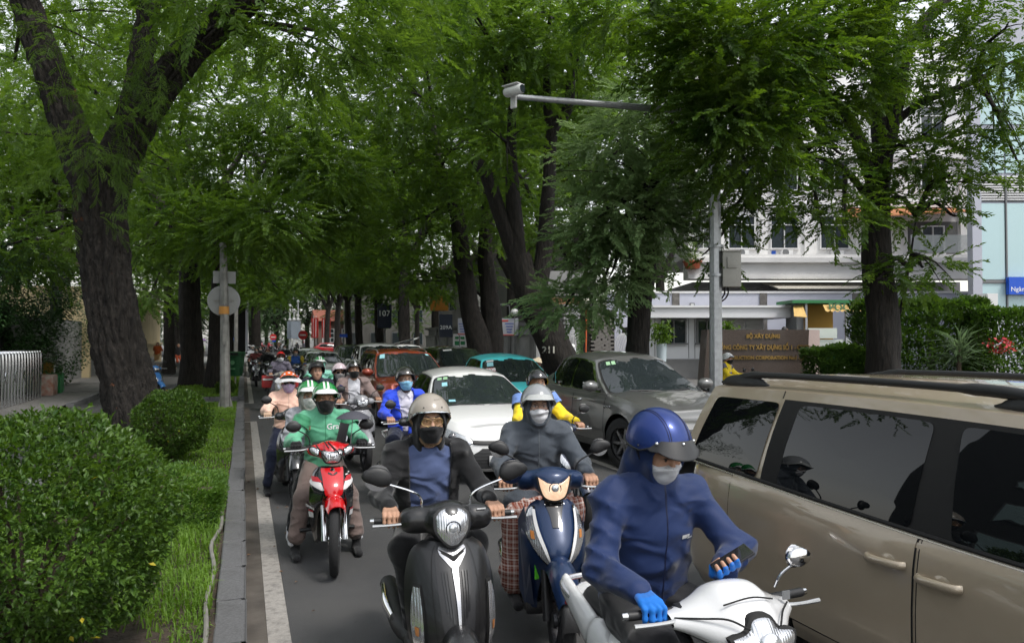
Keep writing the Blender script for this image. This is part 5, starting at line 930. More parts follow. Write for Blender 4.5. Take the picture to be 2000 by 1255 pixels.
def front(S, head, grille=None, intake=None, fog=None, plate=True, gm=None, em=True, hm=None, zplate=.5):
    w, t = S['_w'], S['_t']
    for sg in (1, -1):
        h = w('headlight', head, hm or reflec, .008, sg, nv=14, nu=18); 
        k = np.asarray(head, float); c = k.mean(0); w('headlight_rim', [(r[0], r[1]-.012, r[2]+.012) for r in head], gap_m, .004, sg, h, nv=14, nu=18)
        cc = S['_wall'](np.array([(c[1]+c[2])/2]), np.array([c[0]]), .004)[0]; MB().ell((cc[0]*sg, cc[1], cc[2]), (.06, .05, .055), 14, 10).build('projector', M('lamp_projector', (.08,.08,.09), .05, spec=1, coat=1), h)
        if fog: f_ = w('fog_recess', fog, blk_pl, .006, sg)
    if grille:
        g_ = w('grille', [(r[0], -r[1], r[1]) for r in grille], gm or blk_pl, .007, 1, nu=24)
        ts = np.linspace(grille[0][0], grille[-1][0], S.get('bars', 5)+2)[1:-1]
        for q in ts: k = np.interp(q, [r[0] for r in grille], [r[1] for r in grille])*.95; w('grille_bar', [(q-.006, -k, k), (q+.006, -k, k)], S.get('barm', blk_pl), .02, 1, g_, nu=20, nv=2)
    if intake:
        g_ = w('intake', [(r[0], -r[1], r[1]) for r in intake], blk_pl, .008, 1, nu=24)
        for q in np.linspace(intake[0][0], intake[-1][0], 7)[1:-1]: k = np.interp(q, [r[0] for r in intake], [r[1] for r in intake])*.96; w('intake_slat', [(q-.005, -k, k), (q+.005, -k, k)], M('slat_grey', (.05,.05,.052), .4), .022, 1, g_, nu=20, nv=2)
    if plate:
        c = S['_wall'](np.array([0.]), np.array([zplate]), .03)[0]; p = MB().box((0, c[1], c[2]), (.44, .02, .13), bev=.004).build('number_plate', white_pl, t)
    if em: c = S['_wall'](np.array([0.]), np.array([S.get('et', .72)]), .012)[0]; MB().lathe([(.035, -.008), (.055, -.012), (.065, 0)], 20, (0, c[1], c[2]), 'y').build('emblem', chrome_m, t)
def at(px, d): return pxd(px, d)
# ---- gold minivan, close on the right
gold = M('champagne_paint', (.4,.33,.24), .3, metal=.25, coat=1.0, var=.03, vs=2)
VAN = dict(cat='minivan', res=(200, 30), hl=2.45, hw=.96, H=1.72, n=9, zb=.22, wr=.34, wy=(-1.5, 1.5), ww=.22, crown=.03, crease=.016, bowl=True, hmat=gold,
  top=[(-2.6,.72), (-2.3,.86), (-1.7,.98), (-1.2,.995), (0,1.01), (1.2,1.05), (2.2,1.09), (2.6,1.1)], ps=[(0,.06),(.1,.02),(.3,.0),(.55,.0),(.8,.012),(.93,.03),(1,.06)],
  doors=[(.24,1.72,(.4,.79)), (-1.02,.215,(.09,.775))],
  gh=dict(yA=-1.55, yAt=-.55, yC=2.38, yCt=2.22, xb=.9, xt=.715, zt=1.62, arc=.022, drop=.02, rc=.05, taper=.02, rnd=16, t0=.03, t1=.87, surround=((-1.2,-.5),(2.3,2.16)),
    win=[((1.50,1.42),(2.27,2.1)), ((.30,.27),(1.30,1.235)), ((-1.0,-.5),(.07,.13))]))
VAN['gh']['surround'] = ((-1.15, -.5), (1.46, 1.4))
car('minivan', 'champagne-gold minivan with roof rails filling the right foreground', VAN, (3.96, 2.6), 0, gold)
t = VAN['_t']
front(VAN, [(.62,.55,.9),(.75,.5,.95),(.86,.5,.9)], [(.66,.4),(.8,.42)], [(.2,.5),(.4,.5)])
for sg in (1, -1):
    y = np.linspace(-.35, 2.1, 30); k = np.minimum(1, np.minimum((y+.35)/.42, (2.1-y)/.36)); hgt = .055*np.sin(np.clip(k, 0, 1)*math.pi/2)**.8
    e = VAN['_g'](y, np.ones(30)); pts = np.c_[sg*(e[:, 0]-.07), y, e[:, 2]+.035+hgt]; rr = np.where((y < .2) | (y > 1.78), .03, .021)
    ra = MB().tube(pts, rr, 12, flat=(.9, 1.0)).build('roof_rail', blk_pl, t)
    for yy, ln in ((-.22, .28), (1.96, .28)): e = VAN['_g'](np.array([yy]), np.array([1.]))[0]; link('rail_foot', sdf_mesh('rail_foot', blend([elp((sg*(e[0]-.07), yy, e[2]+.045), (.03, ln*.8, .045)), elp((sg*(e[0]-.07), yy, e[2]+.025), (.035, ln, .03))], .02), .011), blk_pl, ra)
    # bright moulding along the belt and dark seal above it
    yb = np.linspace(-1.1, 2.3, 40); q = VAN['_g'](yb, np.full(40, .0), .004, sg); MB().tube(q+np.array([sg*.006, 0, -.004]), .007, 6).build('belt_moulding', M('satin_trim', (.5,.46,.4), .25, metal=.8), t); q = VAN['_g'](yb, np.full(40, .025), .008, sg); MB().tube(q, .011, 6).build('belt_seal', gap_m, t)
    for yy in (1.43,): q = VAN['_g'](np.full(8, yy), np.linspace(.92, 1, 8), .002, sg); MB().tube(q, .003, 6).build('roof_joint', gap_m, t)
    for yy in (.2, 1.43): e = VAN['_g'](np.array([yy]), np.array([1.]))[0]
# ---- grey luxury suv
GREY = dict(cat='suv', res=(180, 26), hl=2.5, hw=.98, H=1.73, n=5, zb=.24, wr=.39, wy=(-1.52, 1.46), ww=.27, crown=.06, flare=.035, hood_rib=.03, spk=7, steer=.25, crease=.02, bow=.06,
  top=[(-2.6,.78), (-2.35,.9), (-1.6,1.04), (-1.0,1.09), (0,1.1), (.8,1.11), (1.4,1.16), (2.0,1.17), (2.5,1.12)],
  doors=[(-1.05,.08,(-.12,.83)), (.1,1.12,(.98,.87))], gh=dict(yA=-1.0, yAt=-.1, yC=2.2, yCt=1.35, xb=.89, xt=.64, zt=1.65, arc=.035, drop=.06, rdrop=.03, rc=.07, taper=.12, rnd=9, t0=.06, t1=.9, surround=((-.8,-.12),(1.62,1.2)), smat=chrome_m, bowf=.25,
    win=[((-.72,-.02),(.3,.38)), ((.36,.42),(1.55,1.02))]))
greyp = M('graphite_paint', (.15,.15,.146), .28, metal=.4, coat=1, var=.03, vs=2); GREY['hmat'] = chrome_m
x, y = 6.2, 11.8
car('suv', 'dark grey luxury SUV with chrome window trim angled towards the right', GREY, (x, y), R(1), greyp)
front(GREY, [(.72,.55,1.05),(.8,.5,1.12),(.86,.55,1.1)], [(.35,.5),(.55,.56),(.78,.5)], gm=blk_pl)
for sg in (1, -1):
    for k in range(3): c = GREY['_wall'](np.array([GREY['_m'](-1.25+k*.085)]), np.array([.8-.012*k]), .004)[0]; c[0] *= sg; MB().ell(tuple(c), (.012, .028, .018), 10, 8).build('side_vent', gap_m, GREY['_t']); MB().tube([c+np.array([sg*.008, -.03, .0]), c+np.array([sg*.012, 0, .02]), c+np.array([sg*.008, .03, .0])], .005, 6).build('vent_rim', chrome_m, GREY['_t'])
for u_ in (-.74, -.62): stick(GREY, u_, .86, .045, .04, stk_g)
# ---- white hatchback
VIOS = dict(res=(150, 24), hl=2.1, hw=.865, H=1.48, n=4.5, zb=.17, wr=.3, wy=(-1.25, 1.3), ww=.19, crown=.07, bow=.1, crease=.012,
  top=[(-2.3,.66), (-2.1,.74), (-1.5,.88), (-.95,.95), (0,.97), (1,1.0), (1.8,1.03), (2.2,1.0)], pf=[(0,.08),(.1,.0),(.3,0),(.5,.02),(.7,.05),(.86,.13),(1,.3)],
  doors=[(-.85,.1,(-.0,.84)), (.12,1.0,(.9,.86))], gh=dict(yA=-1.05, yAt=-.05, yC=1.95, yCt=1.3, xb=.8, xt=.58, zt=1.39, arc=.03, drop=.04, rc=.06, taper=.08, rnd=10, surround=((-.8,-.02),(1.6,1.2)), win=[((-.72,.02),(.1,.16)), ((.18,.24),(1.0,.98)), ((1.06,1.04),(1.5,1.15))]))
whitep = M('white_paint', (.68,.68,.67), .3, coat=1)
x, y = 3.42, 11.95
car('hatchback', 'white hatchback with a wide black grille behind the grey-hooded rider', VIOS, (x, y), R(-3), whitep)
front(VIOS, [(.62,.5,.82),(.72,.44,.98),(.8,.5,1.08),(.86,.75,1.1)], [(.66,.42),(.72,.46),(.76,.42)], [(.1,.5),(.2,.56),(.35,.5),(.5,.36),(.58,.3)], [(.16,.62,.78),(.3,.6,.8),(.42,.66,.74)], em=True, zplate=.3)
stick(VIOS, -.82, .88, .05, .035, stk_g); stick(VIOS, -.68, .88, .05, .035, stk_g); stick(VIOS, -.7, .72, .06, .05, stk_b); stick(VIOS, -.6, .2, .06, .03, stk_b)
# ---- red mpv
MPV = dict(cat='minivan', hl=2.2, hw=.875, H=1.7, n=6, zb=.22, wr=.33, wy=(-1.35, 1.4), crown=.05, bow=.06, top=[(-2.3,.82), (-2.1,.95), (-1.5,1.05), (-1,1.08), (0,1.08), (1.2,1.1), (2.3,1.12)],
  doors=[(-1.0,.05,(-.05,.86)), (.07,1.05,(.95,.87))], gh=dict(yA=-1.25, yAt=-.35, yC=2.1, yCt=1.85, xb=.81, xt=.64, zt=1.62, arc=.03, drop=.03, rc=.05, rnd=10, surround=((-.9,-.3),(2.0,1.8)), win=[((-.85,-.25),(.05,.1)), ((.12,.16),(1.0,.95)), ((1.08,1.04),(1.9,1.72))]))
redp = M('copper_red_paint', (.3,.045,.02), .3, metal=.35, coat=1)
car('minivan', 'copper-red minivan stuck in traffic behind the white hatchback', MPV, (3.62, 18.6), R(0), redp); front(MPV, [(.55,.45,.8),(.62,.4,.86),(.7,.42,.84)], [(.72,.5),(.84,.5)], [(.2,.4),(.5,.5)])
for sg in (1, -1):
    yy = np.linspace(-.2, 1.8, 16); e = MPV['_g'](yy, np.ones(16)); k = np.sin(np.clip(np.minimum((yy+.2)/.3, (1.8-yy)/.3), 0, 1)*1.57); MB().tube(np.c_[sg*(e[:, 0]-.05), yy, e[:, 2]+.02+.05*k], .02, 8).build('roof_rail', M('rail_silver', (.5,.5,.5), .3, metal=.9), MPV['_t'])
for u_ in (-.8,): stick(MPV, u_, .85, .08, .08, stk_b)
stick(MPV, .8, .9, .06, .03, stk_b)
# ---- turquoise taxi
TAX = dict(VIOS); TAX.pop('res'); TAX['gh'] = dict(VIOS['gh']); TAX.update(hl=1.95, H=1.6, et=.5, top=[(-2.1,.76), (-1.95,.84), (-1.4,.95), (-.95,.99), (0,1.0), (1,1.02), (2.1,1.04)]); TAX['gh'].update(zt=1.51, yC=1.85, yCt=1.6, xt=.6)
cyan = M('turquoise_paint', (.1,.7,.74), .4, coat=.6)
car('taxi', 'turquoise taxi waiting between the white hatchback and the leaning tree', TAX, (5.65, 16.5), R(-5), cyan, 'traffic'); front(TAX, [(.6,.45,.8),(.75,.4,.95),(.85,.6,1.0)], [(.55,.4),(.7,.4)], [(.2,.4),(.4,.4)])
tx = TAX['_t']; 
def glasstext(S, u, tv, s, size, m_):
    V, F = textdata(s, size, .0, bold=.01); W_ = [S['_e'](True, np.array([u+v.x]), np.array([tv+v.y]), .021)[0] for v in V]; return MB().raw(W_, F).build('lettering', m_, S['_t'], smooth=False)
stick(TAX, -.72, .9, .12, .03, frame_w); stick(TAX, -.72, .78, .1, .07, stk_b); stick(TAX, -.72, .58, .14, .07, M('taxi_red', (.5,.03,.03), .5)); glasstext(TAX, -.72, .58, 'TAXI', .13, frame_w)
# ---- the rest of the queue
def simple(base, name, label, loc, rz, P, over=None, gh=None, fr=True, ws=None):
    S = dict(base); S.pop('res', None); S['gh'] = dict(base['gh']); S.update(over or {}); S['gh'].update(gh or {})
    car(name, label, S, loc, rz, P); 
    if fr: front(S, [(.6,.45,.8),(.68,.42,.9),(.76,.46,.88)], [(.55,.38),(.74,.42)], [(.15,.45),(.4,.5)])
    return S
drk = M('dark_bronze_paint', (.04,.038,.034), .35, metal=.4, coat=1); blkp = M('black_paint', (.012,.012,.013), .3, coat=1); silv = M('silver_paint', (.4,.41,.42), .3, metal=.7, coat=1); crim = M('crimson_paint', (.34,.012,.018), .3, coat=1)
S1 = simple(MPV, 'minivan', 'dark bronze minivan parked left of the turquoise taxi', pxd(886, 25.5), R(4), drk); stick(S1, .1, .12, .14, .05, stk_b); stick(S1, -.6, .9, .2, .04, frame_w)
simple(MPV, 'pickup', 'white pickup truck behind the copper-red minivan', pxd(737, 26.5), R(2), whitep, dict(H=1.8, hl=2.5, cat='pickup', zb=.3, wr=.38), dict(zt=1.72, yC=1.0, yCt=.8, surround=((-.9,-.3),(.9,.75)), win=[((-.85,-.25),(.0,.05)), ((.08,.12),(.8,.7))]))
simple(VIOS, 'sedan', 'white car roof glimpsed behind the copper-red minivan', pxd(822, 29), R(0), whitep)
simple(VIOS, 'sedan', 'white sedan following the riders near the crossing', (3.0, 32), R(0), whitep, dict(H=1.46))
simple(VIOS, 'sedan', 'pale silver sedan behind the white sedan near the crossing', (3.05, 38.5), R(0), silv)
simple(MPV, 'suv', 'black SUV beside the white pickup', pxd(692, 33), R(-2), blkp, dict(cat='suv'))
simple(MPV, 'hatchback', 'white car with its tailgate raised under the trees', pxd(790, 36), R(0), whitep, dict(cat='car'), fr=False); 
x, y = pxd(783, 36); tg = thing('raised_tailgate', 'raised white tailgate above the queue of cars', 'tailgate', (x, y, 0), -YAW); z0 = CAMH+(660-667)/FPX*36; MB().raw([(-.75, 0, z0-.25), (.75, 0, z0+.2), (.75, .9, z0+.25), (-.75, .9, z0-.15), (-.75, 0, z0-.31), (.75, 0, z0+.14), (.75, .9, z0+.19), (-.75, .9, z0-.21)], [(0,1,2,3), (7,6,5,4), (0,4,5,1), (1,5,6,2), (2,6,7,3), (3,7,4,0)]).build('panel', whitep, tg, smooth=False); MB().raw([(-.55, -.004, z0-.25), (.6, -.004, z0+.1), (.6, -.004, z0+.17), (-.55, -.004, z0-.18)], [(0,1,2,3)]).build('pane', glass_m, tg, smooth=False)
for s_ in (-.6, .6): MB().tube([(s_, .8, z0-.2+.15*(s_ > 0)), (s_, 1.4, z0-.75)], .02, 6).build('strut', gap_m, tg)
simple(VIOS, 'sedan', 'crimson car crossing behind the tree trunks', pxd(648, 86), R(92), crim, fr=False)
# ---------------- scooters and motorbikes (forward is -y, front axle at y = -.63) ----------------
def lens(nm, outline, y0, bulge, mat, par, tilt=0, x0=0, z0=0, n=48, depth=.012, swp=0):
    o = catmull(np.array(list(outline)+[outline[0]], float), n+1)[:-1]; c = o.mean(0); rr = np.linspace(0, 1, 7); P = np.zeros((9, n, 3))
    for i, r in enumerate(rr): q = c+(o-c)*r; P[i, :, 0] = q[:, 0]+x0; P[i, :, 2] = q[:, 1]+z0; P[i, :, 1] = y0-bulge*(1-r*r)+tilt*q[:, 1]+swp*q[:, 0]
    for i, k in ((7, 1.0), (8, 1.0)): P[i] = P[6]; P[i, :, 1] += depth*(i-6)
    return MB().grid(P, cv=True).build(nm, mat, par, sharp=60)
def moto_wheel(t, y, r, w, style='cast', mat=None, rz=0):
    o = link('wheel', MB().lathe([(r*.8, -w*.3), (r*.86, -w*.5), (r*.95, -w*.42), (r*.992, -w*.2), (r, 0), (r*.992, w*.2), (r*.95, w*.42), (r*.86, w*.5), (r*.8, w*.3)], 40, axis='x').mesh('tyre'), tyre_m, t, (0, y, r), rz)
    mb = MB().lathe([(r*.8, -w*.32), (r*.74, -w*.3), (r*.74, w*.3), (r*.8, w*.32)], 36, axis='x').lathe([(0, -.05), (.045, -.05), (.05, -.03), (.03, -.02), (.03, .02), (.05, .03), (.045, .05), (0, .05)], 16, axis='x')
    if style == 'wire':
        for i in range(32):
            a = 2*math.pi*i/32; s = .035*(1 if i % 2 else -1); b = a+(.35 if (i//2) % 2 else -.35); mb.tube([(s, .035*math.cos(a), .035*math.sin(a)), (s*.3, r*.75*math.cos(b), r*.75*math.sin(b))], .0022, 4, cap=False)
    else:
        for i in range(5):
            a = 2*math.pi*i/5
            for dv in (-.16, .16): mb.tube([(0, .03*math.cos(a), .03*math.sin(a)), (0, r*.45*math.cos(a+dv), r*.45*math.sin(a+dv)), (0, r*.76*math.cos(a+dv*1.3), r*.76*math.sin(a+dv*1.3))], [.016, .012, .014], 6)
    mb.build('rim', mat or (chrome_m if style == 'wire' else M('dark_alloy', (.05,.05,.055), .4, metal=.6)), o)
    MB().lathe([(.05, .045), (.1, .045), (.1, .049), (.05, .049)], 24, axis='x').build('brake_disc', rim_m, o); return o
def fender(t, y, r, mat, a0, a1, w, lift=.03, crown=.03, point=0, nm='front_mudguard'):
    aa = np.linspace(R(a0), R(a1), 26); u = np.linspace(-1, 1, 13); P = np.zeros((26, 13, 3)); k = np.sin(np.linspace(0, 1, 26)*math.pi)
    for i, a in enumerate(aa):
        wd = w*(1-point*(1-min(1, i/8))**2); rr = r+lift+crown*(1-np.abs(u)**2.2)*(.55+.45*k[i]); P[i, :, 0] = wd*u; P[i, :, 1] = y-np.cos(a)*rr; P[i, :, 2] = r+np.sin(a)*rr-(np.abs(u)**6)*.03
    mb = MB().grid(P); P2 = P.copy(); P2[..., 2] -= .006; mb.grid(P2, flip=True); return mb.build(nm, mat, t)
class Apron:
    def __init__(s, rows): s.c = catmull(np.array(rows, float), 80)
    def __call__(s, u, v, off=0):
        u = np.asarray(u, float); v = np.asarray(v, float); x_ = np.clip(v, 0, 1)*79; g = lambda k: np.interp(x_, np.arange(80), s.c[:, k]); z, yc, hw, dep = g(0), g(1), g(2), g(3)
        p = 2.0; x = hw*np.sign(u)*np.abs(u)**.92; y = yc+dep*np.abs(u)**p+.25*dep*np.abs(u)**8
        nx = dep*p*np.abs(u)**(p-1)*np.sign(u)/np.maximum(hw, .02); k = 1/np.sqrt(1+nx*nx); return np.stack([x+off*nx*k, y-off*k, z], -1)
    def patch(s, nm, rows, mat, par, off=.005, nu=10, nv=16, lip=True):
        c = np.asarray(rows, float); c = catmull(c, nv) if len(c) > 2 else c[0]+(c[1]-c[0])*np.linspace(0, 1, nv)[:, None]
        u = c[:, 1:2]+(c[:, 2:3]-c[:, 1:2])*np.linspace(0, 1, nu); return MB().grid(s(u, np.repeat(c[:, :1], nu, 1), off), flip=True).build(nm, mat, par)
def aquad(A, nm, q, mat, par, off=.012, n=10):      # four-cornered plate lying on the shield: corners in (u, v)
    q = np.array(q, float); a, b = np.meshgrid(np.linspace(0, 1, n), np.linspace(0, 1, n), indexing='ij'); P = ((1-a)*(1-b))[..., None]*q[0]+(a*(1-b))[..., None]*q[1]+(a*b)[..., None]*q[2]+((1-a)*b)[..., None]*q[3]
    return MB().grid(A(P[..., 0], P[..., 1], off), flip=q[1, 0] > q[0, 0]).build(nm, mat, par)
def cowl_loft(t, st, mat, nm='head_cowl', nu=41, nv=30):   # half-stations (x, [(y, z) ...]) mirrored to a smooth fairing
    X = np.array([s_[0] for s_ in st]); pr = np.array([catmull(np.array(s_[1]), nv) for s_ in st]); full = np.concatenate([pr[::-1], pr[1:]]); xs = np.concatenate([-X[::-1], X[1:]]); G = np.concatenate([np.repeat(xs[:, None, None], nv, 1), full], 2)
    S_ = catmull(G.reshape(len(xs), -1), nu).reshape(nu, nv, 3); return MB().grid(S_).build(nm, mat, t, sharp=45)
def sdfpart(nm, fs, k, h, mat, par, cut=None):
    f = blend(fs, k); g = f
    if cut: g = lambda P: np.maximum(f(P), cut(P)); g.bb = f.bb
    return link(nm, sdf_mesh(nm, g, h), mat, par)
def mirrors(t, mat, x=.25, z=1.03, y=-.26, style='oval', stem=None, out=.12, up=.17, tilt=.1, only=(1, -1), sz=1):
    for sg in only:
        b = np.array([sg*x, y, z]); e = np.array([sg*(x+out), y-.02, z+up]); m = b+np.array([sg*.02, -.01, up*.55])
        s_ = MB().tube([b, m, e], .0055, 8, smooth=14).build('mirror', stem or blk_pl, t)
        f = elp((e[0]+sg*.02, e[1], e[2]+.02), (.068*sz, .022, .045*sz)) if style == 'oval' else blend([elp((e[0]+sg*.03, e[1], e[2]+.035), (.062*sz, .02, .036*sz)), elp((e[0]-sg*.01, e[1], e[2]+.005), (.035*sz, .018, .025*sz))], .03)
        link('mirror_shell', sdf_mesh('mirror_shell', f, .011), mat, s_); MB().lathe([(0, 0), (.055*sz, 0)], 18, (e[0]+sg*.02, e[1]+.019, e[2]+.02), 'y').build('mirror_glass', chrome_m, s_)
def controls(t, z=1.0, y=-.19, x0=.17, x1=.37, lever=None, zs=0):
    for sg in (1, -1):
        g = MB().tube([(sg*x0, y-.03, z), (sg*x1, y, z-.005)], [.0165, .0165], 12).build('grip', blk_pl, t); MB().tube([(sg*x1, y, z-.005), (sg*(x1+.02), y+.003, z-.005)], [.014, .012], 10).build('bar_end', chrome_m, g)
        MB().tube([(sg*(x0+.0), y-.05, z+.0), (sg*(x0+.06), y-.085, z-.008), (sg*(x0+.13), y-.085, z-.012), (sg*(x1+.015), y-.075, z-.014)], [.009, .008, .007, .009], 8, smooth=16).build('lever', lever or M('cast_aluminium', (.5,.5,.5), .35, metal=.9), g)
        MB().box((sg*(x0+.0), y-.035, z), (.06, .06, .05), bev=.012).build('switch_box', blk_pl, g)
def chassis(t, body, seatm, r=.25, seat_z=.78, floor=.3, tail=None, under=False, rear_style='cast', rr=None, scoot=True, exh=True, lod=0):
    rr = rr or r; h = .04 if lod else .026
    if scoot:
        MB().box((0, -.12, floor-.05), (.34, .46, .09), bev=.03).build('floorboard', blk_pl, t)
        sdfpart('rear_body', [cap((0, .18, .52), (0, .85, .66), .17, .11), elp((0, .34, .55), (.17, .26, .17)), cap((0, .12, .36), (0, .4, .4), .15, .15)], .08, h, body, t)
    else:
        sdfpart('rear_body', [cap((0, .2, .6), (0, .85, .72), .12, .08), elp((0, .3, .6), (.13, .26, .13)), cap((0, -.25, .56), (0, .2, .52), .09, .1)], .08, h, body, t)
        MB().box((0, -.05, .3), (.22, .36, .2), bev=.05).build('engine', M('engine_metal', (.1,.1,.1), .5, metal=.6), t)
        for sg in (1, -1): MB().tube([(0, -.02, .26), (sg*.24, -.04, .25)], .018, 8).build('footpeg', blk_pl, t)
    sdfpart('seat', [cap((0, .16, seat_z-.07), (0, .72, seat_z-.045), .115, .1, ((0, 0, 1), 1.7)), elp((0, .33, seat_z-.06), (.135, .22, .06))], .06, h, seatm, t)
    moto_wheel(t, .62, rr, .1, rear_style); MB().box((.09, .45, rr+.02), (.07, .42, .14), bev=.04).build('drive_case', M('engine_metal', (.1,.1,.1), .5, metal=.6), t)
    if exh: e = MB().tube([(-.13, .12, .24), (-.16, .35, .27), (-.17, .8, .36)], [.035, .06, .055], 14, smooth=14).build('exhaust', blk_pl, t); MB().tube([(-.205, .33, .3), (-.225, .52, .33), (-.215, .7, .37)], [.03, .042, .03], 12, smooth=12, flat=(.5, 1)).build('heat_shield', chrome_m, e)
    MB().tube([(-.12, .74, .7), (-.13, .9, .76), (0, .95, .77), (.13, .9, .76), (.12, .74, .7)], .014, 8, smooth=24).build('grab_rail', tail or rim_m, t); lens('tail_light', [(-.08, -.03), (.08, -.03), (.06, .03), (-.06, .03)], .96, -.02, red_lens, t, z0=.66)
def forks(t, r, x=.075, mat=None, top=.72):
    for sg in (1, -1): MB().tube([(sg*x, -.63, r), (sg*x, -.56, r+.2), (sg*x*.9, -.42, top)], [.026, .022, .02], 10).build('fork_leg', mat or blk_pl, t)
seat_blk = M('seat_vinyl', (.012,.012,.013), .55, bump=.15, bs=200)
def frontlamp(pts, y0, mat, t, z0, bulge=.03, tilt=.35, rim=.012, swp=0, x0=0, nm='headlight', rimm=None):
    h = lens(nm, pts, y0, bulge, mat, t, tilt, x0, z0, swp=swp); c = np.mean(pts, 0); o = [tuple(c+(np.array(p)-c)*(1+rim/np.hypot(*(np.array(p)-c)))) for p in pts]
    lens('lamp_rim', o, y0+.006, bulge*.6, rimm or gap_m, h, tilt, x0, z0, swp=swp)
    if nm == 'headlight': MB().ell((x0, y0-bulge*.8, z0-.005), (.026, .014, .026), 16, 10).build('bulb', M('clear_bulb', (.7,.72,.75), .05, metal=.7, coat=1), h); MB().lathe([(.034, 0), (.037, -.004), (.04, 0)], 20, (x0, y0-bulge*.86, z0-.005), 'y').build('bulb_ring', M('dark_chrome', (.1,.11,.13), .15, metal=.9), h)
    return h
# black retro scooter
def bike_black(name, label, loc, rz):
    t = thing(name, label, 'scooter', (*loc, 0), rz, 'motorbikes in the queue'); P = M('satin_black', (.014,.014,.015), .32, coat=.25)
    A = Apron([(.24,-.47,.13,.06), (.36,-.56,.19,.12), (.5,-.6,.225,.16), (.64,-.57,.235,.17), (.76,-.50,.225,.15), (.86,-.42,.19,.11), (.91,-.37,.13,.06)])
    u = np.linspace(-1, 1, 41); v = np.linspace(0, 1, 32); vm = .3*np.clip(1-(np.abs(u)/.62)**3, 0, 1); G = A(np.repeat(u[:, None], 32, 1), vm[:, None]+(1-vm[:, None])*v, 0); MB().grid(G).build('front_shield', P, t); MB().grid(A(np.repeat(u[:, None]*.97, 32, 1), vm[:, None]+(1-vm[:, None])*v, -.06), flip=True).build('leg_shield', blk_pl, t)
    A.patch('centre_panel', [(.31,-.24,.24), (.4,-.3,.3), (.7,-.38,.38), (1.0,-.45,.45)], M('panel_black', (.02,.02,.022), .45), t, .006, 16, 24)
    for sg in (1, -1):
        for k in range(3): A.patch('panel_rib', [(.42+.03*k, sg*(.07+.05*k), sg*(.1+.05*k)), (.72, sg*(.12+.06*k), sg*(.15+.06*k))], P, t, .014, 3, 10)
        aquad(A, 'chrome_trim', [(0, .825), (sg*.37, .9), (sg*.36, .945), (0, .885)], M('silver_trim', (.5,.5,.52), .25, metal=.8), t, .013); aquad(A, 'chrome_trim', [(0, .715), (sg*.3, .83), (sg*.37, .89), (0, .77)], M('silver_trim'), t, .0115); aquad(A, 'trim_inset', [(0, .785), (sg*.27, .85), (sg*.27, .875), (0, .815)], gap_m, t, .0145)
        s_ = A.patch('turn_signal', [(.18,sg*.78,sg*.86), (.3,sg*.68,sg*.9), (.45,sg*.66,sg*.88), (.6,sg*.7,sg*.82)], reflec, t, .012, 8, 16); A.patch('signal_rim', [(.165,sg*.76,sg*.88), (.3,sg*.65,sg*.93), (.45,sg*.63,sg*.91), (.62,sg*.69,sg*.83)], gap_m, s_, .006, 8, 16); A.patch('amber_bulb', [(.33,sg*.76,sg*.82), (.38,sg*.74,sg*.82)], amber, s_, .016, 4, 4)
        A.patch('shield_crease', [(.3,sg*.42,sg*.43),(.6,sg*.47,sg*.48),(.95,sg*.5,sg*.51)], gap_m, t, .004, 3, 20)
    A.patch('chrome_trim', [(.34,-.012,.012), (.55,-.03,.03), (.78,-.055,.055)], M('silver_trim'), t, .018, 6, 16)
    c = A(np.array([0.]), np.array([.945]), .012)[0]; em = MB().lathe([(0, -.002), (.02, -.003), (.024, 0), (.026, .002)], 24, tuple(c), 'y').build('round_emblem', chrome_m, t)
    for k in range(3): a = R(90+120*k); MB().tube([(c[0], c[1]-.006, c[2]), (c[0]+.017*math.cos(a), c[1]-.006, c[2]+.017*math.sin(a))], .0028, 6).build('emblem_fork', gap_m, em)
    MB().lathe([(.015, -.005), (.019, -.005)], 24, tuple(c), 'y').build('emblem_ring', gap_m, em)
    sdfpart('head_cowl', [elp((0, -.33, 1.0), (.115, .1, .105)), cap((-.19, -.24, 1.0), (.19, -.24, 1.0), .062, .062, ((0, 1, 0), .9)), elp((0, -.28, 1.045), (.1, .09, .05)), elp((.15, -.27, 1.01), (.07, .055, .06)), elp((-.15, -.27, 1.01), (.07, .055, .06))], .045, .0095, P, t)
    frontlamp([(-.085,.045), (-.05,.08), (0,.088), (.05,.08), (.085,.045), (.078,-.02), (.035,-.075), (0,-.09), (-.035,-.075), (-.078,-.02)], -.415, reflec, t, .995, .03, .3, rimm=blk_pl)
    controls(t, 1.0); mirrors(t, blk_pl, .13, 1.04, -.25, 'leaf', chrome_m, .21, .17, sz=1.25); forks(t, .24); moto_wheel(t, -.63, .245, .1); fender(t, -.63, .245, P, 20, 175, .085, .03, .05); chassis(t, P, seat_blk, .245, .79); MB().box((.175, -.318, 1.055), (.05, .006, .006), rz=R(12)).build('cowl_mark', white_pl, t, smooth=False); return t
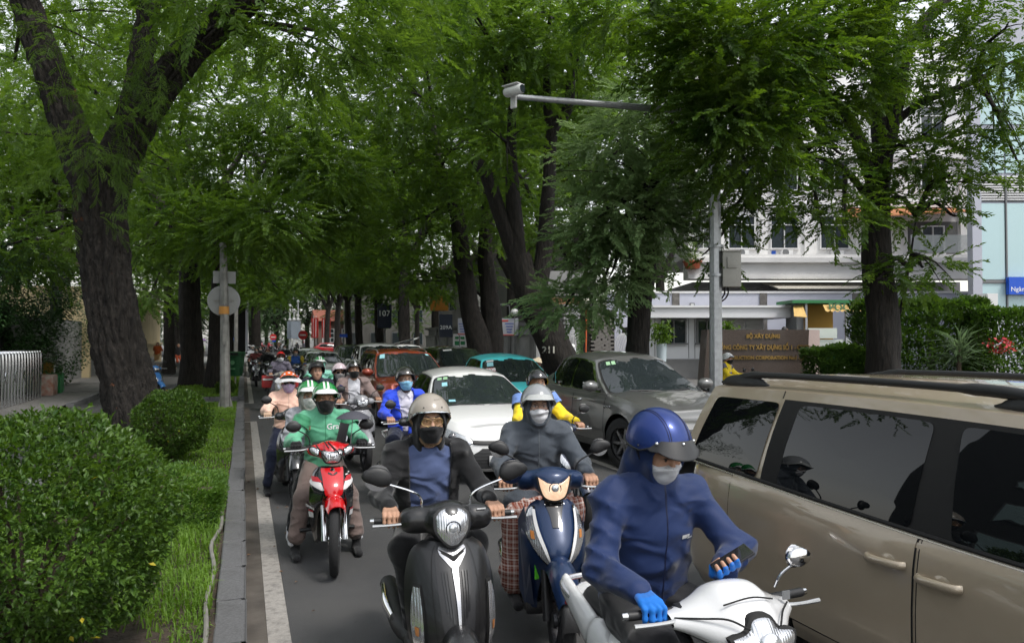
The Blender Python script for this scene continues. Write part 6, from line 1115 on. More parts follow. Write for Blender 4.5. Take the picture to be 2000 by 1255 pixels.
def bike_blue(name, label, loc, rz):
    t = thing(name, label, 'scooter', (*loc, 0), rz, 'motorbikes in the queue'); P = M('satin_blue', (.012,.03,.085), .3, coat=.3, metal=.2)
    A = Apron([(.26,-.40,.14,.05), (.38,-.46,.17,.08), (.52,-.55,.19,.13), (.64,-.6,.205,.17), (.76,-.54,.2,.15), (.88,-.44,.155,.1), (.93,-.39,.1,.05)])
    u = np.linspace(-1, 1, 41); v = np.linspace(0, 1, 32); vm = .4*np.clip(1-(np.abs(u)/.72)**3, 0, 1); MB().grid(A(np.repeat(u[:, None], 32, 1), vm[:, None]+(1-vm[:, None])*v)).build('front_shield', P, t)
    for sg in (1, -1): MB().raw([(sg*.19, -.42, .92), (sg*.215, -.3, .8), (sg*.2, -.25, .35), (sg*.17, -.3, .27), (sg*.13, -.42, .3), (sg*.16, -.48, .5)], [(0,1,2,3,4,5) if sg < 0 else (5,4,3,2,1,0)]).build('side_cowl', P, t, smooth=False)
    MB().grid(A(np.repeat(u[:, None]*.97, 32, 1), vm[:, None]+(1-vm[:, None])*v, -.07), flip=True).build('leg_shield', blk_pl, t)
    A.patch('black_panel', [(.71,-.12,.12), (.8,-.2,.2), (.93,-.42,.42), (.985,-.5,.5)], M('gloss_black', (.008,.008,.009), .1, coat=1), t, .007, 14, 14)
    for sg in (1, -1):
        s_ = A.patch('turn_signal', [(.42,sg*.2,sg*.27), (.52,sg*.3,sg*.58), (.66,sg*.5,sg*.86), (.8,sg*.72,sg*.92), (.86,sg*.82,sg*.88)], reflec, t, .012, 10, 20); A.patch('light_strip', [(.43,sg*.19,sg*.22), (.6,sg*.36,sg*.46), (.84,sg*.7,sg*.8)], frame_w, s_, .017, 4, 14); A.patch('signal_rim', [(.405,sg*.17,sg*.3), (.52,sg*.27,sg*.62), (.66,sg*.47,sg*.9), (.8,sg*.69,sg*.96), (.875,sg*.8,sg*.9)], gap_m, s_, .006, 10, 20); A.patch('amber_bulb', [(.62,sg*.6,sg*.7), (.68,sg*.64,sg*.74)], amber, s_, .016, 4, 4)
    c = A(np.array([0.]), np.array([.965]), .01)[0]; text('lettering', 'HONDA', .03, chrome_m, t, Matrix.Translation((c[0], c[1], c[2])) @ Matrix.Rotation(R(-38), 4, 'X') @ XZ, .001, bold=.001, sx=1.15)
    sdfpart('head_cowl', [elp((0, -.32, 1.03), (.12, .11, .085)), cap((-.17, -.24, 1.03), (.17, -.24, 1.03), .058, .058), elp((0, -.31, 1.075), (.13, .1, .05)), elp((.14, -.28, 1.05), (.06, .05, .045)), elp((-.14, -.28, 1.05), (.06, .05, .045))], .04, .0095, P, t)
    frontlamp([(-.1,.06), (-.07,.035), (0,.035), (.07,.035), (.1,.06), (.085,-.01), (.06,-.06), (0,-.08), (-.06,-.06), (-.085,-.01)], -.415, M('lit_headlight', (.75,.6,.48), .15, metal=.4, emit=.55, ecol=(1,.66,.42), bump=.8, bs=30, bdist=.02, coat=1, col2=(.3,.18,.12), vs=20), t, 1.02, .035, .25)
    controls(t, 1.0); mirrors(t, blk_pl, .17, 1.06, -.24, 'leaf', blk_pl, .14, .16, sz=1.05); forks(t, .27, .085); moto_wheel(t, -.63, .275, .09); fender(t, -.63, .275, P, 35, 150, .085, .035, .06, .3); fender(t, -.63, .275, blk_pl, 8, 36, .05, .03, .01, nm='mudguard_tip'); chassis(t, P, seat_blk, .275, .77); MB().box((-.125, -.5, .53), (.03, .004, .1), rz=R(25)).build('green_sticker', M('sticker_bright_green', C(90,190,50), .5), t, smooth=False); return t
def bike_red(name, label, loc, rz):
    t = thing(name, label, 'motorbike', (*loc, 0), rz, 'motorbikes in the queue'); P = M('signal_red', (.5,.008,.012), .22, coat=1); K = M('gloss_black', (.008,.008,.009), .1, coat=1); wh = M('decal_white', (.7,.68,.68), .4); pk = M('decal_red', (.45,.02,.03), .4)
    A = Apron([(.2,-.36,.13,.06), (.32,-.4,.16,.08), (.46,-.46,.18,.11), (.58,-.54,.185,.15), (.7,-.54,.18,.15), (.8,-.45,.15,.1), (.85,-.39,.11,.05)])
    u = np.linspace(-1, 1, 41); v = np.linspace(0, 1, 32); vm = .52*np.clip(1-(np.abs(u)/.8)**4, 0, 1); MB().grid(A(np.repeat(u[:, None], 32, 1), vm[:, None]+(1-vm[:, None])*v)).build('side_cowl', K, t); MB().grid(A(np.repeat(u[:, None]*.97, 32, 1), vm[:, None]+(1-vm[:, None])*v, -.05), flip=True).build('leg_shield', blk_pl, t)
    A.patch('red_beak', [(.585,-.28,.28), (.63,-.33,.33), (.8,-.45,.45), (.93,-.62,.62), (1,-.7,.7)], P, t, .022, 18, 24)
    for sg in (1, -1):
        A.patch('white_stripe', [(.64,sg*.36,sg*.5), (.7,sg*.46,sg*.98), (.76,sg*.6,sg*.98)], wh, t, .008, 8, 8); A.patch('red_stripe', [(.735,sg*.45,sg*.9), (.77,sg*.6,sg*.98), (.795,sg*.7,sg*.98)], pk, t, .01, 8, 6); A.patch('white_stripe', [(.3,sg*.8,sg*1.0), (.36,sg*.8,sg*1.0)], wh, t, .008, 5, 5); A.patch('red_stripe', [(.365,sg*.8,sg*1.0), (.385,sg*.8,sg*1.0)], pk, t, .008, 5, 4); A.patch('glossy_inset', [(.52,sg*.5,sg*.95), (.6,sg*.45,sg*.98)], M('dark_chrome', (.1,.11,.13), .15, metal=.9), t, .006, 6, 6)
    A.patch('white_dash', [(.805,.62,.8), (.82,.66,.8)], wh, t, .01, 5, 3); A.patch('white_dash', [(.83,.84,.95), (.845,.86,.96)], wh, t, .01, 4, 3)
    c = A(np.array([0.]), np.array([.94]), .03)[0]; MB().lathe([(0, -.002), (.017, -.003), (.02, .002)], 20, tuple(c), 'y').build('round_emblem', chrome_m, t)
    for sg in (1, -1): A.patch('chevron', [(.83,sg*.0,sg*.05), (.86,sg*.05,sg*.2), (.885,sg*.16,sg*.2)], K, t, .027, 4, 6)
    for (uu, vv, tx, sz) in ((-.92, .42, 'YAMAHA', .03),): c = A(np.array([uu]), np.array([vv]), .012)[0]; text('lettering', tx, sz, wh, t, Matrix.Translation(tuple(c)) @ Matrix.Rotation(R(-58 if uu < 0 else 50), 4, 'Z') @ Matrix.Rotation(R(12), 4, 'Y') @ XZ, .001)
    sdfpart('head_cowl', [elp((0, -.32, .97), (.115, .1, .075)), elp((.11, -.29, .985), (.09, .06, .052)), elp((-.11, -.29, .985), (.09, .06, .052)), elp((0, -.28, 1.02), (.1, .1, .045))], .03, .0095, P, t)
    frontlamp([(-.08,.035), (0,.045), (.08,.035), (.075,-.015), (.05,-.055), (0,-.062), (-.05,-.055), (-.075,-.015)], -.415, reflec, t, .955, .03, .3)
    for sg in (1, -1): frontlamp([(-.03,.015), (.02,.035), (.045,.02), (.03,-.012), (-.015,-.03)] if sg > 0 else [(.03,.015), (-.02,.035), (-.045,.02), (-.03,-.012), (.015,-.03)], -.36, reflec, t, .985, .012, .3, .008, swp=.5*sg, x0=sg*.135, nm='turn_signal')
    for a, b in (((-.13, .06), (-.05, -.05)), ((-.03, .08), (.1, -.05)), ((-.06, .085), (-.03, .04))): MB().tube([(a[0], -.36, .98+a[1]), ((a[0]+b[0])/2, -.43, .98+(a[1]+b[1])/2), (b[0], -.44, .98+b[1])], .006, 6, smooth=10).build('strap', blk_pl, t)
    MB().box((0, -.22, 1.02), (.3, .1, .05), bev=.02).build('instrument_cover', blk_pl, t)
    controls(t, 1.0); mirrors(t, blk_pl, .17, 1.02, -.24, 'oval', blk_pl, .12, .15); forks(t, .29, .085, chrome_m, .6); moto_wheel(t, -.63, .29, .075, 'wire', rz=R(-8)); fender(t, -.63, .29, P, 62, 150, .085, .03, .055, .2)
    for sg in (1, -1): MB().raw([(sg*.088, -.62, .66), (sg*.09, -.46, .56), (sg*.092, -.52, .38), (sg*.092, -.6, .38), (sg*.088, -.7, .6)], [(0,1,2,3,4) if sg < 0 else (4,3,2,1,0)]).build('mudguard_wing', P, t, smooth=False)
    chassis(t, K, seat_blk, .29, .76, rear_style='wire', scoot=False); return t
def bike_white(name, label, loc, rz):
    t = thing(name, label, 'scooter', (*loc, 0), rz, 'motorbikes in the queue'); P = M('gloss_white', (.66,.66,.66), .2, coat=1)
    A = Apron([(.26,-.44,.14,.05), (.4,-.52,.18,.1), (.54,-.6,.2,.15), (.68,-.6,.21,.17), (.8,-.5,.19,.13), (.9,-.4,.13,.06)]); u = np.linspace(-1, 1, 41); v = np.linspace(0, 1, 32); vm = .4*np.clip(1-(np.abs(u)/.72)**3, 0, 1); MB().grid(A(np.repeat(u[:, None], 32, 1), vm[:, None]+(1-vm[:, None])*v)).build('front_shield', P, t); MB().grid(A(np.repeat(u[:, None]*.97, 32, 1), vm[:, None]+(1-vm[:, None])*v, -.06), flip=True).build('leg_shield', blk_pl, t)
    for sg in (1, -1): A.patch('turn_signal', [(.45,sg*.4,sg*.5), (.6,sg*.5,sg*.8), (.8,sg*.75,sg*.9)], reflec, t, .012, 8, 16)
    cowl_loft(t, [(0, [(-.4,.885),(-.45,.915),(-.455,.97),(-.40,1.03),(-.33,1.085),(-.25,1.1),(-.17,1.06),(-.15,.97)]), (.07, [(-.395,.89),(-.44,.92),(-.44,.97),(-.385,1.03),(-.32,1.08),(-.25,1.092),(-.17,1.055),(-.15,.97)]), (.125, [(-.36,.92),(-.4,.94),(-.395,.98),(-.35,1.02),(-.3,1.05),(-.24,1.055),(-.18,1.03),(-.16,.97)]), (.19, [(-.31,.95),(-.335,.965),(-.33,.99),(-.3,1.012),(-.27,1.022),(-.23,1.022),(-.19,1.01),(-.175,.975)]), (.245, [(-.27,.965),(-.285,.975),(-.28,.99),(-.265,1.0),(-.25,1.006),(-.23,1.006),(-.21,1.0),(-.2,.98)])], P)
    for sg in (1, -1): MB().tube([(sg*.06, -.452, 1.0), (sg*.11, -.4, 1.022), (sg*.17, -.338, 1.012), (sg*.235, -.272, 1.0)], .0035, 6, smooth=16).build('panel_seam', gap_m, t)
    MB().tube([(-.1, -.36, 1.055), (0, -.375, 1.075), (.1, -.36, 1.055)], .003, 6, smooth=12).build('panel_seam', gap_m, t)
    h = frontlamp([(-.12,.015), (-.06,.03), (-.03,.065), (.03,.065), (.06,.03), (.12,.015), (.09,-.045), (.04,-.085), (-.04,-.085), (-.09,-.045)], -.45, reflec, t, .955, .025, .3, rimm=gap_m); MB().ell((0, -.472, .945), (.045, .02, .045), 18, 12).build('projector', M('clear_bulb', (.7,.72,.75), .05, metal=.7, coat=1), h)
    MB().box((.2, -.31, 1.04), (.03, .006, .03)).build('square_mark', frame_g, t, smooth=False)
    controls(t, 1.0); mirrors(t, chrome_m, .2, 1.05, -.25, 'oval', chrome_m, .07, .085, sz=.8, only=(1,)); forks(t, .26); moto_wheel(t, -.63, .26, .1); fender(t, -.63, .26, P, 30, 160, .085, .03, .05); chassis(t, P, seat_blk, .26, .78, tail=M('silver_trim', (.5,.5,.52), .25, metal=.8))
    for sg in (1, -1): sdfpart('tail_cowl', [cap((sg*.13, .45, .6), (sg*.1, .92, .74), .05, .03, ((0, 0, 1), .5)), cap((sg*.14, .2, .5), (sg*.13, .5, .62), .045, .05, ((0, 0, 1), .5))], .03, .013, P, t)
    return t
def bike_any(name, label, loc, rz, col, lod=1, front='vee', accent=None, group='motorbikes in the queue', box=None):
    t = thing(name, label, 'motorbike', (*loc, 0), rz, group); P = M('bike_paint_'+'_'.join('%d' % (c*255) for c in col), col, .25, coat=1); ac = accent or M('dark_chrome', (.1,.11,.13), .15, metal=.9)
    A = Apron([(.25,-.42,.14,.05), (.4,-.5,.17,.1), (.54,-.58,.19,.15), (.68,-.58,.19,.15), (.8,-.48,.16,.1), (.88,-.4,.1,.05)]); u = np.linspace(-1, 1, 25); v = np.linspace(0, 1, 18); vm = .4*np.clip(1-(np.abs(u)/.72)**3, 0, 1); MB().grid(A(np.repeat(u[:, None], 18, 1), vm[:, None]+(1-vm[:, None])*v)).build('front_shield', P, t)
    for sg in (1, -1):
        A.patch('turn_signal', [(.5,sg*.2,sg*.3), (.62,sg*.32,sg*.62), (.8,sg*.62,sg*.86)], reflec if front == 'vee' else ac, t, .012, 6, 10)
        A.patch('side_accent', [(.25,sg*.6,sg*.97), (.45,sg*.5,sg*.97)], ac, t, .006, 6, 8)
    sdfpart('head_cowl', [elp((0, -.32, 1.0), (.11, .1, .08)), cap((-.16, -.25, 1.0), (.16, -.25, 1.0), .05, .05), elp((0, -.29, 1.05), (.1, .09, .05))], .04, .02, P, t)
    frontlamp([(-.08,.04), (0,.055), (.08,.04), (.06,-.04), (0,-.06), (-.06,-.04)], -.4, reflec, t, .99, .025, .3)
    controls(t, 1.0); mirrors(t, blk_pl, .16, 1.03, -.24, 'oval', blk_pl, .12, .15); forks(t, .27); moto_wheel(t, -.63, .27, .09); fender(t, -.63, .27, P, 35, 150, .08, .03, .05); chassis(t, P, seat_blk, .27, .77, lod=1)
    return t
# ---------------- people ----------------
HAIR = M('black_hair', (.012,.01,.009), .5, bump=.4, bs=120, stretch=(1, 1, .2)); EYEW = M('eye_white', (.5,.48,.46), .3); IRIS = M('iris_brown', (.012,.007,.005), .15)
def skin(c=(.42,.235,.155), k=0): return M(f'skin_{int(c[0]*100)}', c, .5, var=.08, vs=18, spec=.35, bump=.15, bs=160, bdist=.002)
def cloth(name, col=(.1,.1,.1), rough=.8, fold_s=9, bump=.5, **k):
    if name in MATS: return MATS[name]
    m = M(name, col, rough, sheen=.15, spec=.25, **k); nt = m.node_tree; N = nt.nodes.new; Lk = nt.links.new; tc = N('ShaderNodeTexCoord'); mp = N('ShaderNodeMapping'); mp.inputs['Rotation'].default_value = (.3, .5, .6); mp.inputs['Scale'].default_value = (1.0, 1.0, 1.9)
    n1 = N('ShaderNodeTexNoise'); n1.noise_type = 'RIDGED_MULTIFRACTAL'; n1.inputs['Scale'].default_value = 5.5; n1.inputs['Detail'].default_value = 4; n1.inputs['Roughness'].default_value = .6; n1.inputs['Distortion'].default_value = .7; n2 = N('ShaderNodeTexNoise'); n2.inputs['Scale'].default_value = 260
    b1 = N('ShaderNodeBump'); b1.inputs['Strength'].default_value = min(1, bump*1.8); b1.inputs['Distance'].default_value = .06; b2 = N('ShaderNodeBump'); b2.inputs['Strength'].default_value = .25; b2.inputs['Distance'].default_value = .002
    Lk(tc.outputs['Object'], mp.inputs[0]); Lk(mp.outputs[0], n1.inputs['Vector']); Lk(tc.outputs['Object'], n2.inputs['Vector']); Lk(n1.outputs['Fac'], b1.inputs['Height']); Lk(n2.outputs['Fac'], b2.inputs['Height']); Lk(b1.outputs[0], b2.inputs['Normal']); Lk(b2.outputs[0], nt.nodes['Principled BSDF'].inputs['Normal']); return m
def ik(a, b, l1, l2, bend):
    a, b, bend = np.array(a, float), np.array(b, float), np.array(bend, float); d = b-a; L_ = np.linalg.norm(d)
    if L_ > (l1+l2)*.995: l1, l2 = l1*L_/(l1+l2)*1.006, l2*L_/(l1+l2)*1.006
    x = (l1*l1-l2*l2+L_*L_)/(2*L_); h = math.sqrt(max(0, l1*l1-x*x)); u = d/L_; w = bend-u*(bend@u); w /= np.linalg.norm(w)+1e-9
    return a+u*x+w*h
def head_sdf(fine=True, fem=0):
    fs = [elp((0, .015, .03), (.076, .096, .096)), elp((0, -.018, -.045), (.063-.004*fem, .074, .083)), elp((0, -.06, -.098), (.028, .026, .024)), cap((-.04, -.064, -.02), (-.03, -.062, -.05), .026, .024), cap((.04, -.064, -.02), (.03, -.062, -.05), .026, .024), cap((-.038, -.082, .034), (.038, -.082, .034), .0125), cap((0, .03, -.06), (0, .05, -.2), .052, .058)]
    base = blend(fs, .03)
    det = [cap((0, -.088, .02), (0, -.112, -.026), .008, .0135), cap((-.013, -.098, -.032), (.013, -.098, -.032), .009), cap((-.022, -.088, -.062), (.022, -.088, -.062), .008), cap((-.016, -.084, -.074), (.016, -.084, -.074), .009), elp((-.077, .012, -.008), (.012, .02, .032)), elp((.077, .012, -.008), (.012, .02, .032))]
    lids = [cap((sg*.017, -.091, .0195), (sg*.046, -.084, .018), .0055) for sg in (1, -1)]+[cap((sg*.018, -.09, .003), (sg*.044, -.083, .004), .005) for sg in (1, -1)]
    def f(P):
        d = base(P)
        for sg in (1, -1): e = elp((sg*.032, -.1, .012), (.02, .017, .013))(P); d = -smin(-d, e, .012)
        for g in det: d = smin(d, g(P), .012)
        if fine:
            for g in lids: d = smin(d, g(P), .004)
        return d
    f.bb = (A_(-.1, -.14, -.22), A_(.1, .13, .14)); return f
def join(parts):
    V = []; F = []; o = 0
    for v, f in parts: V.append(np.asarray(v)); F.append(np.asarray(f)+o); o += len(v)
    return np.concatenate(V), np.concatenate(F)
def xf(Mh, V): A = np.array(Mh)[:3]; return np.asarray(V)@A[:, :3].T+A[:, 3]
def hand_grip(G, a, sg, up=(0, 0, 1), fwd=(0, -1, 0), wrist=None, h=.005, s=1.0):     # four fingers over the bar, thumb beneath
    G, a, up, fwd = [np.array(q, float) for q in (G, a, up, fwd)]; a = a*sg; W_ = np.array(wrist); fs = []
    offs = [-.034, -.0115, .0115, .034]; ln = [.95, 1.05, 1.0, .8]
    for o, k in zip(offs, ln):
        kn = G+a*o+up*.034+fwd*(.004+.004*k); p1 = G+a*o*1.05+fwd*(.036*k)+up*.021; p2 = G+a*o*1.05+fwd*(.04*k)-up*.012*k; p3 = G+a*o*1.0+fwd*(.024)-up*.034*k
        fs += [cap(W_+a*o*.55+up*.004, kn, .0155, .0125), cap(kn, p1, .0115, .0102), cap(p1, p2, .0102, .0093), cap(p2, p3, .0093, .0078)]
    tb = W_-a*.024+fwd*.02-up*.004; t1 = G-a*.05-fwd*.012-up*.008; t2 = G-a*.052+fwd*.016-up*.022; t3 = G-a*.04+fwd*.034-up*.024
    fs += [cap(tb, t1, .015, .0125), cap(t1, t2, .0115, .0105), cap(t2, t3, .01, .0085)]
    f = blend(fs, .006); return snet(f, f.bb[0]-.01, f.bb[1]+.01, h)
def helmet(t, Mh, kind, mat, par=None, peak=None, trim=None, front=72, side=104, back=112, stripes=None, scale=1.0, strap=None, rivets=False, spots=None, ribs=False, vent=False, big=True):
    c = np.array([0, .012, .032]); r = np.array([.117, .14, .13])*scale
    def dome(ph, th, k=1.0): return np.stack([c[0]+r[0]*k*np.sin(th)*np.sin(ph), c[1]-r[1]*k*np.sin(th)*np.cos(ph), c[2]+r[2]*k*np.cos(th)], -1)
    ph = np.linspace(-math.pi, math.pi, 49 if big else 25)[:-1]; tm = lambda p: np.radians(np.interp(np.abs(p), [0, R(45), R(75), R(100), math.pi], [front, front+3, side-6, side, back]))
    v = np.linspace(0, 1, 16 if big else 9); G = dome(ph[:, None]+0*v, tm(ph)[:, None]*v); G2 = dome(ph[:, None]+0*v, tm(ph)[:, None]*v, .93); W_ = lambda P: xf(Mh, P.reshape(-1, 3)).reshape(P.shape)
    h = MB().grid(W_(G), cu=True, flip=True).grid(W_(G2), cu=True).grid(W_(np.stack([G[:, -1], G2[:, -1]], 1)), cu=True, flip=True).build('helmet', mat, t, sharp=50)
    rim = dome(ph, tm(ph), 1.005); MB().tube(W_(np.concatenate([rim, rim[:2]])), .0055 if trim else .004, 8, cap=False).build('rim_trim', trim or blk_pl, h)
    if peak:
        pm_, ln, drop, wd = peak; pp = np.linspace(-R(wd), R(wd), 29); q = np.linspace(0, 1, 8); e = np.cos(pp/R(wd)*math.pi/2)**.55
        P = np.zeros((29, 8, 3))
        for j, u in enumerate(q): th = tm(pp)-R(9)*e*(1-u)-R(1); b = dome(pp, th, 1.012+.02*u); d = np.stack([np.sin(pp)*.75, -np.cos(pp), -drop*np.ones_like(pp)], -1); P[:, j] = b+d*(ln*e*u)[:, None]
        pk = MB().grid(W_(P)).grid(W_(P-np.array([0, 0, .004])), flip=True).build('peak', pm_, h); MB().tube(W_(P[:, -1]), .003, 6).build('peak_edge', pm_, pk)
        if rivets:
            for a in (-wd*.82, 0, wd*.82): d_ = dome(np.array([R(a)]), np.array([float(tm(R(a)))-R(5)]), 1.035); MB().ell(tuple(W_(d_)[0]), (.0075, .0075, .0075), 10, 8).build('snap', chrome_m, pk)
    if stripes:
        for a in stripes[1]: th = np.linspace(-R(front-12), R(95), 30); x = a; P = np.zeros((30, 2, 3)); 
        for a in stripes[1]:
            P = np.zeros((30, 2, 3))
            for j, xx in enumerate((a-stripes[2], a+stripes[2])): sx = np.clip(xx/r[0], -.9, .9); kk = math.sqrt(1-sx*sx); P[:, j] = np.stack([np.full(30, c[0]+xx*1.012), c[1]+r[1]*1.014*kk*np.sin(th), c[2]+r[2]*1.014*kk*np.cos(th)], -1)
            MB().grid(W_(P), flip=True).build('stripe', stripes[0], h)
    if ribs:
        for a in (-.052, -.044, .044, .052):
            th = np.linspace(-R(60), R(90), 26); sx = a/r[0]; kk = math.sqrt(1-sx*sx); MB().tube(W_(np.stack([np.full(26, c[0]+a), c[1]+r[1]*1.003*kk*np.sin(th), c[2]+r[2]*1.003*kk*np.cos(th)], -1)), .0016, 6).build('seam', M('seam_dark', (.004,.006,.04), .5), h)
    if spots:
        for (a, b) in spots[1]: d_ = dome(np.array([R(a)]), np.array([R(b)]), 1.0)[0]; nn = (d_-c)/r/r; nn /= np.linalg.norm(nn); mt = Matrix.Translation(d_+nn*.002) @ Vector(nn).to_track_quat('Z', 'Y').to_matrix().to_4x4(); V = [Mh @ (mt @ Vector((.016*math.cos(k), .016*math.sin(k), -.0012*0))) for k in np.arange(14)*2*math.pi/14]; MB().raw(V, [range(14)]).build('spot', spots[0], h)
    if vent: d_ = dome(np.linspace(R(8), R(34), 12), np.full(12, R(40)), 1.01); MB().tube(W_(d_), .0035, 6).build('vent_slot', mat, h)
    if rivets or vent:
        for a, b in ((-70, side-18), (70, side-18), (-28, front-10), (28, front-10)) if vent else ((-80, side-12), (80, side-12)): d_ = dome(np.array([R(a)]), np.array([R(b)]), 1.01); MB().ell(tuple(W_(d_)[0]), (.0045, .0045, .0045), 8, 6).build('rivet', M('rivet_dark', (.05,.05,.05), .4, metal=.7), h)
    if strap is not None:
        for sg in (1, -1): pts = [dome(np.array([sg*R(82)]), np.array([R(side-3)]), .98)[0], np.array([sg*.078, -.02, -.05]), np.array([sg*.05, -.05, -.115]), np.array([0, -.055, -.135])]; MB().tube(W_(np.array(pts)), .006, 6, smooth=14, flat=(.4, 1.3)).build('chin_strap', strap, h)
    return h
def person(label, S, loc, rz, group='riders in the queue', lod=0):
    sc = S.get('s', 1.0); t = thing('person', label, 'person', (loc[0], loc[1], loc[2] if len(loc) > 2 else 0), rz, group, 1.0); sk = skin(S.get('skin', (.42,.235,.155))); hh = [S.get('h', .0132), .024, .036][lod]
    ride = S.get('ride', True); ly = S.get('back', 0); up = S.get('up', 0); lean = S.get('lean', 0)
    if ride: hip = np.array([0, .36+ly, .83+up]); neck = hip+np.array([S.get('sway', 0), -.075-lean, .49*sc]); hd = neck+np.array([S.get('hx', 0), -.04-.25*lean, .125*sc])
    else: hip = np.array([0, 0, .88*sc]); neck = hip+np.array([0, -.02-lean, .5*sc]); hd = neck+np.array([0, -.03-.2*lean, .12*sc])
    up_ = neck-hip; chest = hip+up_*.66; sw = S.get('sw', .19)*sc
    sh = {s: neck+np.array([s*sw, .01, -.055*sc]) for s in (1, -1)}
    grip = S.get('hands') or {s: np.array([s*.285, -.195, 1.0]) for s in (1, -1)}
    wr = {}; el = {}
    for s in (1, -1):
        G = np.array(grip[s][0] if isinstance(grip[s], tuple) else grip[s], float); d0 = sh[s]-G; d0 /= np.linalg.norm(d0)
        wr[s] = np.array(grip[s][1]) if isinstance(grip[s], tuple) else G+np.array([d0[0]*.03, .075, .045])
        el[s] = ik(sh[s], wr[s], .285*sc, .25*sc, S.get('bend', {}).get(s, (s*.5, .3, -.85)))
    hj = {s: hip+np.array([s*.085, 0, -.01]) for s in (1, -1)}; an = {}; kn = {}
    fe = S.get('feet', 'floor')
    for s in (1, -1):
        f = fe[s] if isinstance(fe, dict) else fe
        an[s] = np.array({'floor': (s*.13, -.06, .38), 'ground': (s*.27, .02, .11), 'peg': (s*.22, .02, .34)}.get(f, (0, 0, 0)) if isinstance(f, str) else f, float); kn[s] = ik(hj[s], an[s], .43*sc, .42*sc, (s*.3, -1, .35) if ride else (0, -1, 0))
    Mh = Matrix.Translation(hd) @ Matrix.Rotation(R(S.get('yaw', 0)), 4, 'Z') @ Matrix.Rotation(R(S.get('pitch', 0)), 4, 'X') @ Matrix.Rotation(R(S.get('roll', 0)), 4, 'Y') @ Matrix.Scale(S.get('hs', 1.0), 4)
    hf = head_sdf(lod == 0, S.get('fem', 0)); hv, hfc = snet(hf, hf.bb[0]-.01, hf.bb[1]+.01, [.0066, .0115, .022][lod]); parts = [(xf(Mh, hv), hfc)]
    gl = S.get('glove')
    hands = []
    for s in (1, -1):
        if isinstance(grip[s], tuple): 
            if len(grip[s]) > 2: hands.append(grip[s][2])
            continue
        hands.append(hand_grip(grip[s], S.get('baraxis', (1, .08, 0)) if s > 0 else (1, -.08, 0), s, wrist=wr[s], h=[.0056, .0105, .018][lod]))
    parts += S.get('skin_extra', [])
    if not gl: parts += hands
    core = blend([cap(hip, chest, .1, .11), cap(chest, neck, .1, .05)]+[cap(sh[s], el[s], .035, .03) for s in (1, -1)]+[cap(el[s], wr[s], .03, .022) for s in (1, -1)]+[cap(hj[s], kn[s], .05, .04) for s in (1, -1)]+[cap(kn[s], an[s], .04, .03) for s in (1, -1)]+[cap(sh[1], sh[-1], .04)], .04)
    if lod == 0: parts.append(snet(core, core.bb[0]-.03, core.bb[1]+.03, .04))
    fd = np.array([0, -1., 0])
    if S.get('bare_feet'): 
        for s in (1, -1): f = blend([cap(an[s]+np.array([0, .01, -.03]), an[s]+fd*.15+np.array([0, 0, -.07]), .035, .028, ((0, 0, 1), 1.3)), cap(an[s]+np.array([0, .02, .0]), an[s]+np.array([0, .03, -.06]), .035, .03)], .03); parts.append(snet(f, f.bb[0]-.02, f.bb[1]+.02, .012))
    V, F = join(parts); link('body', npmesh('body', V, F), sk, t)
    if gl:
        for Vg, Fg in hands: link('glove', npmesh('glove', Vg, Fg), gl, t)
    # top
    J = S.get('jacket'); fk = S.get('fold', .009) if lod < 2 else 0; sr = S.get('sleeve', 1.0); fat = S.get('fat', 1.0)
    def torso(dr): return [cap(hip+np.array([0, 0, .03]), hip+up_*.35, (.166*fat+dr)*sc, (.156*fat+dr)*sc, ((0, 1, 0), 1.2)), cap(hip+up_*.35, chest, (.156*fat+dr)*sc, (.16*fat+dr)*sc, ((0, 1, 0), 1.3)), cap(chest, hip+up_*.86, (.16*fat+dr)*sc, (.12+dr)*sc, ((0, 1, 0), 1.3)), cap(sh[1]*.93+chest*.07, sh[-1]*.93+chest*.07, (.058+dr)*sc), cap(hip+up_*.86, neck, (.085+dr)*sc, (.06+dr)*sc)]
    def arms(dr, frac=1.0): 
        o = []
        for s in (1, -1): o += [cap(sh[s]+np.array([-s*.01, 0, -.012]), el[s], (.06+dr)*sc*sr, (.05+dr)*sc*sr)]+([cap(el[s], el[s]+(wr[s]-el[s])*(frac*.98), (.05+dr)*sc*sr, (.038+dr)*sc*sr)] if frac else [])
        return o
    if J:
        fs = torso(.018)+arms(.009, S.get('arm', 1.0)); B0 = blend(fs, .045); sd = S.get('seed', 1); extra = [ring(neck+np.array([0, -.004, .012]), .068*sc, .075*sc, S.get('collar', .018), .35)] if S.get('collar', .018) else []
        if S.get('hem'): extra += [ring(hip+np.array([0, 0, S['hem']]), .155*fat, .125*fat, .02)]
        if S.get('skirtcoat'): extra += [cap(hj[s], hj[s]+(kn[s]-hj[s])*.45, .125, .12) for s in (1, -1)]
        op = S.get('open')
        def jf(P):
            d = B0(P)
            for e in extra: d = smin(d, e(P), .02)
            if fk: 
                am = np.ones(len(P))*.55
                for s in (1, -1): am += 1.1*np.exp(-((P-el[s].astype(np.float32))**2).sum(1)/.012)+.5*np.exp(-((P-sh[s].astype(np.float32))**2).sum(1)/.02)
                am += .5*np.exp(-((P[:, 2]-hip[2]-.08)/.08)**2); d = d+fold(P, fk, 1.0, sd)*np.minimum(am, 1.6)
            if op: zz = P[:, 2]-hip[2]; w = op[0]+(op[1]-op[0])*np.clip(zz/.45, 0, 1); cyy = hip[1]+(neck[1]-hip[1])*np.clip(zz/.49, 0, 1); d = np.maximum(d, np.minimum(w-np.abs(P[:, 0]-S.get('sway', 0)*np.clip(zz/.49, 0, 1)), (cyy-.02)-P[:, 1]))
            if S.get('armhole'): pass
            return d
        jf.bb = B0.bb; jo = link('jacket', sdf_mesh('jacket', jf, hh, .05), J, t)
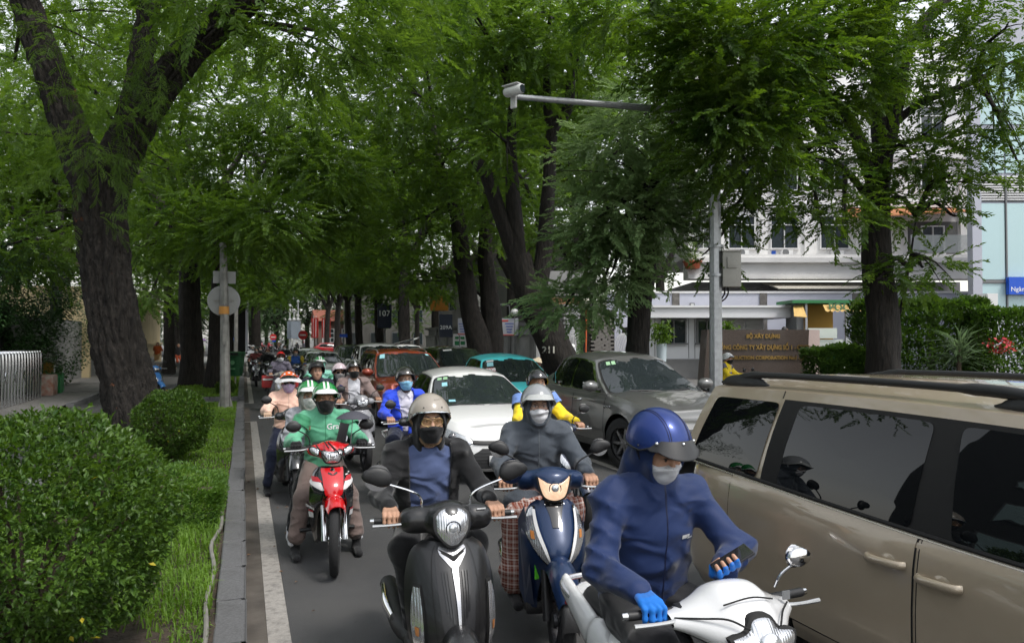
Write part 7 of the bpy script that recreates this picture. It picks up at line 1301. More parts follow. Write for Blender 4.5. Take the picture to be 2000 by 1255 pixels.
        me = jo.data; bv = BVHTree.FromPolygons([v.co for v in me.vertices], [tuple(p.vertices) for p in me.polygons])
        def on(x, z, off=.003):
            hit = bv.ray_cast(Vector((x, chest[1]-.26, z)), Vector((0, 1, 0)))[0]; return None if hit is None else Vector((hit.x, hit.y-off, hit.z))
        if S.get('zip') and lod < 2:
            pts = [on(S.get('zx', 0)+S.get('sway', 0)*k, hip[2]+.0+(neck[2]-hip[2]+.0)*k, -.001) for k in np.linspace(.05, 1.0, 24)]; pts = [p for p in pts if p]
            if len(pts) > 5: MB().tube(pts, .0035, 6).build('zip', S['zip'], jo)
        for (tx, x, dz, size, m_) in S.get('print', []):
            Vt, Ft = textdata(tx, size, 0, bold=.0012); W_ = [on(x+v.x, hip[2]+dz+v.y, .004) for v in Vt]
            if all(W_): MB().raw(W_, Ft).build('lettering', m_, jo, smooth=False)
        for (nm, x, dz, w, h_, m_) in S.get('patch', []):
            G = [[on(x+w*(i/5-.5), hip[2]+dz+h_*(j/5-.5), .004) for j in range(6)] for i in range(6)]
            if all(all(r_) for r_ in G): MB().grid(np.array([[tuple(p) for p in r_] for r_ in G])).build(nm, m_, jo)
        if S.get('cuff'):
            for s in (1, -1): MB().tube([wr[s]+(el[s]-wr[s])*.04, wr[s]+(el[s]-wr[s])*.2], [.054*sr, .057*sr], 14).build('cuff', S['cuff'], jo)
        for (c0, c1, r_, m_, s) in S.get('bands', []):
            a, b = (sh[s], el[s]); MB().tube([a+(b-a)*c0, a+(b-a)*c1], [(.079-.008*c0)*sr+r_, (.079-.008*c1)*sr+r_], 18, cap=False).build('sleeve_panel', m_, jo)
    if S.get('shirt'):
        fs = torso(-.012 if J else .004)+([] if J else arms(.004, 0)); f = blend(fs, .04)
        if fk: g0 = f; f = lambda P: g0(P)+fold(P, fk*.6, 1.0, 5); f.bb = g0.bb
        f2 = f; nk = neck.astype(np.float32)
        def cutn(P): return np.maximum(f2(P), -elp(nk+A_(0, -.05, .035), (.075, .08, .06))(P))
        cutn.bb = f.bb; so = link('shirt', sdf_mesh('shirt', cutn, hh), S['shirt'], t)
        if S.get('shirt_collar'):
            for s in (1, -1): MB().raw([neck+np.array([s*.01, -.085, -.045]), neck+np.array([s*.06, -.06, .02]), neck+np.array([s*.085, -.06, -.05]), neck+np.array([s*.045, -.1, -.09])], [(0,1,2,3) if s < 0 else (3,2,1,0)]).build('collar_wing', S['shirt_collar'], so, smooth=False)
    if S.get('hood'):
        ho = hf; k = .02
        def hd_(P):
            d = np.minimum(ho(P)-k, cap((0, .04, -.06), (0, .06, -.2), .075, .1)(P)); d = smin(d, elp((0, .05, -.1), (.1, .1, .12))(P), .03); o = elp((0, -.13, S.get('hoodz', -.015)), S.get('hoodr', (.074, .12, .098)))(P); return -smin(-d, o, .015)
        hd_.bb = (A_(-.14, -.15, -.26), A_(.14, .19, .16)); v, f = snet(hd_, hd_.bb[0], hd_.bb[1], [.0095, .014, .022][lod]); link('hood', npmesh('hood', xf(Mh, v), f), S['hood'], t)
    # legs
    Pn = S.get('trousers')
    if Pn:
        fl = S.get('flare', 1.0); fs = [elp(hip+np.array([0, .0, -.03]), (.165*fat, .13*fat, .11))]
        for s in (1, -1): fs += [cap(hj[s], kn[s], .098*sc*fat, .076*sc), cap(kn[s], kn[s]+(an[s]-kn[s])*S.get('leg', .93), .076*sc, .062*sc*fl)]
        if S.get('skirt'): fs += [cap((kn[1]+kn[-1])/2+np.array([0, .1, .0]), (an[1]+an[-1])/2+np.array([0, .06, .12]), .12, .13)]+[cap(kn[s], an[s]+np.array([0, .02, .03]), .088, .1) for s in (1, -1)]
        f = blend(fs, .05); g1 = f
        if fk: f = lambda P: g1(P)+fold(P, fk*(2.2 if S.get('skirt') else .9), .8, 3); f.bb = g1.bb
        link('skirt' if S.get('skirt') else 'trousers', sdf_mesh('trousers', f, hh*1.45), Pn, t)
    shm = S.get('shoes')
    if shm:
        for s in (1, -1): f = blend([cap(an[s]+np.array([0, .035, -.065]), an[s]+fd*.17+np.array([0, 0, -.08]), .04, .036, ((0, 0, 1), 1.25)), cap(an[s]+np.array([0, .02, .02]), an[s]+np.array([0, .02, -.06]), .045, .04)], .03); link('shoe', sdf_mesh('shoe', f, [.014, .022, .03][lod]), shm, t)
    # face
    if lod < 2:
        hs = 1
        for s in (1, -1):
            c = Mh @ Vector((s*.0315, -.0835, .0115)); e = MB().ell((0, 0, 0), (.0125, .009, .0085 if not S.get('shut') else .004), 12, 8); e.v = [tuple(c+Mh.to_3x3() @ Vector(v)) for v in e.v]; eo = e.build('eye', EYEW if not S.get('shut') else sk, t)
            i_ = MB().ell((0, 0, 0), (.0062, .004, .0065), 10, 6); ci = Mh @ Vector((s*.0315, -.0905, .0105)); i_.v = [tuple(ci+Mh.to_3x3() @ Vector(v)) for v in i_.v]; i_.build('iris', IRIS, eo)
            MB().tube([Mh @ Vector((s*.0165, -.0955, .0155)), Mh @ Vector((s*.032, -.0975, .0205)), Mh @ Vector((s*.0475, -.087, .0145))], [.001, .0018, .001], 6, smooth=8).build('lashes', HAIR, eo)
            MB().tube([Mh @ Vector((s*.014, -.0985, .034)), Mh @ Vector((s*.034, -.0975, .041)), Mh @ Vector((s*.053, -.082, .035))], [.0028, .0042, .0018], 6, smooth=10, flat=(.6, 1)).build('eyebrow', HAIR, t)
    mk = S.get('mask')
    if mk:
        top_ = S.get('masktop', .0)
        def mf(P):
            d = hf(P)-.0075; d = smin(d, elp((0, -.085, -.04), (.035, .033, .05))(P), .03); zt_ = top_-.012*np.clip(np.abs(P[:, 0])/.06, 0, 1.3); return np.maximum(np.maximum(d, P[:, 2]-zt_), np.maximum(-.118-P[:, 2], P[:, 1]+.0))
        mf.bb = (A_(-.1, -.15, -.14), A_(.1, .02, .04)); v, f = snet(mf, mf.bb[0], mf.bb[1], [.0068, .0105, .016][lod]); mo = link('mask', npmesh('mask', xf(Mh, v), f), mk, t)
        if lod == 0:
            for s in (1, -1): MB().tube([Mh @ Vector(q) for q in ((s*.072, -.01, -.012), (s*.082, .02, .01), (s*.085, .03, -.01), (s*.075, .005, -.06))], .0018, 6, smooth=10).build('ear_loop', mk, mo)
    if S.get('glasses'):
        gm_, lm = S['glasses']; go = None
        for s in (1, -1):
            a = np.arange(25)*2*math.pi/24; ring_ = [Mh @ Vector((s*.034+.029*math.cos(q)*(1+.1*math.sin(q)*0), -.105+.012*abs(math.cos(q))*(1 if s*math.cos(q) > 0 else .2), .008+.023*math.sin(q)-.004*(math.cos(q)*s < 0))) for q in a]
            o_ = MB().tube(ring_, .0018, 6, cap=False).build('glasses' if go is None else 'glasses_rim', gm_, t if go is None else go); go = go or o_
            MB().raw(ring_[:-1], [range(24)]).build('lens', lm, go, smooth=False); MB().tube([Mh @ Vector((s*.062, -.09, .014)), Mh @ Vector((s*.08, -.04, .012)), Mh @ Vector((s*.082, .02, .005))], .0016, 6).build('temple', gm_, go)
        MB().tube([Mh @ Vector((-.007, -.108, .02)), Mh @ Vector((0, -.112, .023)), Mh @ Vector((.007, -.108, .02))], .0016, 6).build('bridge', gm_, go); MB().tube([Mh @ Vector((-.02, -.108, .031)), Mh @ Vector((0, -.112, .032)), Mh @ Vector((.02, -.108, .031))], .0014, 6).build('bridge', gm_, go)
    if S.get('helmet'): helmet(t, Mh, None, big=lod == 0, **S['helmet'])
    if S.get('hair'):
        ln = S['hair']; f = blend([elp((0, .022, .04), (.084, .1, .095)), cap((0, .07, .0), (0, .075, -ln), .07, .06), cap((-.06, .03, .0), (-.065, .04, -ln), .03, .028), cap((.06, .03, .0), (.065, .04, -ln), .03, .028)], .03)
        g3 = lambda P: np.maximum(f(P), -elp((0, -.1, -.02), (.066, .09, .1))(P)); g3.bb = f.bb; v, q = snet(g3, f.bb[0]-.02, f.bb[1]+.02, .009 if lod == 0 else .014); link('hair', npmesh('hair', xf(Mh, v), q), HAIR, t)
    S['_'] = dict(t=t, Mh=Mh, wr=wr, el=el, sh=sh, hip=hip, neck=neck, an=an, kn=kn); return t
# ---------------- the queue of riders ----------------
navy = cloth('navy_jacket', C(22,41,82), .62, 7, .35); bmask = cloth('black_mask', (.012,.012,.013), .8, 40, .2); wmask = cloth('white_mask', (.62,.62,.64), .8, 30, .3); blmask = cloth('surgical_mask', C(130,185,215), .8, 30, .2)
blkc = cloth('black_cloth', (.012,.012,.013), .9); dkc = cloth('charcoal_cloth', (.02,.02,.023), .9); navyc = cloth('navy_cloth', (.012,.016,.035), .9); teec = cloth('blue_tee', C(72,84,118), .85); wtee = cloth('white_tee', (.6,.6,.64), .85); gold_z = M('brass_zip', (.35,.25,.1), .35, metal=.9)
blk_g = M('gloss_black_helmet', (.01,.01,.011), .12, coat=1); blk_s = M('satin_black_helmet', (.012,.012,.013), .35); chrome_d = M('smoked_chrome', (.09,.085,.08), .12, metal=.9, coat=1); wpk = M('white_peak', (.66,.66,.66), .25, coat=1); grn = M('green_helmet', C(20,125,55), .2, coat=1)
def phone_hand(c, s=-1):           # palm under a phone, four fingers round its far side, thumb on the near one
    c = np.array(c, float); a = np.array([.86, -.18, .47]); a /= np.linalg.norm(a); n = np.array([-.42, .35, .84]); n -= a*(n@a); n /= np.linalg.norm(n); b = np.cross(n, a); fs = []; tips = []
    if b[1] > 0: b = -b                # b points away from the body
    for i, o in enumerate((-.036, -.012, .012, .034)):
        k0 = c+a*o-b*.03-n*.022; k1 = c+a*o*1.1+b*.022-n*.018; k2 = c+a*o*1.1+b*.046+n*.0; k3 = c+a*o*1.05+b*.04+n*.02
        fs += [cap(c+a*o*.6-b*.06-n*.03, k0, .014, .0125), cap(k0, k1, .0115, .0105), cap(k1, k2, .0105, .0098)]; tips.append(cap(k2, k3, .0088, .0075))
    t0 = c-a*.05-b*.045-n*.015; t1 = c-a*.035-b*.045+n*.012; t2 = c-a*.0-b*.03+n*.02; fs += [cap(c-a*.03-b*.06-n*.028, t0, .015, .0125), cap(t0, t1, .012, .011)]; tips.append(cap(t1, t2, .0102, .0085))
    f, g = blend(fs, .008), blend(tips, .004); return snet(f, f.bb[0]-.01, f.bb[1]+.01, .005), snet(g, g.bb[0]-.01, g.bb[1]+.01, .004), c-b*.085-n*.03, (c+a*.035+n*.003, a, b, n)
# -- blue hooded rider with phone
H1 = R(1); L1 = (1.62, 2.58)
bike_white('scooter', 'white scooter with a chrome mirror under the blue-hooded rider', L1, H1)
hv, tv, wr1, ph = phone_hand((.05, -.16, 1.12))
S1_ = dict(s=1.04, fat=1.02, jacket=navy, hood=navy, zip=M('zip_navy', (.008,.012,.04), .4), trousers=dkc, shoes=blkc, mask=wmask, pitch=24, yaw=8, lean=.02, glove=cloth('bright_blue_glove', C(20,105,190), .7), skin_extra=[tv], hands={-1: np.array([-.285, -.195, 1.0]), 1: (np.array([.05, -.16, 1.12]), wr1, hv)}, fold=.019, seed=2.3, bend={1: (1, .2, -.45)}, hem=.0, shut=True, masktop=-.008, hoodz=.0, hoodr=(.085, .13, .112), h=.0115,
  helmet=dict(mat=M('metallic_blue_helmet', (.012,.034,.17), .36, metal=.4, coat=.25), peak=(M('peak_black', (.014,.014,.015), .4), .045, .75, 62), front=66, side=98, back=108, strap=blk_pl, rivets=True, ribs=True, scale=1.08), patch=[('logo_mark', .088, .292, .03, .016, white_pl), ('logo_mark', .112, .294, .016, .012, white_pl), ('logo_mark', .125, .283, .034, .006, white_pl)], up=.02)
person('rider in a blue hooded jacket looking down at a phone', S1_, L1, H1)
c, a, b, n = ph; m = Matrix(((a[0], b[0], n[0], c[0]), (a[1], b[1], n[1], c[1]), (a[2], b[2], n[2], c[2]), (0, 0, 0, 1))); M1 = Matrix.Translation((*L1, 0)) @ Matrix.Rotation(H1, 4, 'Z')
pt_ = thing('phone', 'dark phone held in the blue-gloved hand', 'phone', tuple((M1 @ m).to_translation()), 0); pt_.rotation_euler = (M1 @ m).to_euler()
MB().box((0, 0, .0), (.155, .074, .009), bev=.003).build('body', M('phone_case', (.03,.03,.033), .35), pt_); MB().box((0, 0, .0055), (.147, .066, .002)).build('screen', M('phone_screen', (.02,.02,.022), .05, spec=1), pt_, smooth=False); MB().box((.055, .018, -.006), (.03, .03, .004), bev=.001).build('camera_bump', M('phone_case'), pt_)
# -- black jacket, beige helmet
L2 = (1.03, 4.22)
bike_black('scooter', 'black scooter with a silver chevron under the rider in aviator glasses', L2, R(-3))
person('rider in a black zip jacket, beige helmet and aviator glasses', dict(s=1.02, fat=1.04, jacket=blkc, shirt=teec, hood=blkc, hoodz=-.1, hoodr=(.086, .14, .185), open=(.11, .125), collar=0, trousers=blkc, shoes=blkc, mask=bmask, masktop=-.012, fold=.011, skin=(.44,.25,.165), seed=4, glasses=(M('gold_wire', (.6,.42,.2), .25, metal=1), M('amber_lens_glass', (.3,.17,.07), .05, alpha=.45, spec=.8)),
  helmet=dict(mat=M('taupe_helmet', C(152,144,133), .3, coat=.4), trim=chrome_m, front=74, side=100, back=112, strap=M('brown_strap', (.11,.065,.03), .7), vent=True, scale=1.06)), L2, R(-3))
# -- grey hooded rider on the blue scooter
L3 = (1.93, 4.88); H3 = R(-12)
bike_blue('scooter', 'dark blue scooter with its headlight on and angular signal lamps', L3, H3)
plaid = M('rust_plaid', (.2,.05,.025), .9); nt = plaid.node_tree; b = nt.nodes['Principled BSDF']; tc = nt.nodes.new('ShaderNodeTexCoord'); prev = None
for ax, rot in (('X', (0, 0, 0)), ('Z', (0, 0, 0))):
    for sc_, thr in ((16, .82), (16*2.2, .93)):
        w = nt.nodes.new('ShaderNodeTexWave'); w.wave_type = 'BANDS'; w.bands_direction = ax; w.inputs['Scale'].default_value = sc_/2; w.inputs['Distortion'].default_value = 1.2; w.inputs['Detail Scale'].default_value = .6; nt.links.new(tc.outputs['Object'], w.inputs[0]); g = nt.nodes.new('ShaderNodeMath'); g.operation = 'GREATER_THAN'; g.inputs[1].default_value = thr; nt.links.new(w.outputs['Fac'], g.inputs[0])
        if prev is None: prev = g.outputs[0]
        else: a = nt.nodes.new('ShaderNodeMath'); a.operation = 'ADD'; a.use_clamp = False; nt.links.new(prev, a.inputs[0]); nt.links.new(g.outputs[0], a.inputs[1]); prev = a.outputs[0]
mr = nt.nodes.new('ShaderNodeMapRange'); mr.inputs[2].default_value = 2.5; nt.links.new(prev, mr.inputs[0]); mx = nt.nodes.new('ShaderNodeMix'); mx.data_type = 'RGBA'; mx.inputs[6].default_value = (.2,.05,.026,1); mx.inputs[7].default_value = (.6,.52,.48,1); nt.links.new(mr.outputs[0], mx.inputs[0]); nt.links.new(mx.outputs[2], b.inputs['Base Color'])
greyj = cloth('slate_grey_jacket', C(66,72,80), .7, 8, .35)
person('rider in a slate-grey hooded jacket and rust plaid skirt', dict(s=.98, fem=1, jacket=greyj, hood=greyj, zip=M('zip_grey', (.1,.11,.12), .4), trousers=plaid, skirt=True, shoes=blkc, mask=wmask, masktop=-.004, up=.03, fold=.012, seed=7, sleeve=1.12, hem=-.02, skirtcoat=True, feet={1: 'floor', -1: (-.2, -.05, .3)}, collar=.03, glasses=(M('black_frame', (.02,.015,.015), .3), M('clear_lens', (.5,.5,.5), .03, alpha=.12)),
  helmet=dict(mat=M('grey_helmet', (.24,.25,.26), .2, coat=1), peak=(M('pale_grey_peak', (.4,.41,.4), .3), .035, .55, 75), trim=M('pale_grey_peak'), front=70, side=104, back=112, strap=M('white_strap', (.6,.6,.6), .6), scale=1.04), print=[]), L3, H3)
# -- green jacket courier with passenger
L4 = (.72, 7.12); H4 = R(0)
bike_red('motorbike', 'red and black motorbike with a chrome spoked wheel under the courier', L4, H4)
gj = cloth('courier_green', C(96,168,134), .65, 8, .3); gdk = cloth('courier_dark_green', C(60,132,95), .65, 8, .3); gstr = dict(stripes=(wpk, (-.018, .018), .0085)); gh = dict(mat=grn, peak=(wpk, .045, .45, 78), trim=wpk, front=68, side=102, back=110, strap=blk_pl, scale=1.02, **gstr)
person('courier in a green jacket lettered in white on the red motorbike', dict(s=.97, jacket=gj, shirt=None, zip=gdk, trousers=cloth('taupe_trousers', C(112,97,92), .85), leg=.8, flare=1.35, shoes=blkc, feet='ground', mask=bmask, skin=(.3,.15,.085), glove=blkc, sleeve=1.12, fold=.012, seed=3, collar=.026, lean=.04, up=-.04, helmet=gh, print=[('Grab', .085, .345, .075, frame_w)], patch=[('flag_patch', -.155, .34, .04, .035, M('flag_red', (.5,.03,.03), .6))], bands=[(.05, .42, .004, gdk, -1), (.05, .42, .004, gdk, 1)]), L4, H4)
lap = lambda y: {s: (np.array([s*.16, y-.1, .9]), np.array([s*.17, y-.12, .92])) for s in (1, -1)}
ptm = M('patterned_mask', (.45,.45,.42), .8, col2=(.7,.7,.68), vs=60)
person('passenger in light grey behind the green-jacketed courier', dict(s=.93, back=.36, sway=-.09, hx=-.02, jacket=cloth('light_grey_hoodie', C(165,165,172), .85), hood=cloth('pale_scarf', C(160,158,150), .9), trousers=blkc, shoes=wmask, feet={1: (.3, .25, .2), -1: (-.3, .2, .2)}, mask=ptm, hands=lap(.55), up=-.02, helmet=gh), L4, H4, lod=1)
mt = thing('phone_umbrella', 'tiny dark umbrella shading a phone clamped to the red motorbike', 'umbrella', (L4[0]+.19, L4[1]-.3, 0), H4)
n = 16; P = np.array([[(.15*k*math.cos(a)*(1-.04*(j % 2)*(k > .9)), .15*k*math.sin(a)*.9, 1.315-.06*k*k) for k in np.linspace(0, 1, 6)] for j, a in enumerate(np.arange(n)*2*math.pi/n)]); MB().grid(P, cu=True).grid(P-np.array([0, 0, .003]), cu=True, flip=True).build('canopy', M('umbrella_grey', (.05,.05,.065), .7), mt)
MB().tube([(0, 0, 1.31), (-.02, .01, 1.03)], .004, 6).build('shaft', steel, mt); MB().box((-.09, .0, 1.13), (.08, .012, .17), bev=.004, ry=R(12)).build('phone', M('phone_case'), mt); MB().tube([(-.08, .01, 1.05), (-.05, .03, 1.0)], .012, 8).build('clamp', blk_pl, mt)
# -- peach jacket
L5 = (.56, 10.1); bike_any('motorbike', 'dark motorbike under the rider in peach', L5, R(2), (.012,.012,.014))
lil = M('lilac_mask', (.5,.45,.55), .8, col2=(.32,.16,.36), vs=35); peach = cloth('peach_jacket', C(238,196,176), .75, 8, .3)
pS = dict(s=.94, fem=1, jacket=peach, collar=.03, zip=M('zip_peach', (.5,.35,.28), .5), trousers=navyc, shoes=blkc, feet='ground', mask=lil, masktop=.004, glove=cloth('beige_glove', C(190,160,135), .85), sleeve=1.15, fold=.013, seed=9, hem=.02, glasses=(M('black_frame'), M('dark_lens', (.01,.01,.01), .05)), up=-.04,
  helmet=dict(mat=M('orange_helmet', C(225,95,30), .2, coat=1), spots=(wpk, ((-40, 45), (0, 35), (40, 45), (-15, 62), (22, 60))), peak=(blk_g, .03, .4, 70), front=62, side=84, back=90, scale=1.0))
person('rider in a peach jacket, spotted orange helmet and white sun-brim', pS, L5, R(2), lod=0)
Mh = pS['_']['Mh']; a = np.arange(40)*2*math.pi/40; P = np.array([[(.1*k1*math.cos(q), .01+.118*k1*math.sin(q), z+.012*math.sin(q*3)*(k1 > 1.3)) for k1, z in ((1.0, .078), (1.1, .072), (1.4, .06), (1.66, .035), (1.7, .028))] for q in a]); V = xf(Mh, P.reshape(-1, 3)).reshape(P.shape); MB().grid(V, cu=True).grid(V-np.array([0, 0, .004]), cu=True, flip=True).build('sun_brim', cloth('white_brim', (.6,.6,.6), .8), pS['_']['t'])
# -- mauve jacket and pink helmet
L6 = (1.66, 12.0); bike_any('scooter', 'silver and black scooter under the rider in a mauve jacket', L6, R(4), C(150,150,155), accent=M('gloss_black', (.008,.008,.009), .1, coat=1))
person('rider in an open mauve-brown jacket over a white T-shirt', dict(jacket=cloth('mauve_jacket', C(134,116,112), .75), shirt=wtee, open=(.08, .095), collar=.03, trousers=dkc, shoes=blkc, mask=bmask, sleeve=1.1, seed=5, helmet=dict(mat=chrome_d, front=72, side=112, back=118, trim=blk_pl, stripes=(silv, (0,), .012), scale=1.05)), L6, R(4), lod=1)
person('passenger in a pale pink helmet leaning out behind the mauve jacket', dict(s=.92, back=.36, sway=-.1, hx=-.06, jacket=dkc, trousers=dkc, shoes=blkc, mask=cloth('grey_mask', (.25,.24,.24), .9), glasses=(M('black_frame'), M('dark_lens')), hands=lap(.55), hair=.1, helmet=dict(mat=M('pink_helmet', (.62,.5,.54), .25, coat=1), front=74, side=108, back=116, scale=1.05)), L6, R(4), lod=1)
# -- royal blue jacket
L7 = (1.86, 8.95); bike_any('motorbike', 'black motorbike under the rider in a royal-blue jacket', L7, R(3), (.011,.011,.012))
person('rider in an open royal-blue jacket, glasses and surgical mask', dict(jacket=cloth('royal_blue_jacket', C(40,72,205), .7), shirt=cloth('white_polo', (.6,.58,.66), .8), shirt_collar=M('polo_collar', (.62,.6,.66), .8), open=(.03, .1), collar=0, trousers=navyc, shoes=blkc, feet={1: 'ground', -1: 'peg'}, mask=blmask, seed=6, fold=.008, glasses=(M('black_frame'), M('clear_lens')), helmet=dict(mat=chrome_d, front=70, side=106, back=114, strap=blk_pl, scale=1.04)), L7, R(3), lod=0)
# -- yellow and blue jacket behind the grey hood
yb = cloth('yellow_jacket', C(235,205,40), .7); bb = cloth('sky_blue_panel', C(110,140,200), .7)
L8 = (3.12, 7.75); bike_any('motorbike', 'dark motorbike under the rider in yellow and blue', L8, R(6), (.012,.02,.05))
person('rider in a yellow and blue jacket with a flag patch on the sleeve', dict(jacket=yb, zip=bb, trousers=dkc, shoes=blkc, mask=wmask, sleeve=1.12, seed=8, bands=[(-.1, .35, .005, bb, 1), (-.1, .35, .005, bb, -1)], patch=[('flag_patch', .2, .26, .05, .045, M('flag_red', (.5,.03,.03), .6))], helmet=dict(mat=blk_g, front=72, side=110, back=116, scale=1.05), yaw=-8), L8, R(6), lod=1)
# -- young man without a mask, teal sleeves, red helmet, and those behind
L9 = (1.05, 11.75); bike_any('motorbike', 'black motorbike under the maskless rider', L9, 0, (.013,.012,.012))
person('maskless rider in a black helmet and navy jacket', dict(jacket=navyc, trousers=dkc, shoes=blkc, fat=1.05, skin=(.45,.26,.18), seed=2, yaw=6, helmet=dict(mat=blk_s, front=68, side=112, back=118, strap=blk_pl, peak=(blk_s, .02, .3, 60), scale=1.06)), L9, 0, lod=1)
L10 = (1.4, 15.0); bike_any('motorbike', 'dark green motorbike under the rider with mint sleeves', L10, R(2), (.01,.03,.02))
person('rider with mint-green sleeves and a green and white helmet', dict(jacket=cloth('mint_jacket', C(150,215,195), .75), trousers=dkc, shoes=blkc, mask=blmask, seed=1, hood=cloth('mint_jacket'), bands=[(.3, .5, .004, gdk, 1), (.3, .5, .004, gdk, -1)], helmet=gh), L10, R(2), lod=1)
L11 = (.95, 21.2); bike_any('motorbike', 'small motorbike carrying red panniers', L11, R(2), (.3,.28,.25)); gp2 = cloth('grey_violet_jacket', C(98,94,108), .8)
person('rider in a grey-violet jacket and red helmet', dict(jacket=gp2, trousers=cloth('slate_trousers', (.06,.06,.07), .9), shoes=blkc, feet={1: 'peg', -1: 'ground'}, mask=wmask, glasses=(M('black_frame'), M('dark_lens')), seed=4, helmet=dict(mat=M('red_helmet', (.5,.015,.02), .2, coat=1), peak=(blk_g, .04, .4, 70), front=66, side=104, back=112)), L11, R(2), lod=1)
for s in (1, -1): q = thing('delivery_box', ['right', 'left'][s < 0]+' red delivery box slung behind the grey-violet rider', 'box', (L11[0]+s*.33, L11[1]+.7, .0)); MB().box((0, 0, .78), (.3, .4, .32), bev=.02).build('case', M('box_red', (.42,.03,.03), .5), q); MB().box((0, -.205, .85), (.26, .01, .05)).build('label', frame_w, q, smooth=False); MB().box((0, 0, .3), (.05, .3, .6)).build('bracket', blk_pl, q, smooth=False)
L12 = (1.72, 27.6); bike_any('motorbike', 'black and yellow motorbike of the rider in blue with yellow sleeves', L12, 0, (.014,.014,.012)); person('rider in a blue jacket with yellow sleeves', dict(jacket=cloth('denim_blue_jacket', C(48,84,150), .8), trousers=dkc, shoes=blkc, mask=cloth('grey_mask'), bands=[(-.1, 1.0, .006, cloth('mustard', C(170,150,50), .8), 1), (-.1, 1.0, .006, cloth('mustard'), -1)], zip=wpk, helmet=dict(mat=blk_g, front=68, side=114, back=118, scale=1.06)), L12, 0, lod=2)
L13 = (.85, 30.5); bike_any('scooter', 'black scooter with white angular lamps leading the riders near the kerb', L13, R(-3), (.01,.01,.012)); person('rider all in black on the black scooter near the kerb', dict(jacket=blkc, trousers=blkc, shoes=blkc, mask=cloth('grey_mask'), helmet=dict(mat=M('maroon_helmet', (.14,.02,.03), .3, coat=1), front=70, side=108, back=114)), L13, R(-3), lod=2)
far = [(.5, 33.5, 'rider in dark red close behind the black scooter', cloth('dark_red_cloth', (.12,.03,.03), .9), blk_g), (.75, 38, 'rider in black behind the dark red one', blkc, blk_s), (.45, 42, 'rider in a white-fronted jacket near the kerb', wtee, wpk), (1.0, 45, 'rider in grey approaching the crossing line', gp2, M('red_helmet')), (2.1, 43, 'rider in black with a white mask in mid-lane', blkc, blk_g)]
for i, (x, y, lab, jm, hm) in enumerate(far):
    bike_any('motorbike', lab.replace('rider', 'motorbike of the rider'), (x, y), 0, (.02,.02,.022) if i % 2 else (.05,.05,.06)); person(lab, dict(jacket=jm, trousers=dkc, shoes=blkc, mask=wmask if i > 2 else cloth('grey_mask'), helmet=dict(mat=hm, front=70, side=108, back=114)), (x, y), 0, lod=2)
# riders crossing far away, parked machines
cross = [(530, 98, 80), (576, 96, -85), (588, 95, -95), (478, 92, 70), (487, 97, 85), (498, 100, 75), (508, 103, 95), (545, 108, 170), (470, 90, 60), (516, 95, 88)]
pb = None; cols = [('red', M('red_shirt', (.45,.04,.05), .8)), ('dark', dkc), ('grey', gp2), ('pale blue', bb), ('white', wtee), ('black', blkc), ('navy', navyc), ('brown', cloth('brown_cloth', (.1,.06,.04), .9)), ('teal', cloth('teal_cloth', (.03,.16,.16), .9)), ('pink', cloth('pink_cloth', (.5,.2,.25), .9))]
pos = ['far left', 'left', 'centre', 'right']
for i, (px, d, a) in enumerate(cross):
    x, y = pxd(px, d); cn, cm = cols[i]
    if pb is None: pb = bike_any('motorbike', 'motorbike of the far rider in red at the crossing', (x, y), R(a), (.05,.05,.055), group='far traffic at the crossing')
    else: b_ = clone(pb); b_.location = (x, y, 0); b_.rotation_euler = (0, 0, R(a)); b_['label'] = f'motorbike of the far rider in {cn} at the crossing'
    person(f'far rider in {cn} crossing the junction', dict(jacket=cm, trousers=dkc, shoes=blkc, helmet=dict(mat=[blk_g, wpk, M('red_helmet')][i % 3], front=70, side=106, back=112)), (x, y), R(a), 'far riders at the crossing', lod=2)
x, y = pxd(296, 24.5); bk = bike_any('scooter', 'blue and white scooter parked behind the smaller round shrub', (x, y), R(30), C(70,130,200), group='parked motorbikes', accent=wpk)
x, y = pxd(1625, 26); bk2 = bike_any('motorbike', 'white and orange motorbike parked by the kiosk', (x, y), R(60), (.55,.55,.55), group='parked motorbikes', accent=M('orange_panel', (.5,.2,.02), .6)); bk2.location.z = .145
# white-helmeted rider beyond the minivan
x, y = pxd(1441, 18.5); bike_any('motorbike', 'motorbike of the rider in yellow beside the stone sign', (x, y), R(35), (.02,.02,.022)); person('rider in yellow and blue with a white helmet in front of the stone sign', dict(jacket=yb, trousers=dkc, shoes=blkc, mask=bmask, seed=3, zip=bb, bands=[(-.2, .3, .006, gp2, 1), (-.2, .3, .006, gp2, -1)], patch=[('blue_panel', 0, .2, .16, .2, M('panel_royal', C(50,90,190), .7))], helmet=dict(mat=wpk, front=72, side=106, back=112, peak=(blk_g, .04, .4, 70))), (x, y), R(35), lod=1)
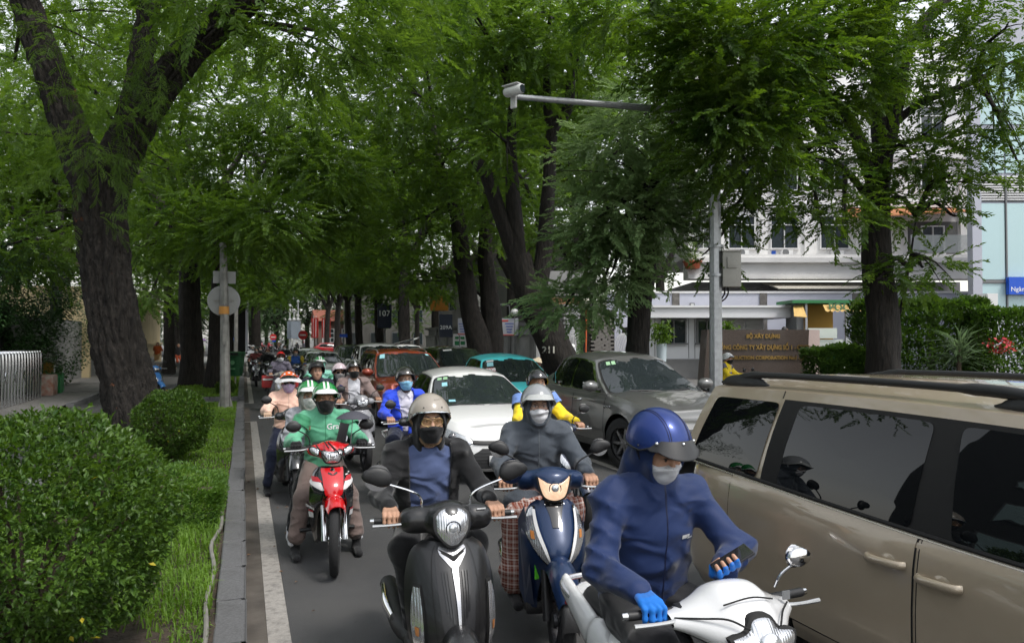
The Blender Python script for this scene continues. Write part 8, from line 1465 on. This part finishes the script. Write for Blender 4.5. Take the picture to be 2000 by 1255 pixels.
# ---------------- people on foot ----------------
def walker(lab, px, d, S, rz=0, z=.13, step=.16): 
    x, y = pxd(px, d); S = dict(S); S['ride'] = False; h = S.get('s', 1)
    S.setdefault('feet', {1: (.09, -step, .1), -1: (-.09, step*.8, .13)}); S.setdefault('hands', {s: (np.array([s*.26, -.1*s, .82*h]), np.array([s*.25, -.08*s, .86*h])) for s in (1, -1)}); S['bend'] = {1: (.5, .8, 0), -1: (-.5, .8, 0)}
    hs = []
    for s in (1, -1):
        w = S['hands'][s][1]; f = blend([cap(w, w+np.array([0, -.01, -.07]), .028, .03, ((1, 0, 0), 1.5))]+[cap(w+np.array([0, (k-1.5)*.018, -.07]), w+np.array([0, (k-1.5)*.02-.015, -.14+.01*abs(k-1.5)]), .0095, .008) for k in range(4)]+[cap(w+np.array([0, -.03, -.03]), w+np.array([-.01*s, -.05, -.08]), .011, .009)], .008); S['hands'][s] = (S['hands'][s][0], w, snet(f, f.bb[0]-.01, f.bb[1]+.01, .009))
    return person(lab, S, (x, y, z), rz, 'people on foot', lod=1), S, (x, y)
rust = cloth('rust_blouse', C(165,78,35), .85); tan = cloth('tan_shorts', C(165,135,95), .85)
t, S, (x, y) = walker('walking woman in a rust blouse carrying a pale bag', 308, 50, dict(s=.96, fem=1, fat=1.15, jacket=rust, collar=0, arm=.0, hem=-.05, trousers=tan, leg=.05, hair=.22, bare_feet=True), R(-10))
bg = thing('carrier_bag', 'pale carrier bag in the hand of the woman in rust', 'bag', (x-.3, y-.05, .13)); link('bag', sdf_mesh('bag', blend([elp((0, 0, .42), (.17, .1, .17)), cap((-.06, 0, .55), (.06, 0, .55), .06)], .05), .02), M('bag_white', (.5,.5,.5), .5, col2=(.3,.3,.32), vs=8), bg); MB().tube([(-.08, 0, .55), (-.03, 0, .72), (.03, 0, .72), (.08, 0, .55)], .01, 6, smooth=10).build('handles', M('bag_white'), bg)
walker('woman in black with a rust skirt beside the cream building gate', 347, 46, dict(s=.94, fem=1, jacket=blkc, collar=0, trousers=cloth('rust_skirt', C(150,70,45), .85), leg=.1, hair=.25, bare_feet=True), R(40))
walker('pedestrian in a blue-grey T-shirt in the service lane', 383, 62, dict(jacket=cloth('bluegrey_tee', C(120,130,150), .85), collar=0, trousers=dkc, shoes=blkc, hair=.02), R(170), 0)
t, S, (x, y) = walker('pedestrian with a purple umbrella in the service lane', 394, 66, dict(jacket=cloth('pale_green_tee', C(160,170,150), .85), collar=0, trousers=dkc, shoes=blkc, hair=.04), R(170), 0)
um = thing('umbrella', 'open purple umbrella over a pedestrian in the service lane', 'umbrella', (x-.1, y, 0)); P = np.array([[(.5*k*math.cos(a), .5*k*math.sin(a), 2.0-.22*k*k) for k in np.linspace(0, 1, 6)] for a in np.arange(8)*2*math.pi/8]); MB().grid(P, cu=True).grid(P-np.array([0, 0, .01]), cu=True, flip=True).build('canopy', M('umbrella_purple', (.16,.08,.22), .7), um); MB().tube([(0, 0, 1.0), (0, 0, 2.0)], .012, 6).build('shaft', steel, um)
walker('person in a grey shirt and white cap beside the tree marked 211', 1108, 28, dict(jacket=cloth('grey_shirt', C(120,118,116), .85), collar=0, trousers=dkc, shoes=blkc, helmet=dict(mat=wpk, front=72, side=100, back=108)), R(120), .145)
walker('person in a white sun hoodie reading papers beside the tree marked 211', 1119, 27.6, dict(s=.97, fem=1, jacket=wtee, hood=wtee, trousers=dkc, shoes=blkc, pitch=20, mask=bmask, helmet=dict(mat=wpk, front=72, side=100, back=108), hands={s: (np.array([s*.1, -.3, 1.05]), np.array([s*.1, -.28, 1.05])) for s in (1, -1)}), R(-60), .145)
x, y = pxd(1119, 27.6); pp = thing('papers', 'sheaf of white papers held by the person in the sun hoodie', 'papers', (x-.28, y-.18, .145), R(-60)); MB().box((0, 0, 1.0), (.2, .28, .012), rx=R(20)).build('sheets', wmask, pp, smooth=False)
# vendor
x, y = pxd(1039, 26); seat = {s: (s*.12, -.42, .1) for s in (1, -1)}
vS = dict(ride=True, s=.92, back=-.36, up=-.42, lean=.08, pitch=15, jacket=cloth('vendor_blue', C(90,110,160), .85), trousers=dkc, shoes=blkc, feet=seat, hands={s: (np.array([s*.12, -.3, .55]), np.array([s*.14, -.3, .55])) for s in (1, -1)}, hair=.05)
person('vendor under a conical hat sitting by the leaning tree', vS, (x, y, .145), R(50), 'people on foot', lod=1); Mh = vS['_']['Mh']; MB().raw(xf(Mh, np.array([(.24*math.cos(a), .24*math.sin(a)+.01, .055) for a in np.arange(24)*2*math.pi/24]+[(0, .01, .21)])), [(i, (i+1) % 24, 24) for i in range(24)]).build('conical_hat', M('palm_leaf_hat', (.5,.42,.3), .8), vS['_']['t'])
for i, (px, d) in enumerate(((1047, 25.6), (1055, 25.2))): x, y = pxd(px, d); q = thing('plastic_stool', ['purple plastic stool next to the vendor', 'purple plastic stool nearer the road than the other'][i], 'stool', (x, y, .145)); MB().box((0, 0, .42), (.3, .3, .05), bev=.02).build('seat', M('stool_violet', (.2,.2,.5), .5), q); [MB().tube([(a*.12, b*.12, .42), (a*.15, b*.15, 0)], .025, 6).build('leg', M('stool_violet'), q) for a in (1, -1) for b in (1, -1)]
walker('man in a pale blue shirt behind the stone sign', 1531, 28, dict(jacket=cloth('pale_blue_shirt', C(130,160,215), .85), trousers=dkc, shoes=blkc, hair=.03), R(90), .75)
x, y = pxd(1531, 28); st = tag(MB().box((x, y, .445), (1.4, 1.0, .6)).build('step', pale_c, smooth=False), kind='structure')
# painted number on the leaning trunk
tr = [c_ for c_ in T211.children if c_.name.startswith('trunk')][0]; me = tr.data; bvh = BVHTree.FromPolygons([v.co for v in me.vertices], [tuple(p.vertices) for p in me.polygons])
def paint_on(trunk_t, bvh, s, px, py, d, size, mat):
    V, F = textdata(s, size, 0, bold=.008); c = dp(px, py, d); o = Vector(trunk_t.location); fw = Vector(CF); W_ = []
    for v in V:
        p = c+Vector(CR)*v.x+Vector((0, 0, v.y))-fw*4-o; h = bvh.ray_cast(p, fw)[0]; W_.append((h-fw*.012) if h else p+fw*3.6)
    return MB().raw(W_, F).build('painted_number', mat, trunk_t, smooth=False)
paint_on(T211, bvh, '211', 1071, 683, 22, .26, M('white_paint_mark', (.6,.58,.52), .9))
